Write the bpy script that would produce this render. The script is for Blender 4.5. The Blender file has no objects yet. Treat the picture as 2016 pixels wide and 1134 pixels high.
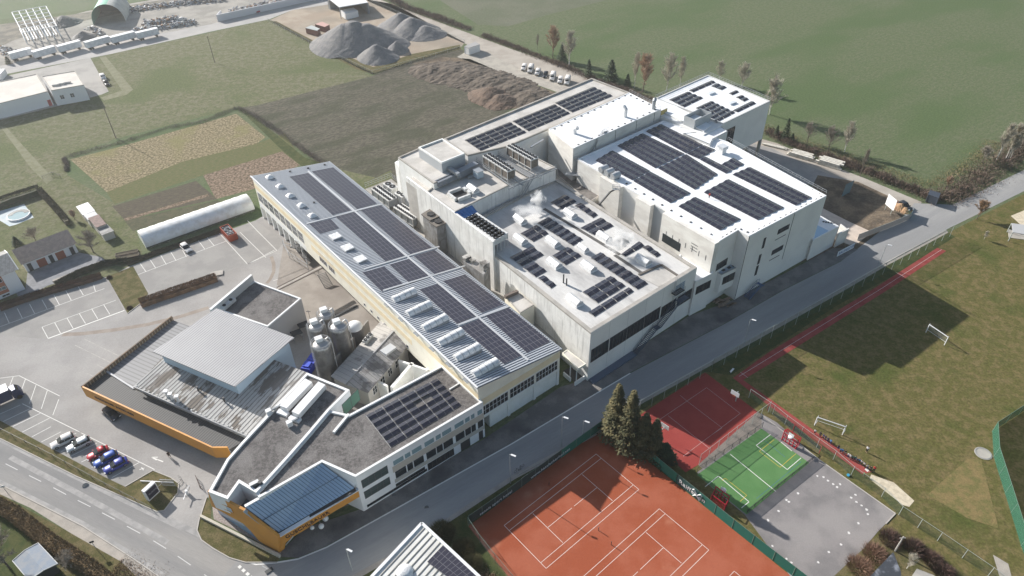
import bpy,bmesh,math,random
from mathutils import Vector,Matrix
random.seed(7)
R=math.radians
SC=bpy.context.scene
COL=SC.collection
# ---------------------------------------------------------------- camera
F,TH,ROLL,HC=1381.57,0.67529,-0.018765,111.81
COS_T,SIN_T=math.cos(TH),math.sin(TH)
COS_R,SIN_R=math.cos(ROLL),math.sin(ROLL)
RIGHT=Vector((1,0,0));DOWN=Vector((0,-SIN_T,-COS_T));FWD=Vector((0,COS_T,-SIN_T))
IX=COS_R*RIGHT-SIN_R*DOWN
IY=SIN_R*RIGHT+COS_R*DOWN
cam=bpy.data.objects.new("camera",bpy.data.cameras.new("camera"))
COL.objects.link(cam)
m=Matrix((IX,-IY,-FWD)).transposed().to_4x4()
m.translation=Vector((0,0,HC))
cam.matrix_world=m
cam.data.sensor_width=36.0
cam.data.lens=F/2016*36
cam.data.clip_start=1.0
cam.data.clip_end=6000
SC.camera=cam
# ---------------------------------------------------------------- sky, sun, exposure
SUN_AZ,SUN_EL=R(129-180),R(26.0)
w=bpy.data.worlds.new("World");SC.world=w;w.use_nodes=True
nt=w.node_tree
sky=nt.nodes.new("ShaderNodeTexSky");sky.sky_type='NISHITA';sky.sun_disc=False
sky.sun_elevation=SUN_EL;sky.sun_rotation=SUN_AZ
sky.air_density=1.3;sky.dust_density=2.0;sky.altitude=500
bg=nt.nodes["Background"];bg.inputs[1].default_value=0.080
nt.links.new(sky.outputs[0],bg.inputs[0])
sl=bpy.data.lights.new("sun",'SUN');sl.energy=5.0;sl.angle=R(0.5);sl.color=(1.0,0.965,0.915)
sun=bpy.data.objects.new("sun",sl);COL.objects.link(sun)
tosun=Vector((math.sin(SUN_AZ)*math.cos(SUN_EL),math.cos(SUN_AZ)*math.cos(SUN_EL),math.sin(SUN_EL)))
sun.rotation_euler=tosun.to_track_quat('Z','Y').to_euler()
vs=SC.view_settings
vs.view_transform='Standard';vs.look='None';vs.gamma=1;vs.use_curve_mapping=False
vs.exposure=0.72
SC.cycles.max_bounces=6;SC.cycles.volume_bounces=1
SC.cycles.volume_step_rate=5
# ---------------------------------------------------------------- measured points
def P(x,y,z=0.0):
 """the point at height z on the sight line measured at (x, y)"""
 du,dv=(x-1008),(y-567)
 u=COS_R*du+SIN_R*dv;v=-SIN_R*du+COS_R*dv
 d=Vector((u/F,COS_T-v/F*SIN_T,-SIN_T-v/F*COS_T))
 t=(z-HC)/d.z
 return Vector((d.x*t,d.y*t,z))
TO=[(0,0),(504,0),(1008,0),(1512,0),(0,284),(504,284),(1008,284),(1512,284),
(0,568),(504,568),(1008,568),(1512,568),(0,850),(504,850),(1008,850),(1512,850)]
def t(k,X,Y):
 return(TO[k-1][0]+X/3.992,TO[k-1][1]+Y/3.992)
def tz(k,X,Y,z=0.0):
 return P(*t(k,X,Y),z)
def wallpt(x,y,A,B):
 """where the sight line meets the vertical plane through A-B -> (distance along, z)"""
 p0=Vector((0,0,HC));p1=P(x,y,0);d=p1-p0
 e=Vector((B.x-A.x,B.y-A.y,0));L=e.length;e/=L
 n=Vector((-e.y,e.x,0))
 k=(Vector((A.x,A.y,0))-Vector((0,0,0))).dot(n)/d.dot(n)
 q=p0+d*k
 return(q-A).dot(e),q.z
 # ---------------------------------------------------------------- materials
MATS={}
def node(nt,typ,**kw):
 n=nt.nodes.new(typ)
 for k,v in kw.items():setattr(n,k,v)
 return n
def mat(name,col,rough=0.8,metal=0.0,c2=None,scale=1.0,detail=5,c3=None,scale3=0.15,fine=0.0,fscale=8.0,
bump=0.0,bscale=20.0,stretch=None,rot=0.0,th=(0.4,0.62),th3=(0.45,0.65),spec=0.4,alpha=1.0,trans=0.0,emit=None,stripe=None,coord='pos',streak=None):
 """procedural surface: col mixed with c2 (scale, 1/m) and c3 (scale3), fine value grain, optional stripes (period, angle, amount, colour)"""
 if name in MATS:return MATS[name]
 M=bpy.data.materials.new(name);M.use_nodes=True
 nt=M.node_tree;b=nt.nodes["Principled BSDF"]
 b.inputs["Roughness"].default_value=rough;b.inputs["Metallic"].default_value=metal
 b.inputs["Specular IOR Level"].default_value=spec
 b.inputs["Base Color"].default_value=(*col,1)
 if trans:b.inputs["Transmission Weight"].default_value=trans
 if alpha<1:b.inputs["Alpha"].default_value=alpha
 L=nt.links.new
 geo=node(nt,"ShaderNodeNewGeometry")if coord=='pos' else node(nt,"ShaderNodeTexCoord")
 src=geo.outputs["Position"]if coord=='pos' else geo.outputs["Object"]
 mp=node(nt,"ShaderNodeMapping");L(src,mp.inputs[0])
 mp.inputs["Rotation"].default_value=(0,0,-rot)
 if stretch:
  mp2=node(nt,"ShaderNodeMapping");L(mp.outputs[0],mp2.inputs[0]);mp2.inputs["Scale"].default_value=stretch
 else:mp2=mp
 cur=None
 def noise(sc,det,vec,rg=0.6):
  n=node(nt,"ShaderNodeTexNoise");n.inputs["Scale"].default_value=sc;n.inputs["Detail"].default_value=det
  n.inputs["Roughness"].default_value=rg;L(vec,n.inputs["Vector"]);return n
 def mixc(fac,a,bcol,mode='MIX'):
  mx=node(nt,"ShaderNodeMix",data_type='RGBA',blend_type=mode)
  if hasattr(fac,'links')or hasattr(fac,'is_linked'):L(fac,mx.inputs[0])
  else:mx.inputs[0].default_value=fac
  for i,v in((6,a),(7,bcol)):
   if isinstance(v,(tuple,list)):mx.inputs[i].default_value=(*v,1)
   else:L(v,mx.inputs[i])
  return mx.outputs[2]
 def ramp(v,lo,hi):
  r=node(nt,"ShaderNodeMapRange");L(v,r.inputs[0]);r.inputs[1].default_value=lo;r.inputs[2].default_value=hi
  r.interpolation_type='SMOOTHSTEP';return r.outputs[0]
 cur=col
 if c2:cur=mixc(ramp(noise(scale,detail,mp2.outputs[0]).outputs[0],*th),cur,c2)
 if c3:cur=mixc(ramp(noise(scale3,4,mp2.outputs[0],.55).outputs[0],*th3),cur,c3)
 if streak:
  ms=node(nt,"ShaderNodeMapping");L(src,ms.inputs[0]);ms.inputs["Scale"].default_value=(1,1,0.08)
  cur=mixc(ramp(noise(streak[0],4,ms.outputs[0]).outputs[0],.5,.75),cur,streak[1])
 if stripe:
  per,ang,wd,scol=stripe
  ms=node(nt,"ShaderNodeMapping");L(src,ms.inputs[0]);ms.inputs["Rotation"].default_value=(0,0,-ang)
  sp=node(nt,"ShaderNodeSeparateXYZ");L(ms.outputs[0],sp.inputs[0])
  mm=node(nt,"ShaderNodeMath",operation='DIVIDE');L(sp.outputs[0],mm.inputs[0]);mm.inputs[1].default_value=per
  fr=node(nt,"ShaderNodeMath",operation='FRACT');L(mm.outputs[0],fr.inputs[0])
  lt=node(nt,"ShaderNodeMath",operation='LESS_THAN');L(fr.outputs[0],lt.inputs[0]);lt.inputs[1].default_value=wd
  cur=mixc(lt.outputs[0],cur,scol)
 if fine:
  nf=noise(fscale,3,mp2.outputs[0],.7)
  r=node(nt,"ShaderNodeMapRange");L(nf.outputs[0],r.inputs[0]);r.inputs[1].default_value=.25;r.inputs[2].default_value=.75
  r.inputs[3].default_value=1-fine;r.inputs[4].default_value=1+fine
  mx=node(nt,"ShaderNodeMix",data_type='RGBA',blend_type='MULTIPLY');mx.inputs[0].default_value=1
  if isinstance(cur,tuple):mx.inputs[6].default_value=(*cur,1)
  else:L(cur,mx.inputs[6])
  cb=node(nt,"ShaderNodeCombineXYZ")
  for i in range(3):L(r.outputs[0],cb.inputs[i])
  L(cb.outputs[0],mx.inputs[7]);cur=mx.outputs[2]
 if not isinstance(cur,tuple):L(cur,b.inputs["Base Color"])
 if bump:
  nb=noise(bscale,3,mp2.outputs[0],.7)
  bp=node(nt,"ShaderNodeBump");bp.inputs["Strength"].default_value=1;bp.inputs["Distance"].default_value=bump
  L(nb.outputs[0],bp.inputs["Height"]);L(bp.outputs[0],b.inputs["Normal"])
 if emit:
  b.inputs["Emission Color"].default_value=(*emit[0],1);b.inputs["Emission Strength"].default_value=emit[1]
 MATS[name]=M
 return M
 # ---------------------------------------------------------------- mesh building
ORG={}
class MB:
 def __init__(s):s.v=[];s.f=[];s.m=[];s.uv={};s.cm=0
 def quad(s,a,b,c,d,mi=None,uv=None):
  i=len(s.v);s.v+=[Vector(a),Vector(b),Vector(c),Vector(d)]
  s.f.append((i,i+1,i+2,i+3));s.m.append(s.cm if mi is None else mi)
  if uv:s.uv[len(s.f)-1]=uv
 def tri(s,a,b,c,mi=None):
  i=len(s.v);s.v+=[Vector(a),Vector(b),Vector(c)];s.f.append((i,i+1,i+2));s.m.append(s.cm if mi is None else mi)
 def poly(s,pts,mi=None):
  i=len(s.v);s.v+=[Vector(p)for p in pts];s.f.append(tuple(range(i,i+len(pts))));s.m.append(s.cm if mi is None else mi)
 def prism(s,pts,z0,z1,mt=None,mw=None,bottom=True):
  """pts: xy outline; z0,z1 numbers or per-point lists. mt top material, mw wall material"""
  n=len(pts)
  Z0=z0 if isinstance(z0,(list,tuple))else[z0]*n
  Z1=z1 if isinstance(z1,(list,tuple))else[z1]*n
  area=sum(pts[i][0]*pts[(i+1)%n][1]-pts[(i+1)%n][0]*pts[i][1]for i in range(n))
  if area<0:pts=pts[::-1];Z0=Z0[::-1];Z1=Z1[::-1]
  lo=[Vector((p[0],p[1],z))for p,z in zip(pts,Z0)];hi=[Vector((p[0],p[1],z))for p,z in zip(pts,Z1)]
  i=len(s.v);s.v+=lo+hi
  s.f.append(tuple(i+n+k for k in range(n)));s.m.append(s.cm if mt is None else mt)
  if bottom:s.f.append(tuple(i+k for k in reversed(range(n))));s.m.append(s.cm if mw is None else mw)
  for k in range(n):
   k2=(k+1)%n
   s.f.append((i+k,i+k2,i+n+k2,i+n+k));s.m.append(s.cm if mw is None else mw)
 def box(s,c,sz,rz=0.0,mi=None):
  """c = centre of the base"""
  hx,hy=sz[0]/2,sz[1]/2;ca,sa=math.cos(rz),math.sin(rz)
  pts=[(c[0]+ca*x-sa*y,c[1]+sa*x+ca*y)for x,y in((-hx,-hy),(hx,-hy),(hx,hy),(-hx,hy))]
  s.prism(pts,c[2],c[2]+sz[2],mi,mi)
 def bar(s,a,b,w=0.1,h=None,mi=None):
  """square bar from a to b"""
  a=Vector(a);b=Vector(b);h=h or w;d=b-a
  if d.length<1e-6:return
  d.normalize();up=Vector((0,0,1))if abs(d.z)<.95 else Vector((1,0,0))
  x=d.cross(up).normalized();y=x.cross(d)
  o=[x*(w/2)+y*(h/2),-x*(w/2)+y*(h/2),-x*(w/2)-y*(h/2),x*(w/2)-y*(h/2)]
  i=len(s.v);s.v+=[a+q for q in o]+[b+q for q in o]
  mi=s.cm if mi is None else mi
  for k in range(4):
   k2=(k+1)%4;s.f.append((i+k,i+k2,i+4+k2,i+4+k));s.m.append(mi)
  s.f.append((i+3,i+2,i+1,i));s.m.append(mi);s.f.append((i+4,i+5,i+6,i+7));s.m.append(mi)
 def tube(s,a,b,r0,r1=None,n=8,mi=None,cap=True):
  a=Vector(a);b=Vector(b);r1=r0 if r1 is None else r1;d=(b-a)
  if d.length<1e-6:return
  d.normalize();up=Vector((0,0,1))if abs(d.z)<.95 else Vector((1,0,0))
  x=d.cross(up).normalized();y=x.cross(d);i=len(s.v);mi=s.cm if mi is None else mi
  for q,r in((a,r0),(b,r1)):
   for k in range(n):
    an=2*math.pi*k/n;s.v.append(q+x*(r*math.cos(an))+y*(r*math.sin(an)))
  for k in range(n):
   k2=(k+1)%n;s.f.append((i+k2,i+k,i+n+k,i+n+k2));s.m.append(mi)
  if cap:
   s.f.append(tuple(i+k for k in range(n)));s.m.append(mi);s.f.append(tuple(i+n+k for k in reversed(range(n))));s.m.append(mi)
 def dome(s,c,r,h,n=20,rings=5,mi=None):
  c=Vector(c);mi=s.cm if mi is None else mi;i=len(s.v)
  for j in range(rings):
   a=math.pi/2*j/rings;rr=r*math.cos(a);z=h*math.sin(a)
   for k in range(n):s.v.append(c+Vector((rr*math.cos(2*math.pi*k/n),rr*math.sin(2*math.pi*k/n),z)))
  s.v.append(c+Vector((0,0,h)))
  for j in range(rings-1):
   for k in range(n):
    k2=(k+1)%n;s.f.append((i+j*n+k,i+j*n+k2,i+(j+1)*n+k2,i+(j+1)*n+k));s.m.append(mi)
  for k in range(n):s.f.append((i+(rings-1)*n+k,i+(rings-1)*n+(k+1)%n,i+rings*n));s.m.append(mi)
 def build(s,name,mats,parent=None,smooth=False,bevel=0.0):
  if not isinstance(mats,(list,tuple)):mats=[mats]
  org=ORG[parent.name].copy()if parent is not None else Vector((0,0,0))
  if parent is None and s.v:
   xs=[v.x for v in s.v];ys=[v.y for v in s.v];zs=[v.z for v in s.v]
   org=Vector(((min(xs)+max(xs))/2,(min(ys)+max(ys))/2,min(zs)))
  me=bpy.data.meshes.new(name)
  me.from_pydata([v-org for v in s.v],[],s.f)
  for M in mats:me.materials.append(M)
  me.polygons.foreach_set("material_index",s.m)
  if s.uv:
   ul=me.uv_layers.new(name="UVMap")
   for p in me.polygons:
    if p.index in s.uv:
     for li,q in zip(p.loop_indices,s.uv[p.index]):ul.data[li].uv=q
  if smooth:
   me.polygons.foreach_set("use_smooth",[True]*len(me.polygons))
  me.update()
  o=bpy.data.objects.new(name,me);COL.objects.link(o)
  ORG[o.name]=org
  if parent is not None:o.parent=parent
  else:o.location=org
  if bevel:
   b=o.modifiers.new("bevel",'BEVEL');b.width=bevel;b.segments=1;b.limit_method='ANGLE'
  return o
def tag(o,label=None,cat=None,group=None,kind=None):
 if label:o["label"]=label
 if cat:o["category"]=cat
 if group:o["group"]=group
 if kind:o["kind"]=kind
 return o
def thing(name,label,cat,loc=(0,0,0),rz=0.0,group=None):
 o=bpy.data.objects.new(name,None);COL.objects.link(o)
 o.location=loc;o.rotation_euler=(0,0,rz);o.empty_display_size=.5
 o.matrix_world=Matrix.Translation(Vector(loc))@Matrix.Rotation(rz,4,'Z')
 ORG[o.name]=Vector(loc)
 return tag(o,label,cat,group)
def part0(mb,name,mats,root,smooth=False,parent=None):
 """a part built in the thing's own local space"""
 if not isinstance(mats,(list,tuple)):mats=[mats]
 me=bpy.data.meshes.new(name);me.from_pydata(mb.v,[],mb.f)
 for M in mats:me.materials.append(M)
 me.polygons.foreach_set("material_index",mb.m)
 if smooth:me.polygons.foreach_set("use_smooth",[True]*len(me.polygons))
 me.update();o=bpy.data.objects.new(name,me);COL.objects.link(o);o.parent=parent or root
 return o
def dup(src,loc,rz=None,label=None,group=None,scale=None):
 c=src.copy();COL.objects.link(c);c.location=loc
 if rz is not None:c.rotation_euler=(0,0,rz)
 if label:c["label"]=label
 if group:c["group"]=group
 if scale is not None:c.scale=(scale,)*3 if not isinstance(scale,tuple)else scale
 for ch in list(src.children):
  d=ch.copy();COL.objects.link(d);d.parent=c
  for g in list(ch.children):
   e=g.copy();COL.objects.link(e);e.parent=d
 return c
def sheet(name,pts,M,lvl,kind="structure",z=0.0,label=None,cat=None):
 """a flush ground surface, lvl steps of 4 mm up; pts are (x, y) measured points"""
 mb=MB();zz=z+lvl*0.004
 from mathutils.geometry import tessellate_polygon
 pp=[P(p[0],p[1],zz)if not isinstance(p,Vector)else Vector((p.x,p.y,zz))for p in pts]
 n=len(pp);area=sum(pp[i].x*pp[(i+1)%n].y-pp[(i+1)%n].x*pp[i].y for i in range(n))
 if area<0:pp=pp[::-1]
 mb.v=pp
 mb.f=[tuple(tr)for tr in tessellate_polygon([pp])];mb.m=[0]*len(mb.f)
 fixed=[]
 for f in mb.f:
  a,b,c=[pp[i]for i in f]
  fixed.append(f if(b-a).cross(c-a).z>0 else f[::-1])
 mb.f=fixed
 o=mb.build(name,M)
 return tag(o,label,cat,None,kind)
def line_on(mb,a,b,wd,z):
 """painted strip between measured points a, b"""
 A=P(a[0],a[1],z)if not isinstance(a,Vector)else Vector((a.x,a.y,z))
 B=P(b[0],b[1],z)if not isinstance(b,Vector)else Vector((b.x,b.y,z))
 d=(B-A).normalized();n=Vector((-d.y,d.x,0))*(wd/2)
 mb.quad(A-n,B-n,B+n,A+n)
 # ================================================================ GROUND
G_FIELD=mat("field_green",(0.100,0.125,0.062),c2=(0.128,0.142,0.082),scale=.42,c3=(0.088,0.122,0.054),scale3=.014,fine=.34,fscale=1.0,rough=1,spec=.1,stretch=(1,2.2,1),rot=.6)
G_FIELD2=mat("field_far",(0.115,0.150,0.078),c2=(0.135,0.155,0.095),scale=.03,fine=.12,fscale=.8,rough=1,spec=.1)
G_FIELD3=mat("field_grey",(0.120,0.132,0.085),c2=(0.145,0.148,0.105),scale=.05,fine=.22,fscale=1.0,rough=1,spec=.1)
G_MEADOW=mat("meadow_olive",(0.118,0.125,0.062),c2=(0.165,0.158,0.100),scale=.45,c3=(0.100,0.118,0.050),scale3=.03,fine=.36,fscale=1.3,rough=1,spec=.1)
G_LAWN=mat("lawn_sport",(0.105,0.098,0.034),c2=(0.165,0.130,0.060),scale=.55,th=(.40,.66),c3=(0.072,0.085,0.024),scale3=.09,th3=(.5,.72),fine=.42,fscale=2.0,rough=1,spec=.1)
G_GRASS=mat("grass_verge",(0.088,0.084,0.034),c2=(0.14,0.115,0.058),scale=.5,fine=.35,fscale=4,rough=1,spec=.1)
G_GREEN=mat("grass_dark",(0.052,0.068,0.026),c2=(0.080,0.085,0.034),scale=.5,fine=.3,fscale=4,rough=1,spec=.1)
G_BROWN=mat("fallow_brown",(0.080,0.074,0.056),c2=(0.130,0.118,0.090),scale=.45,c3=(0.070,0.072,0.048),scale3=.05,fine=.45,fscale=1.1,rough=1,spec=.1,stretch=(1,2.5,1),rot=.55)
G_STUB=mat("stubble",(0.30,0.24,0.15),c2=(0.13,0.115,0.065),scale=1.3,th=(.40,.60),fine=.4,fscale=2.0,rough=1,spec=.1,c3=(0.20,0.18,0.085),scale3=.09,th3=(.5,.7))
G_STUB2=mat("stubble_dark",(0.27,0.20,0.145),c2=(0.11,0.085,0.06),scale=1.3,th=(.40,.60),fine=.4,fscale=2.0,rough=1,spec=.1)
G_SOIL=mat("tilled_soil",(0.085,0.072,0.056),c2=(0.115,0.100,0.070),scale=.6,fine=.28,fscale=2.5,rough=1,spec=.1,stretch=(1,4,1),rot=.42)
G_SOIL2=mat("tilled_soil_green",(0.082,0.085,0.052),c2=(0.11,0.10,0.065),scale=.6,fine=.25,fscale=2.5,rough=1,spec=.1)
G_DIRT=mat("bare_dirt",(0.115,0.092,0.070),c2=(0.20,0.155,0.110),scale=.25,fine=.35,fscale=1.8,rough=1,spec=.1,bump=.25,bscale=1.2)
G_TAN=mat("yard_tan",(0.33,0.265,0.205),c2=(0.40,0.335,0.265),scale=.08,c3=(0.27,0.235,0.19),scale3=.03,fine=.12,fscale=3,rough=1,spec=.1)
G_LOT=mat("lot_asphalt",(0.315,0.300,0.286),c2=(0.365,0.346,0.328),scale=.10,c3=(0.270,0.252,0.236),scale3=.035,th3=(.42,.68),fine=.10,fscale=2.5,rough=.95,spec=.2)
G_PARK=mat("bay_asphalt",(0.275,0.262,0.248),c2=(0.32,0.305,0.285),scale=.15,fine=.08,fscale=5,rough=.95,spec=.2)
G_ROAD=mat("road_asphalt",(0.235,0.228,0.222),c2=(0.30,0.285,0.268),scale=.16,c3=(0.195,0.192,0.190),scale3=.05,fine=.08,fscale=5,rough=.9,spec=.25,stretch=(1,.10,1),rot=R(-116))
G_ROAD2=mat("street_asphalt",(0.285,0.280,0.275),c2=(0.345,0.335,0.32),scale=.20,c3=(0.25,0.245,0.24),scale3=.06,fine=.07,fscale=5,rough=.9,spec=.25,stretch=(.10,1,1),rot=R(33))
G_PALE=mat("pale_gravel",(0.42,0.385,0.33),c2=(0.34,0.31,0.27),scale=.3,fine=.15,fscale=3,rough=1,spec=.1)
G_BACK=mat("back_road",(0.36,0.32,0.275),c2=(0.42,0.38,0.33),scale=.15,fine=.08,fscale=4,rough=1,spec=.1)
G_PAVE=mat("pavement_stone",(0.40,0.36,0.315),c2=(0.33,0.30,0.265),scale=.4,fine=.1,fscale=5,rough=.95,spec=.2)
G_FORE=mat("forecourt_asphalt",(0.155,0.145,0.140),c2=(0.22,0.205,0.19),scale=.25,c3=(0.10,0.096,0.096),scale3=.10,th3=(.5,.7),fine=.15,fscale=4,rough=.9,spec=.25)
G_INDUST=mat("industry_yard",(0.36,0.335,0.30),c2=(0.27,0.255,0.23),scale=.10,fine=.15,fscale=2,rough=1,spec=.1)
G_CLAY=mat("clay_court_surface",(0.320,0.086,0.044),c2=(0.365,0.112,0.064),scale=.12,c3=(0.42,0.165,0.10),scale3=.10,th3=(.60,.75),fine=.07,fscale=3,rough=1,spec=.05)
G_RED=mat("red_court_surface",(0.285,0.052,0.045),c2=(0.315,0.062,0.052),scale=.25,fine=.05,fscale=4,rough=.95,spec=.1)
G_TRACK=mat("track_surface",(0.27,0.055,0.050),c2=(0.32,0.078,0.068),scale=.4,fine=.08,fscale=4,rough=.95,spec=.1)
G_TURF=mat("turf_green",(0.095,0.205,0.075),c2=(0.110,0.225,0.085),scale=.3,fine=.05,fscale=6,rough=.95,spec=.1)
G_PLAY=mat("play_asphalt",(0.245,0.225,0.218),c2=(0.195,0.182,0.178),scale=.22,c3=(0.285,0.262,0.25),scale3=.08,fine=.09,fscale=4,rough=.95,spec=.2)
G_SAND=mat("sand",(0.62,0.54,0.41),c2=(0.50,0.43,0.32),scale=1.2,fine=.10,fscale=5,rough=1,spec=.05)
WHITE_LINE=mat("line_paint",(0.72,0.70,0.66),c2=(0.50,0.48,0.45),scale=1.5,th=(.55,.75),rough=.8)
YELL_LINE=mat("yellow_line",(0.60,0.42,0.06),rough=.8)
WORN_LINE=mat("worn_line",(0.47,0.44,0.41),c2=(0.36,0.335,0.31),scale=1.2,rough=.9)
mb=MB();mb.quad((-2500,-600,0),(2500,-600,0),(2500,3500,0),(-2500,3500,0))
tag(mb.build("ground",G_FIELD),kind="structure")
sheet("far_field",[(-900,-200),(-260,60),(0,38),(165,20),(420,-22),(640,-70),(700,-80),(900,-330),(-2500,-330)],G_FIELD2,1)
sheet("grey_field",[(850,-10),(940,48),(1000,52),(1075,30),(1210,-4),(1700,-120),(1300,-330),(900,-330)],G_FIELD3,1)
sheet("meadow",[(-200,225),(0,228),(215,183),(178,118),(210,108),(400,68),(530,38),(732,150),(503,208),(468,212),(232,272),(125,310),(133,345),(225,400),(270,460),(280,500),(255,528),(210,520),(150,480),(110,460),(80,380),(0,405),(-200,470)],G_MEADOW,1)
for pts_ in([(196,113),(208,111),(262,176),(250,186),(205,198),(198,192),(240,178)],[(0,248),(12,250),(105,352),(92,362),(60,330)]):
 sheet("mown_track",pts_,mat("track_pale_green",(0.185,0.180,0.110),c2=(0.15,0.15,0.08),scale=.5,fine=.2,fscale=2,rough=1),2)
sheet("garden_lawn",[(-100,435),(0,410),(78,385),(140,440),(190,520),(260,540),(215,545),(0,600),(-100,620)],G_MEADOW,2)
sheet("fallow_field",[(468,212),(503,208),(732,150),(810,118),(905,96),(940,110),(1080,186),(1010,214),(880,280),(830,330),(770,400),(655,340),(570,280)],G_BROWN,1)
sheet("stubble_field",[(138,314),(232,290),(465,224),(523,270),(505,283),(360,318),(210,378)],G_STUB,2)
sheet("stubble_plot",[(400,345),(555,298),(590,325),(500,372),(425,392)],G_STUB2,2)
sheet("green_plot",[(210,378),(360,318),(505,283),(560,262),(600,322),(590,325),(555,298),(400,345),(225,402)],mat("green_rows",(0.10,0.115,0.045),c2=(0.15,0.135,0.07),scale=.8,fine=.3,fscale=3,rough=1,spec=.1,stretch=(1,5,1),rot=.40),2)
sheet("soil_plot",[(221,406),(386,356),(428,392),(244,432)],G_SOIL,3)
sheet("soil_plot",[(244,434),(428,394),(440,402),(262,455)],G_SOIL2,3)
mb=MB();line_on(mb,(245,433),(410,384),1.6,.017);tag(mb.build("soil_path",G_STUB2),kind="structure")
sheet("grass_verge",[(468,212),(485,218),(600,310),(640,322),(650,320),(600,332),(560,300)],G_GREEN,3)
sheet("grass_verge",[(655,330),(740,350),(770,335),(790,420),(700,380)],G_MEADOW,2)
# industrial estate, top left
sheet("industrial_yard",[(-300,150),(-200,95),(0,58),(110,38),(170,22),(400,-18),(640,-60),(760,-60),(735,-20),(640,-12),(528,32),(415,58),(160,102),(0,138),(-300,200)],G_INDUST,2)
sheet("dirt_bank",[(-300,110),(0,48),(160,26),(400,-14),(400,-8),(170,40),(30,78),(0,92),(-300,150)],mat("bank_dirt",(0.16,0.15,0.13),c2=(0.24,0.22,0.18),scale=.2,fine=.25,fscale=1.5,rough=1,spec=.1),3)
sheet("industry_road",[(-300,190),(0,130),(160,95),(415,48),(530,12),(640,-16),(760,-44),(790,-40),(700,0),(575,20),(530,38),(415,62),(215,107),(0,148),(-300,214)],mat("estate_road",(0.36,0.345,0.33),c2=(0.41,0.39,0.37),scale=.1,fine=.06,fscale=3,rough=.95,spec=.2),4)
sheet("building_lot",[(-200,190),(0,152),(178,114),(214,180),(200,186),(150,200),(0,236),(-200,280)],mat("lot_pale",(0.37,0.35,0.325),c2=(0.30,0.285,0.265),scale=.1,fine=.08,fscale=3,rough=.95,spec=.2),3)
sheet("gravel_yard",[(530,40),(575,20),(640,-5),(700,-5),(775,8),(915,84),(905,96),(812,112),(736,140),(700,128),(620,85)],G_TAN,3)
sheet("yard_verge",[(530,40),(545,42),(640,92),(735,132),(812,106),(905,88),(908,97),(815,118),(735,146),(700,136),(610,86)],G_GRASS,4)
# road along the back
sheet("back_road",[(715,-12),(745,-14),(750,0),(860,42),(1008,97),(1163,149),(1240,178),(1330,215),(1480,268),(1530,282),(1610,316),(1700,350),(1815,398),(1790,430),(1740,420),(1640,375),(1560,350),(1480,320),(1100,165),(1010,128),(915,86),(724,2)],G_BACK,3)
sheet("service_yard",[(900,112),(938,90),(1010,124),(1160,160),(1240,190),(1240,260),(1110,186),(1060,168),(1000,148),(915,118)],G_PALE,2)
sheet("site_asphalt",[(1470,280),(1520,292),(1600,330),(1680,362),(1620,372),(1590,362),(1480,420)],mat("site_grey",(0.26,0.25,0.24),c2=(0.32,0.30,0.28),scale=.2,fine=.1,fscale=3,rough=.95),4)
sheet("heap_yard",[(812,125),(870,112),(925,116),(1000,148),(1108,187),(1070,200),(1010,215),(960,190),(860,160)],G_DIRT,2)
# construction corner beside the big hall
sheet("building_site",[(1610,345),(1690,358),(1790,405),(1805,430),(1720,470),(1700,490),(1640,500),(1560,520),(1500,560)],G_DIRT,5)
sheet("site_gravel",[(1600,395),(1622,411),(1667,434),(1717,457),(1690,478),(1672,482),(1640,470),(1600,460)],mat("site_gravel_mat",(0.58,0.49,0.41),c2=(0.50,0.42,0.35),scale=.5,fine=.08,fscale=4,rough=1),6)
# streets
ROADPTS=[(-400,640),(-150,775),(0,862.5),(150,936.4),(308,1006.6),(420,1062),(500,1112),(560,1140),(760,1260),(1000,1420),(800,1700),(480,1320),(313,1134),(265,1100.5),(163,1035),(0,952.7),(-150,872),(-400,740)]
sheet("main_road",ROADPTS,G_ROAD,5)
sheet("side_street",[(470,1100),(504,1111),(545,1107),(587,1100.5),(644,1077),(786,998),(1007,874),(1241,734.6),(1430,636),(1545,570),(1655,515),(1740,450),(1775,430),(1800,400),(1875,403),(2015,335),(2300,190),(2500,260),(2015,376.7),(1863,452),(1737,519.5),(1652,568),(1511.5,648),(1253.5,791),(1168,850),(1008,936),(784.6,1083),(694,1134),(560,1240),(400,1180)],G_ROAD2,6)
sheet("forecourt",[(545,1096),(587,1098),(644,1074),(786,996),(1007,872),(1241,733),(1430,635),(1545,569),(1655,514),(1690,490),(1640,488),(1446,590),(1357,622),(1156,746),(1103,762),(950,866),(717,1000),(600,1040),(551,1088)],G_FORE,7)
sheet("pavement",[(1168,850),(1253,791),(1511,648),(1652,568),(1737,519.5),(1863,452),(1867,458),(1742,525),(1657,575),(1516,655),(1258,798),(1172,858),(1014,943),(790,1090),(700,1142),(692,1134),(784,1083),(1008,936)],G_PAVE,8)
sheet("pavement",[(-150,872),(0,952.7),(163,1035),(265,1100.5),(313,1134),(330,1150),(300,1165),(238,1105.5),(140,1050),(60,1000),(0,973),(-150,895)],G_PAVE,8)
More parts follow.
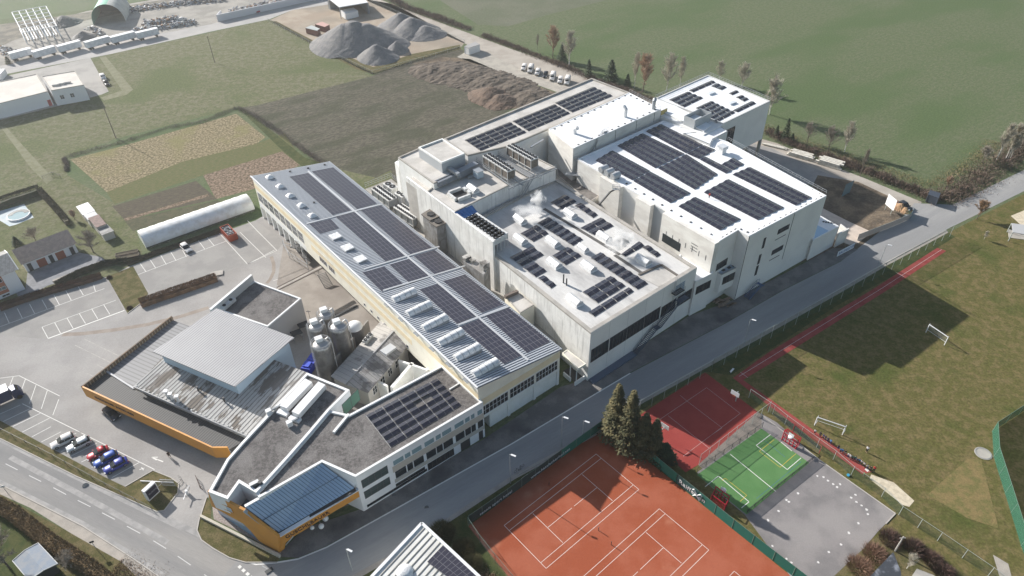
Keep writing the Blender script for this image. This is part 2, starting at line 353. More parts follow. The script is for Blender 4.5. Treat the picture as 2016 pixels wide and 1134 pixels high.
# factory yard
sheet("factory_yard",[(-300,735),(-150,665),(0,613),(70,582),(215,545),(253,525),(380,478),(503,434),(560,400),(640,470),(760,640),(870,720),(700,760),(650,930),(520,960),(440,935),(412,975),(392,1024),(388,1044),(397,1064),(370,1050),(308,1008),(150,938),(0,863),(-300,700)],G_LOT,3)
sheet("parking_surface",[(253,525),(380,478),(503,434),(560,475),(545,494),(485,520),(430,542),(300,582)],G_PARK,4)
sheet("parking_surface",[(-100,640),(0,606),(210,545),(245,613),(95,668),(0,660)],G_PARK,4)
sheet("parking_surface",[(-60,760),(0,744),(36,740),(118,781),(105,817),(160,850),(300,925),(246,958),(105,885),(0,828),(-60,800)],G_PARK,4)
sheet("grass_island",[(210,545),(262,524),(292,578),(276,598),(251,617)],G_GRASS,6)
sheet("grass_verge",[(-300,672),(-150,745),(0,828),(105,885),(208,940),(246,958),(301,926),(336,940),(352,952),(350,970),(323,1005),(308,1007.5),(150,937.5),(0,864),(-150,778),(-300,705)],G_GRASS,9)
sheet("grass_verge",[(407,978),(417,990),(415,1020),(430,1030),(500,1072),(551,1098),(545,1107),(483,1107),(452,1098),(396.5,1063),(388,1044),(392,1024)],G_GRASS,10)
sheet("grass_verge",[(-150,895),(0,973),(140,1050),(238,1105.5),(300,1165),(200,1300),(-300,1100)],G_GRASS,7)
sheet("garden_lawn",[(-200,985),(0,1010),(70,1065),(130,1134),(200,1300),(-300,1300)],G_GREEN,9)
sheet("gravel_bed",[(417,990),(430,985),(560,1060),(552,1092),(500,1062),(421,1022)],mat("bed_gravel",(0.36,0.31,0.28),c2=(0.24,0.2,0.18),scale=4,fine=.3,fscale=8,rough=1),11)
# sports ground
sheet("sports_lawn",[(700,1142),(790,1090),(1014,943),(1172,858),(1258,798),(1516,655),(1657,575),(1742,525),(1867,458),(2015,382),(2500,150),(2900,1200),(1800,1700),(900,1500)],G_LAWN,1)
sheet("grass_verge",[(700,1142),(790,1090),(1014,943),(1172,858),(1258,798),(1516,655),(1657,575),(1742,525),(1867,458),(1880,466),(1755,545),(1650,600),(1440,738),(1388,732),(1255,812),(1190,836),(920,1032),(1000,1140),(1060,1240),(800,1400)],G_GREEN,3)
sheet("clay_court",[(1190,838),(922,1036),(1000,1134),(1100,1300),(1300,1500),(1700,1260),(1560,1136),(1400,1008)],G_CLAY,5)
sheet("red_court",[(1388,733),(1492,811),(1374.6,915),(1350,930),(1240,830)],G_RED,6)
sheet("terrace",[(1492,811),(1530,832),(1499,845),(1385,925),(1374.6,915)],mat("terrace_concrete",(0.24,0.205,0.175),c2=(0.17,0.15,0.13),scale=.5,fine=.12,fscale=5,rough=.95),7)
sheet("play_yard",[(1500,815),(1530,832),(1612,905),(1763,1011),(1744,1031),(1728,1047),(1700,1080),(1642,1134),(1600,1200),(1560,1140),(1465,1012),(1390,950),(1372,930),(1499,843)],G_PLAY,8)
sheet("turf_court",[(1499,843.5),(1593,911),(1470,1013),(1372,935)],G_TURF,9)
sheet("running_track",[(1845,488),(1863,494),(1752,568),(1513,718),(1463,748),(1521,789),(1606,850),(1717,929),(1697,933),(1585,852),(1503,791),(1443,744),(1512,694.5),(1722,567)],G_TRACK,6)
sheet("sand_pit",[(1715,934),(1760,950),(1800,986),(1790,998),(1777,994),(1712,943)],G_SAND,7)
sheet("play_sand",[(1990,425),(2050,400),(2100,460),(2040,470)],G_SAND,6)
sheet("dry_grass",[(1905,903),(1932,905),(1966,1040),(1905,1020),(1826,974)],mat("dry_grass_mat",(0.205,0.150,0.062),c2=(0.14,0.125,0.042),scale=.6,fine=.35,fscale=3,rough=1),6)
sheet("footpath",[(1955,1092),(1985,1110),(1998,1160),(1975,1160)],G_PAVE,6)
sheet("bush_bed",[(1740,1045),(1800,1070),(1900,1130),(1980,1200),(1600,1300),(1640,1136),(1700,1080)],G_GRASS,7)
# ---- painted markings
def lines(name,M,z,segs,wd,cat=None):
 mb=MB()
 for a,b in segs:line_on(mb,a,b,wd,z)
 return tag(mb.build(name,M),kind="structure")
 # dashes of the main road, along its own centre line
dash=[((11,913),(34.5,925)),((57,936),(81,948)),((105,960),(130,973.5)),((153,985),(178,997.5)),((201,1009.5),(226,1022.5)),((250,1036),(276,1050)),((302,1064.5),(327,1080)),((350,1095),(375.5,1112.5)),((402,1131),(430,1151)),((-40,888),(-14,900)),((-90,862),(-65,875))]
lines("road_markings",mat("dash_paint",(0.56,0.55,0.53),rough=.8),.026,dash,.13)
lines("road_markings",WHITE_LINE,.030,[((504,1111),(545,1107.5)),((545,1107.5),(587,1100.5)),((587,1100.5),(644,1077)),((644,1077),(786,998)),((786,998),(1007,874)),((1007,874),(1241,734.6)),((468,1099),(504,1111))],.30)
lines("road_markings",WHITE_LINE,.038,[((470,1114),(474,1118)),((477,1121),(482,1125)),((485,1128),(490,1132)),((493,1135),(498,1140))],.5)
# street pavement edge
# parking bays
def tt(k,a,b):return(t(k,*a),t(k,*b))
T5=5
bays=[tt(5,(1070,1030),(1780,760)),tt(5,(1100,935),(1148,1003)),tt(5,(1178,905),(1225,975)),tt(5,(1262,870),(1307,945)),tt(5,(1340,843),(1384,915)),tt(5,(1425,815),(1465,885)),tt(5,(1555,752),(1610,825)),tt(5,(1625,728),(1684,798)),tt(5,(1720,695),(1945,942)),tt(5,(1945,600),(2012,670)),tt(5,(1885,690),(2090,890)),tt(5,(1945,942),(2160,830)),((504,452),(545,493)),((545,493),(487,520)),
((538,553),(600,528))]
lines("parking_lines",WHITE_LINE,.020,bays,.14)
b2=[tt(9,(0,300),(820,0)),tt(9,(35,190),(72,270)),tt(9,(135,155),(175,233)),tt(9,(232,122),(273,197)),tt(9,(330,88),(370,160)),tt(9,(425,52),(467,128)),tt(9,(518,18),(560,92)),tt(9,(615,-15),(655,52)),tt(9,(735,-30),(750,22)),
tt(9,(330,303),(910,92)),tt(9,(330,303),(378,392)),tt(9,(430,268),(475,350)),tt(9,(527,232),(575,315)),tt(9,(622,195),(672,275)),tt(9,(722,162),(768,238)),tt(9,(815,127),(863,203)),
tt(9,(0,705),(150,685)),tt(9,(150,685),(470,845)),tt(9,(103,695),(62,800)),tt(9,(200,712),(148,855)),tt(9,(148,820),(90,828)),tt(9,(282,760),(232,905)),tt(9,(372,800),(325,945)),tt(9,(462,870),(415,995)),
tt(9,(175,905),(640,1134)),tt(13,(620,0),(1215,297)),tt(9,(-30,1000),(160,915)),tt(9,(25,1045),(235,945)),tt(9,(100,1085),(318,980)),tt(9,(175,1128),(390,1018)),tt(13,(250,40),(400,-40)),tt(13,(325,80),(480,0)),tt(13,(405,110),(600,10)),tt(13,(480,155),(600,95)),tt(13,(560,190),(760,90)),tt(13,(640,238),(700,208)),tt(13,(720,280),(900,190)),tt(13,(880,360),(1100,238)),
tt(9,(380,392),(978,172))]
lines("parking_lines",WHITE_LINE,.020,b2[:24],.13)
lines("parking_lines",WHITE_LINE,.020,b2[24:-1],.13)
lines("parking_lines",WHITE_LINE,.0205,b2[-1:],.35)
lines("worn_markings",WORN_LINE,.017,[tt(9,(660,395),(935,530)),tt(9,(590,445),(865,580)),tt(9,(765,600),(820,628)),tt(9,(685,668),(735,690)),tt(10,(430,0),(490,110)),tt(10,(600,130),(680,165))],.16)
# arrow on the entrance lane
mb=MB();line_on(mb,t(13,1200,205),t(13,1282,235),.22,.018)
for q in((1240,200),(1232,222)):line_on(mb,t(13,1190,200),t(13,*q),.2,.0185)
tag(mb.build("lane_arrow",WHITE_LINE),kind="structure")
mb=MB();line_on(mb,t(13,1095,298),t(13,1135,285),.15,.0225);line_on(mb,t(13,1112,280),t(13,1128,302),.15,.023);tag(mb.build("disabled_bay_mark",WHITE_LINE),kind="structure")
# ---- tennis courts, full set of lines
A0,B0,D0=P(900+413.5/4.465,880+690.5/4.465),P(900+1223.6/4.465,880+60.6/4.465),P(900+775.1/4.465,880+1072.7/4.465)
ux=(B0-A0).normalized();uy=Vector((ux.y,-ux.x,0))
if uy.dot(D0-A0)<0:uy=-uy
def court_lines(O,name):
 q=lambda a,b:O+ux*a+uy*b
 mb=MB();Lc,Wc=23.77,10.97
 for a,b in(((0,0),(Lc,0)),((0,Wc),(Lc,Wc)),((0,0),(0,Wc)),((Lc,0),(Lc,Wc)),((0,1.37),(Lc,1.37)),((0,Wc-1.37),(Lc,Wc-1.37)),
((Lc/2-6.4,1.6),(Lc/2-6.4,Wc-1.6)),((Lc/2+6.4,1.6),(Lc/2+6.4,Wc-1.6)),((Lc/2-6.4,Wc/2),(Lc/2-.3,Wc/2)),((Lc/2+.3,Wc/2),(Lc/2+6.4,Wc/2))):
  line_on(mb,q(*a),q(*b),.085,.024)
 return tag(mb.build(name,mat("clay_line",(0.70,0.60,0.54),rough=.9)),kind="structure")
court_lines(A0,"tennis_court_lines")
B2=P(1297.9,1001.7)
court_lines(B2-ux*23.77,"tennis_court_lines")
court_lines(B2-ux*23.77+(B2-B0).project(uy),"tennis_court_lines")
# red court lines
def k7(x,y):return(1240+x/4.05,720+y/4.05)
red=[(k7(612,175),k7(880,380)),(k7(612,175),k7(200,455)),(k7(880,380),k7(425,722)),(k7(460,285),k7(735,495)),(k7(735,495),k7(640,560)),(k7(305,398),k7(635,660)),(k7(400,235),k7(460,285)),(k7(200,455),k7(100,525))]
lines("court_markings",mat("court_line_red",(0.50,0.36,0.34),rough=.9),.029,red,.07)
grn=[(k7(1122,548),k7(1008,635)),(k7(1008,635),k7(1255,828)),(k7(1255,828),k7(1365,735)),(k7(1195,600),k7(1292,680)),(k7(800,705),k7(1165,1003)),(k7(706,880),k7(950,1085)),(k7(706,880),k7(600,965)),(k7(950,1085),k7(890,1134))]
lines("court_markings",WHITE_LINE,.041,grn,.13)
lines("court_markings",YELL_LINE,.0425,[(k7(1150,590),k7(1032,682)),(k7(1032,682),k7(1198,810)),(k7(1198,810),k7(1325,700)),(k7(760,897),k7(932,1033)),(k7(932,1033),k7(880,1082)),(k7(760,897),k7(735,915))],.08)
lines("court_markings",mat("blue_line",(0.06,0.14,0.30),rough=.9),.044,[(k7(1010,1060),k7(1365,765)),(k7(1080,600),k7(1240,730))],.06)
lines("track_lines",WHITE_LINE,.029,[((1854,491),(1737,567)),((1737,567),(1512,706)),((1512,706),(1455,741)),((1764,536),(1780,545)),((1458,733),(1473,744))],.06)
# pale footprints of pots on the play yard
mb=MB();spots=[(1609,937),(1621,939),(1630,946),(1640,953),(1648,959),(1654,953),(1684,974),(1676,980),(1686,988),(1696,995),(1706,1003),(1709,1012),(1690,1030),(1671,1049),(1656,1072),(1632,1087),(1611,1107),(1571,971),(1548,984),(1553,988),(1533,1006),(1512,1024),(1521,1075),(1548,1100),(1558,1108)]
for x,y in spots:
 c=P(x,y,.037+.0001*(x%7));n=8;i0=len(mb.v)
 mb.poly([c+Vector((random.uniform(.16,.3)*math.cos(2*math.pi*k/n),random.uniform(.16,.3)*math.sin(2*math.pi*k/n),0))for k in range(n)])
tag(mb.build("paint_marks",mat("paint_white",(0.66,0.63,0.60),rough=.9)),kind="structure")
# tyre marks on the yard
def curve_strip(name,pts,wd,M,z):
 mb=MB()
 for a,b in zip(pts[:-1],pts[1:]):line_on(mb,a,b,wd,z)
 return tag(mb.build(name,M),kind="structure")
TY=mat("tyre_dirt",(0.27,0.225,0.19),c2=(0.32,0.275,0.235),scale=.4,rough=1)
curve_strip("tyre_marks",[t(9,490,362),t(9,650,355),t(9,900,325),t(9,1150,285),t(9,1400,225),t(9,1640,150)],1.3,TY,.0165)
curve_strip("tyre_marks",[(534,505),(539,520),(539,535),(532,550),(525,558)],.9,TY,.0168)
for k_,pp in enumerate([[(60,895),(210,968),(360,1040)],[(20,900),(180,985),(330,1068)],[(-40,936),(0,950),(163,1032),(265,1097),(320,1134)],[(0,865),(150,939),(308,1010),(420,1066)]]):
 curve_strip("road_wear",pp,1.0,mat("road_wear_mat",(0.37,0.355,0.34),c2=(0.25,0.243,0.236),scale=.45,th=(.3,.7),rough=.9),.0245+.0004*k_)
 # kerbs
def kerb(name,pts,w=.16,h=.11,M=None,z=.0):
 mb=MB()
 for a,b in zip(pts[:-1],pts[1:]):
  A=P(*a,z+h/2+.02);B=P(*b,z+h/2+.02);mb.bar(A,B,w,h)
 return tag(mb.build(name,M or mat("kerb_stone",(0.45,0.42,0.38),rough=.9)),kind="structure")
kerb("kerb",[(388,1044),(396.5,1063),(420,1080),(452,1098),(483,1107),(545,1107)])
kerb("kerb",[(407,978),(392,1024),(388,1044)])
kerb("kerb",[(246,958),(301,926),(336,940),(352,952),(350,970),(323,1005),(308,1007),(150,937.5),(0,863)])
kerb("kerb",[(1014,938),(1168,851.5),(1253.5,792.5),(1511.5,649.5),(1652,569.5),(1737,521),(1863,453.5)])
kerb("kerb",[(0,953.5),(163,1036),(265,1101.5),(313,1135)])
kerb("kerb",[(251,617),(276,598),(430,545)])
kerb("kerb",[(1499,816),(1613,905),(1763,1011),(1744,1031)])
# ================================================================ BUILDING KIT
def crop(ox,oy,s):return lambda X,Y:(ox+X/s,oy+Y/s)
def inset(pts,w):
 n=len(pts);A=sum(pts[i][0]*pts[(i+1)%n][1]-pts[(i+1)%n][0]*pts[i][1]for i in range(n))
 sg=1 if A>0 else-1;out=[]
 for i in range(n):
  a,b,c=Vector(pts[i-1][:2]),Vector(pts[i][:2]),Vector(pts[(i+1)%n][:2])
  d1=(b-a).normalized();d2=(c-b).normalized()
  n1=Vector((-d1.y,d1.x))*sg;n2=Vector((-d2.y,d2.x))*sg
  bis=n1+n2;k=max(.35,bis.length_squared/2)
  out.append(b+bis*(w/k))
 return out
def bld(root,outline,ztop,wallM,roofM,z0=0.0,par=.6,pw=.35,parM=None,roof_name="roof",roofz=None):
 """outline: xy of the parapet top. wall body, roof surface, parapet ring as parts"""
 xy=[Vector((p[0],p[1]))for p in outline]
 zr=ztop-par
 mb=MB();mb.prism(xy,z0,zr if par else ztop,0,0);w_=mb.build("wall",wallM,root)
 inn=inset(xy,pw)
 mb=MB();mb.prism(inn if par else inset(xy,.02),zr+.003,zr+.06,0,0);r_=mb.build(roof_name,roofM,root)
 if par:
  mb=MB();n=len(xy)
  for i in range(n):
   j=(i+1)%n;a,b,c,d=xy[i],xy[j],inn[j],inn[i]
   A=(b-a).cross(c-a)
   q=[a,b,c,d]if A>0 else[d,c,b,a]
   lo=[Vector((p.x,p.y,zr))for p in q];hi=[Vector((p.x,p.y,ztop))for p in q]
   mb.quad(*hi)
   o0,o1=(a,b);mb.quad((a.x,a.y,zr),(b.x,b.y,zr),(b.x,b.y,ztop),(a.x,a.y,ztop))
   mb.quad((c.x,c.y,zr),(d.x,d.y,zr),(d.x,d.y,ztop),(c.x,c.y,ztop))
  mb.build("parapet",parM or wallM,root)
 return w_,r_
def wall_frame(A,B,cen):
 e=Vector((B.x-A.x,B.y-A.y,0)).normalized();n=Vector((-e.y,e.x,0))
 if(Vector((cen.x,cen.y,0))-Vector((A.x,A.y,0))).dot(n)>0:n=-n
 return e,n
GLASS=mat("dark_glass",(0.02,0.028,0.035),rough=.08,spec=.8)
GLASSB=mat("pale_glass",(0.16,0.23,0.26),rough=.12,spec=.8)
FRAME_W=mat("white_frame",(0.62,0.62,0.62),rough=.6)
FRAME_D=mat("dark_frame",(0.05,0.05,0.055),rough=.5)
def window(root,A,B,cen,s0,s1,z0,z1,nx=1,ny=1,G=None,FM=None,fw=.09,label=None,proud=.05):
 e,n=wall_frame(A,B,cen);base=Vector((A.x,A.y,0))
 q=lambda s,z,o:base+e*s+n*o+Vector((0,0,z))
 mb=MB()
 def bx(sa,sb,za,zb,o0,o1):
  p=[q(sa,za,o0),q(sb,za,o0),q(sb,za,o1),q(sa,za,o1)]
  mb.prism([(v.x,v.y)for v in p],za,zb)
 bx(s0,s1,z0,z0+fw,.0,proud);bx(s0,s1,z1-fw,z1,.0,proud)
 for i in range(nx+1):
  s=s0+(s1-s0-fw)*i/nx;bx(s,s+fw,z0+fw,z1-fw,.0,proud-.004)
 for j in range(1,ny):
  z=z0+(z1-z0)*j/ny;bx(s0+fw,s1-fw,z-fw/2,z+fw/2,.0,proud-.008)
 w_=mb.build("window",FM or FRAME_W,root)
 mb=MB();p=[q(s0+.02,0,.002),q(s1-.02,0,.002),q(s1-.02,0,proud*.4),q(s0+.02,0,proud*.4)]
 mb.prism([(v.x,v.y)for v in p],z0+.02,z1-.02)
 g=mb.build("pane",G or GLASS,w_)
 if label:w_["label"]=label
 return w_
def pxwin(root,A,B,cen,quad,**kw):
 """window from its measured corners (any two opposite corners)"""
 ss=[];zs=[]
 for x,y in quad:
  s,z=wallpt(x,y,A,B);ss.append(s);zs.append(z)
 return window(root,A,B,cen,min(ss),max(ss),min(zs),max(zs),**kw)
 # ---- photovoltaic modules
def pv_mat(name,cell,line,fw=.03,nx=6,ny=10,rough=.22):
 M=bpy.data.materials.new(name);M.use_nodes=True;nt=M.node_tree;b=nt.nodes["Principled BSDF"]
 b.inputs["Roughness"].default_value=rough;b.inputs["Specular IOR Level"].default_value=.5
 L=nt.links.new;uv=nt.nodes.new("ShaderNodeUVMap");sp=nt.nodes.new("ShaderNodeSeparateXYZ");L(uv.outputs[0],sp.inputs[0])
 def mth(op,a,c):
  n=nt.nodes.new("ShaderNodeMath");n.operation=op
  for i,v in enumerate((a,c)):
   if v is None:continue
   if isinstance(v,(int,float)):n.inputs[i].default_value=v
   else:L(v,n.inputs[i])
  return n.outputs[0]
 def edge(c,w_):return mth('MAXIMUM',mth('LESS_THAN',c,w_),mth('GREATER_THAN',c,1-w_))
 fr=mth('MAXIMUM',edge(sp.outputs[0],fw),edge(sp.outputs[1],fw*.62))
 cx=mth('FRACT',mth('MULTIPLY',sp.outputs[0],nx),None);cy=mth('FRACT',mth('MULTIPLY',sp.outputs[1],ny),None)
 cl=mth('MAXIMUM',mth('LESS_THAN',cx,.07),mth('LESS_THAN',cy,.07))
 m1=nt.nodes.new("ShaderNodeMix");m1.data_type='RGBA';L(cl,m1.inputs[0]);m1.inputs[6].default_value=(*cell,1);m1.inputs[7].default_value=(*[min(1,c*2.0+.01)for c in cell],1)
 m2=nt.nodes.new("ShaderNodeMix");m2.data_type='RGBA';L(fr,m2.inputs[0]);L(m1.outputs[2],m2.inputs[6]);m2.inputs[7].default_value=(*line,1)
 L(m2.outputs[2],b.inputs["Base Color"])
 return M
PV_HALL=pv_mat("solar_glass_hall",(0.030,0.028,0.042),(0.15,0.145,0.16),.05,rough=.3)
PV_FLAT=pv_mat("solar_glass_flat",(0.020,0.020,0.032),(0.16,0.16,0.165),.028)
ALU=mat("aluminium",(0.42,0.43,0.44),rough=.45,metal=.6)
PVBACK=mat("panel_edge",(0.12,0.12,0.125),rough=.5)
UVQ=((0,0),(1,0),(1,1),(0,1))
def solar(label,q,nu=None,nv=None,kind='tent',holes=(),group=None,lift=.12,name="solar_array",M=None,tilt=.24,gap=.16):
 """q: four 3D corners a,b,c,d; rows run a->b, stacked a->d"""
 a,b,c,d=[Vector(v)for v in q]
 Lu=((b-a).length+(c-d).length)/2;Lv=((d-a).length+(c-b).length)/2
 if kind=='flush':
  nu=nu or max(1,round(Lu/1.05));nv=nv or max(1,round(Lv/1.72))
 else:
  nu=nu or max(1,round(Lu/1.75));nv=nv or max(1,round(Lv/2.35))
 cen=(a+b+c+d)/4
 root=thing(name,label,"solar array",(cen.x,cen.y,min(v.z for v in(a,b,c,d))),0,group or "solar arrays on the factory roofs")
 def pt(u,v,h):
  p=(a*(1-u)+b*u)*(1-v)+(d*(1-u)+c*u)*v
  return p+Vector((0,0,h))
 eu=.010/Lu*1.2;ev=.012/Lv
 rows=nv if kind=='flush' else nv*2
 M=M or(PV_HALL if kind=='flush' else PV_FLAT)
 for r in range(rows):
  mb=MB()
  for i in range(nu):
   if(i,r)in holes:continue
   u0,u1=i/nu+eu,(i+1)/nu-eu;v0,v1=r/rows+ev,(r+1)/rows-ev
   if kind!='flush':
    if i%2:u1-=.09/Lu
    else:u0+=.09/Lu
    if r%2:v1-=gap/Lv
    else:v0+=gap*.6/Lv
   if kind=='flush':h0=h1=lift
   elif r%2==0:h0,h1=lift,lift+tilt
   else:h0,h1=lift+tilt,lift
   P4=[pt(u0,v0,h0),pt(u1,v0,h0),pt(u1,v1,h1),pt(u0,v1,h1)]
   uvq=UVQ if kind=='flush' else((0,0),(0,1),(1,1),(1,0))
   mb.quad(*P4,mi=0,uv=uvq)
   Q=[p-Vector((0,0,.04))for p in P4]
   mb.quad(*Q[::-1],mi=1)
   for k in range(4):mb.quad(Q[k],Q[(k+1)%4],P4[(k+1)%4],P4[k],mi=1)
  if mb.f:mb.build("panel_row",[M,PVBACK],root)
 mb=MB()
 for k in range(0,nu+1,2 if kind=='tent' else 4):
  u=min(.995,max(.005,k/nu));mb.bar(pt(u,.01,.03),pt(u,.99,.03),.07,.05)
 mb.build("mounting_rail",ALU,root)
 return root
def roofq(pts,z):return[P(x,y,z)for x,y in pts]
def plane_of(p0,p1,p2):
 n=(p1-p0).cross(p2-p0);return p0,n
def onplane(x,y,pl):
 o=Vector((0,0,HC));d=P(x,y,0)-o;p0,n=pl
 return o+d*((p0-o).dot(n)/d.dot(n))
 # ---- corrugated sheet roof on an arbitrary plane quad
def corrugated(root,q,M,pitch=.6,h=.12,name="roof",w=.22,RM=None):
 a,b,c,d=[Vector(v)for v in q]
 mb=MB()
 up=(b-a).cross(d-a).normalized()
 if up.z<0:up=-up
 lo=[p-up*.12 for p in(a,b,c,d)]
 mb.quad(a,b,c,d)if(b-a).cross(c-a).z>0 else mb.quad(d,c,b,a)
 for k in range(4):mb.quad(lo[k],lo[(k+1)%4],(a,b,c,d)[(k+1)%4],(a,b,c,d)[k])
 L_=(b-a).length;n=max(2,int(L_/pitch))
 for i in range(n):
  u=(i+.5)/n;p=a.lerp(b,u);r=d.lerp(c,u)
  mb.bar(p+up*h/2,r+up*h/2,w,h,mi=1 if RM else 0)
 return mb.build(name,[M,RM]if RM else M,root)
def seal(o):return o
# ================================================================ LONG HALL
W_CREAM=mat("render_cream",(0.84,0.80,0.68),c2=(0.78,0.74,0.63),scale=.4,fine=.03,rough=.9)
W_SAND=mat("render_sand",(0.80,0.68,0.46),c2=(0.75,0.63,0.43),scale=.4,fine=.03,rough=.9)
W_WHITE=mat("render_white",(0.80,0.80,0.78),c2=(0.74,0.74,0.71),scale=.5,fine=.03,rough=.9)
W_STAIN=mat("render_stained",(0.80,0.79,0.76),c2=(0.70,0.69,0.66),scale=.35,fine=.04,rough=.9,streak=(1.6,(0.50,0.49,0.47)))
W_PANEL=mat("panel_wall",(0.76,0.745,0.715),c2=(0.71,0.695,0.67),scale=.15,fine=.03,rough=.8)
W_CONC=mat("concrete_wall",(0.72,0.69,0.64),c2=(0.64,0.61,0.565),scale=.25,c3=(0.78,0.76,0.71),scale3=.15,fine=.05,rough=.9,stretch=(1,1,2.5))
R_METAL=mat("roof_metal",(0.17,0.18,0.20),c2=(0.20,0.21,0.23),scale=.15,rough=.45,metal=.25,fine=.03)
R_GREY=mat("roof_membrane_grey",(0.50,0.485,0.465),c2=(0.34,0.33,0.32),scale=.28,th=(.42,.66),c3=(0.60,0.585,0.56),scale3=.10,th3=(.45,.6),fine=.09,fscale=2,rough=.9,stretch=(1,.35,1),rot=R(35))
R_BEIGE=mat("roof_membrane_beige",(0.56,0.53,0.49),c2=(0.45,0.425,0.39),scale=.2,fine=.06,fscale=2,rough=.9)
R_WHITE=mat("roof_membrane_white",(0.84,0.84,0.84),c2=(0.76,0.765,0.77),scale=.2,fine=.02,fscale=2,rough=.6)
R_GRAVEL=mat("roof_gravel",(0.165,0.152,0.145),c2=(0.105,0.097,0.093),scale=1.6,th=(.4,.6),c3=(0.20,0.187,0.178),scale3=.25,fine=.50,fscale=5,rough=1,bump=.1,bscale=8)
CONC=mat("concrete_plain",(0.42,0.39,0.35),c2=(0.34,0.32,0.29),scale=.4,fine=.08,rough=.9)
STEEL=mat("galvanised_steel",(0.33,0.35,0.37),rough=.5,metal=.4)
DARK=mat("dark_metal",(0.045,0.047,0.05),rough=.5)
WHITEM=mat("white_metal",(0.72,0.72,0.72),rough=.5)
BLACK=mat("fan_black",(0.02,0.02,0.022),rough=.6)
ZL,ZR=13.9,10.4
hNW,hNE,hSE,hSW=P(493.5,347,ZL),P(648,318,ZR),P(1106,688,ZR),P(940,764,ZL)
_o=Vector((0,0,HC));_n=(hSW-hNW).cross(hSE-hNW);_d=P(648,318,0)-_o
hNE=_o+_d*((hNW-_o).dot(_n)/_d.dot(_n))
ZNE=hNE.z
hall=thing("production_hall","long cream production hall with grey ribbed monopitch roof beside the yard","factory hall",tuple((hNW+hSE)/2*Vector((1,1,0))if False else(((hNW.x+hSE.x)/2),((hNW.y+hSE.y)/2),0)))
hc=hall.location.copy()
mb=MB();outl=[hNW,hNE,hSE,hSW];i2=inset(outl,.25)
hb_=[Vector((p.x,p.y))for p in i2]
# the hall overhangs its ground floor on the yard side
mb.prism(hb_,4.2,[ZL-.3,ZNE-.3,ZR-.3,ZL-.3]);mb.build("wall",W_CREAM,hall)
low=[Vector((hNW.x,hNW.y)),Vector((hNE.x,hNE.y)),Vector((hSE.x,hSE.y)),Vector((hSW.x,hSW.y))]
eW=(Vector((hSW.x,hSW.y))-Vector((hNW.x,hNW.y))).normalized();nIn=Vector((-eW.y,eW.x))
if(Vector((hNE.x,hNE.y))-Vector((hNW.x,hNW.y))).dot(nIn)<0:nIn=-nIn
lp=[hb_[0]+nIn*2.6+eW*.3,hb_[1]+eW*.3,hb_[2]-eW*.25,hb_[3]+nIn*2.6-eW*.25]
mb=MB();mb.prism(lp,0,4.2);mb.build("ground_floor_wall",W_WHITE,hall)
corrugated(hall,[hNW,hNE,hSE,hSW][0:1]+[hSW,hSE,hNE],R_METAL,pitch=.62,h=.09,w=.30,name="roof",RM=mat("roof_rib_light",(0.50,0.52,0.55),rough=.45,metal=.2))
HPL=plane_of(hNW,hSE,hSW)
# facade bands, yard side (proud strips) and pillars
A_,B_=hb_[0].to_3d(),hb_[3].to_3d();Lw=(B_-A_).length
e,n=wall_frame(A_,B_,hc)
def band(root,A,B,cen,s0,s1,z0,z1,M,o=.03,name="facade_band"):
 e,n=wall_frame(A,B,cen);b0=Vector((A.x,A.y,0));mb=MB()
 p=[b0+e*s0,b0+e*s1,b0+e*s1+n*o,b0+e*s0+n*o]
 mb.prism([(v.x,v.y)for v in p],z0,z1);return mb.build(name,M,root)
band(hall,A_,B_,hc,0,Lw,10.2,11.6,W_SAND)
band(hall,A_,B_,hc,0,Lw,12.6,13.38,W_WHITE)
band(hall,A_,B_,hc,34,Lw-24,7.4,8.8,W_SAND)
band(hall,A_,B_,hc,0,30,4.2,5.9,W_WHITE)
for i in range(8):
 s0=.8+i*3.65
 window(hall,A_,B_,hc,s0,s0+3.1,6.3,9.6,nx=4,ny=2,fw=.12)
window(hall,A_,B_,hc,38,42,5.8,9.0,nx=4,ny=2,fw=.12);window(hall,A_,B_,hc,43,46,5.8,9.0,nx=3,ny=2,fw=.12)
for x,y in((716,598),(731,603)):
 pass
for i in range(7):
 s0=60+i*3.1;window(hall,A_,B_,hc,s0,s0+.9,5.0,5.9,fw=.08)
mb_names=[]
for s in[0.3,4.0,7.7,11.4,15.1,18.8,22.5,26.2]:
 mb=MB();p=A_+e*s-n*.35
 mb.box((p.x,p.y,0),(.55,.9,4.2),math.atan2(e.y,e.x));mb.build("pillar",W_WHITE,hall)
band(hall,(A_-n*2.6),(B_-n*2.6),hc,3,24,.3,3.4,DARK,o=.06,name="garage_opening")
band(hall,(A_-n*2.6),(B_-n*2.6),hc,36,40,0,3.6,DARK,o=.06,name="garage_opening")
band(hall,(A_-n*2.6),(B_-n*2.6),hc,47,49,0,3.2,DARK,o=.06,name="garage_opening")
# street facade
A2,B2_=hb_[3].to_3d(),hb_[2].to_3d();L2=(B2_-A2).length;e2,n2=wall_frame(A2,B2_,hc)
mb=MB();b0=A2+n2*.03
for(za,zb,M_)in((8.1,9.75,W_SAND),(4.3,4.95,W_WHITE)):
 band(hall,A2,B2_,hc,0,L2,za,zb,M_)
ccg=crop(1060,620,7.083)
for quad in([(958.5,802),(998,815)],[(1008,778),(1048,795)],[(1053,757),(1100,770)]):
 pass
for s0,s1 in((.5,7.3),(7.7,14.3),(14.7,L2-.6)):
 window(hall,A2,B2_,hc,s0,s1,5.0,7.7,nx=7,ny=2,fw=.11)
for s in(.4,7.5,14.5,L2-.3):
 p=A2+e2*s-n2*.4;mb=MB();mb.box((p.x,p.y,0),(.6,.8,4.3),math.atan2(e2.y,e2.x));mb.build("pillar",W_WHITE,hall)
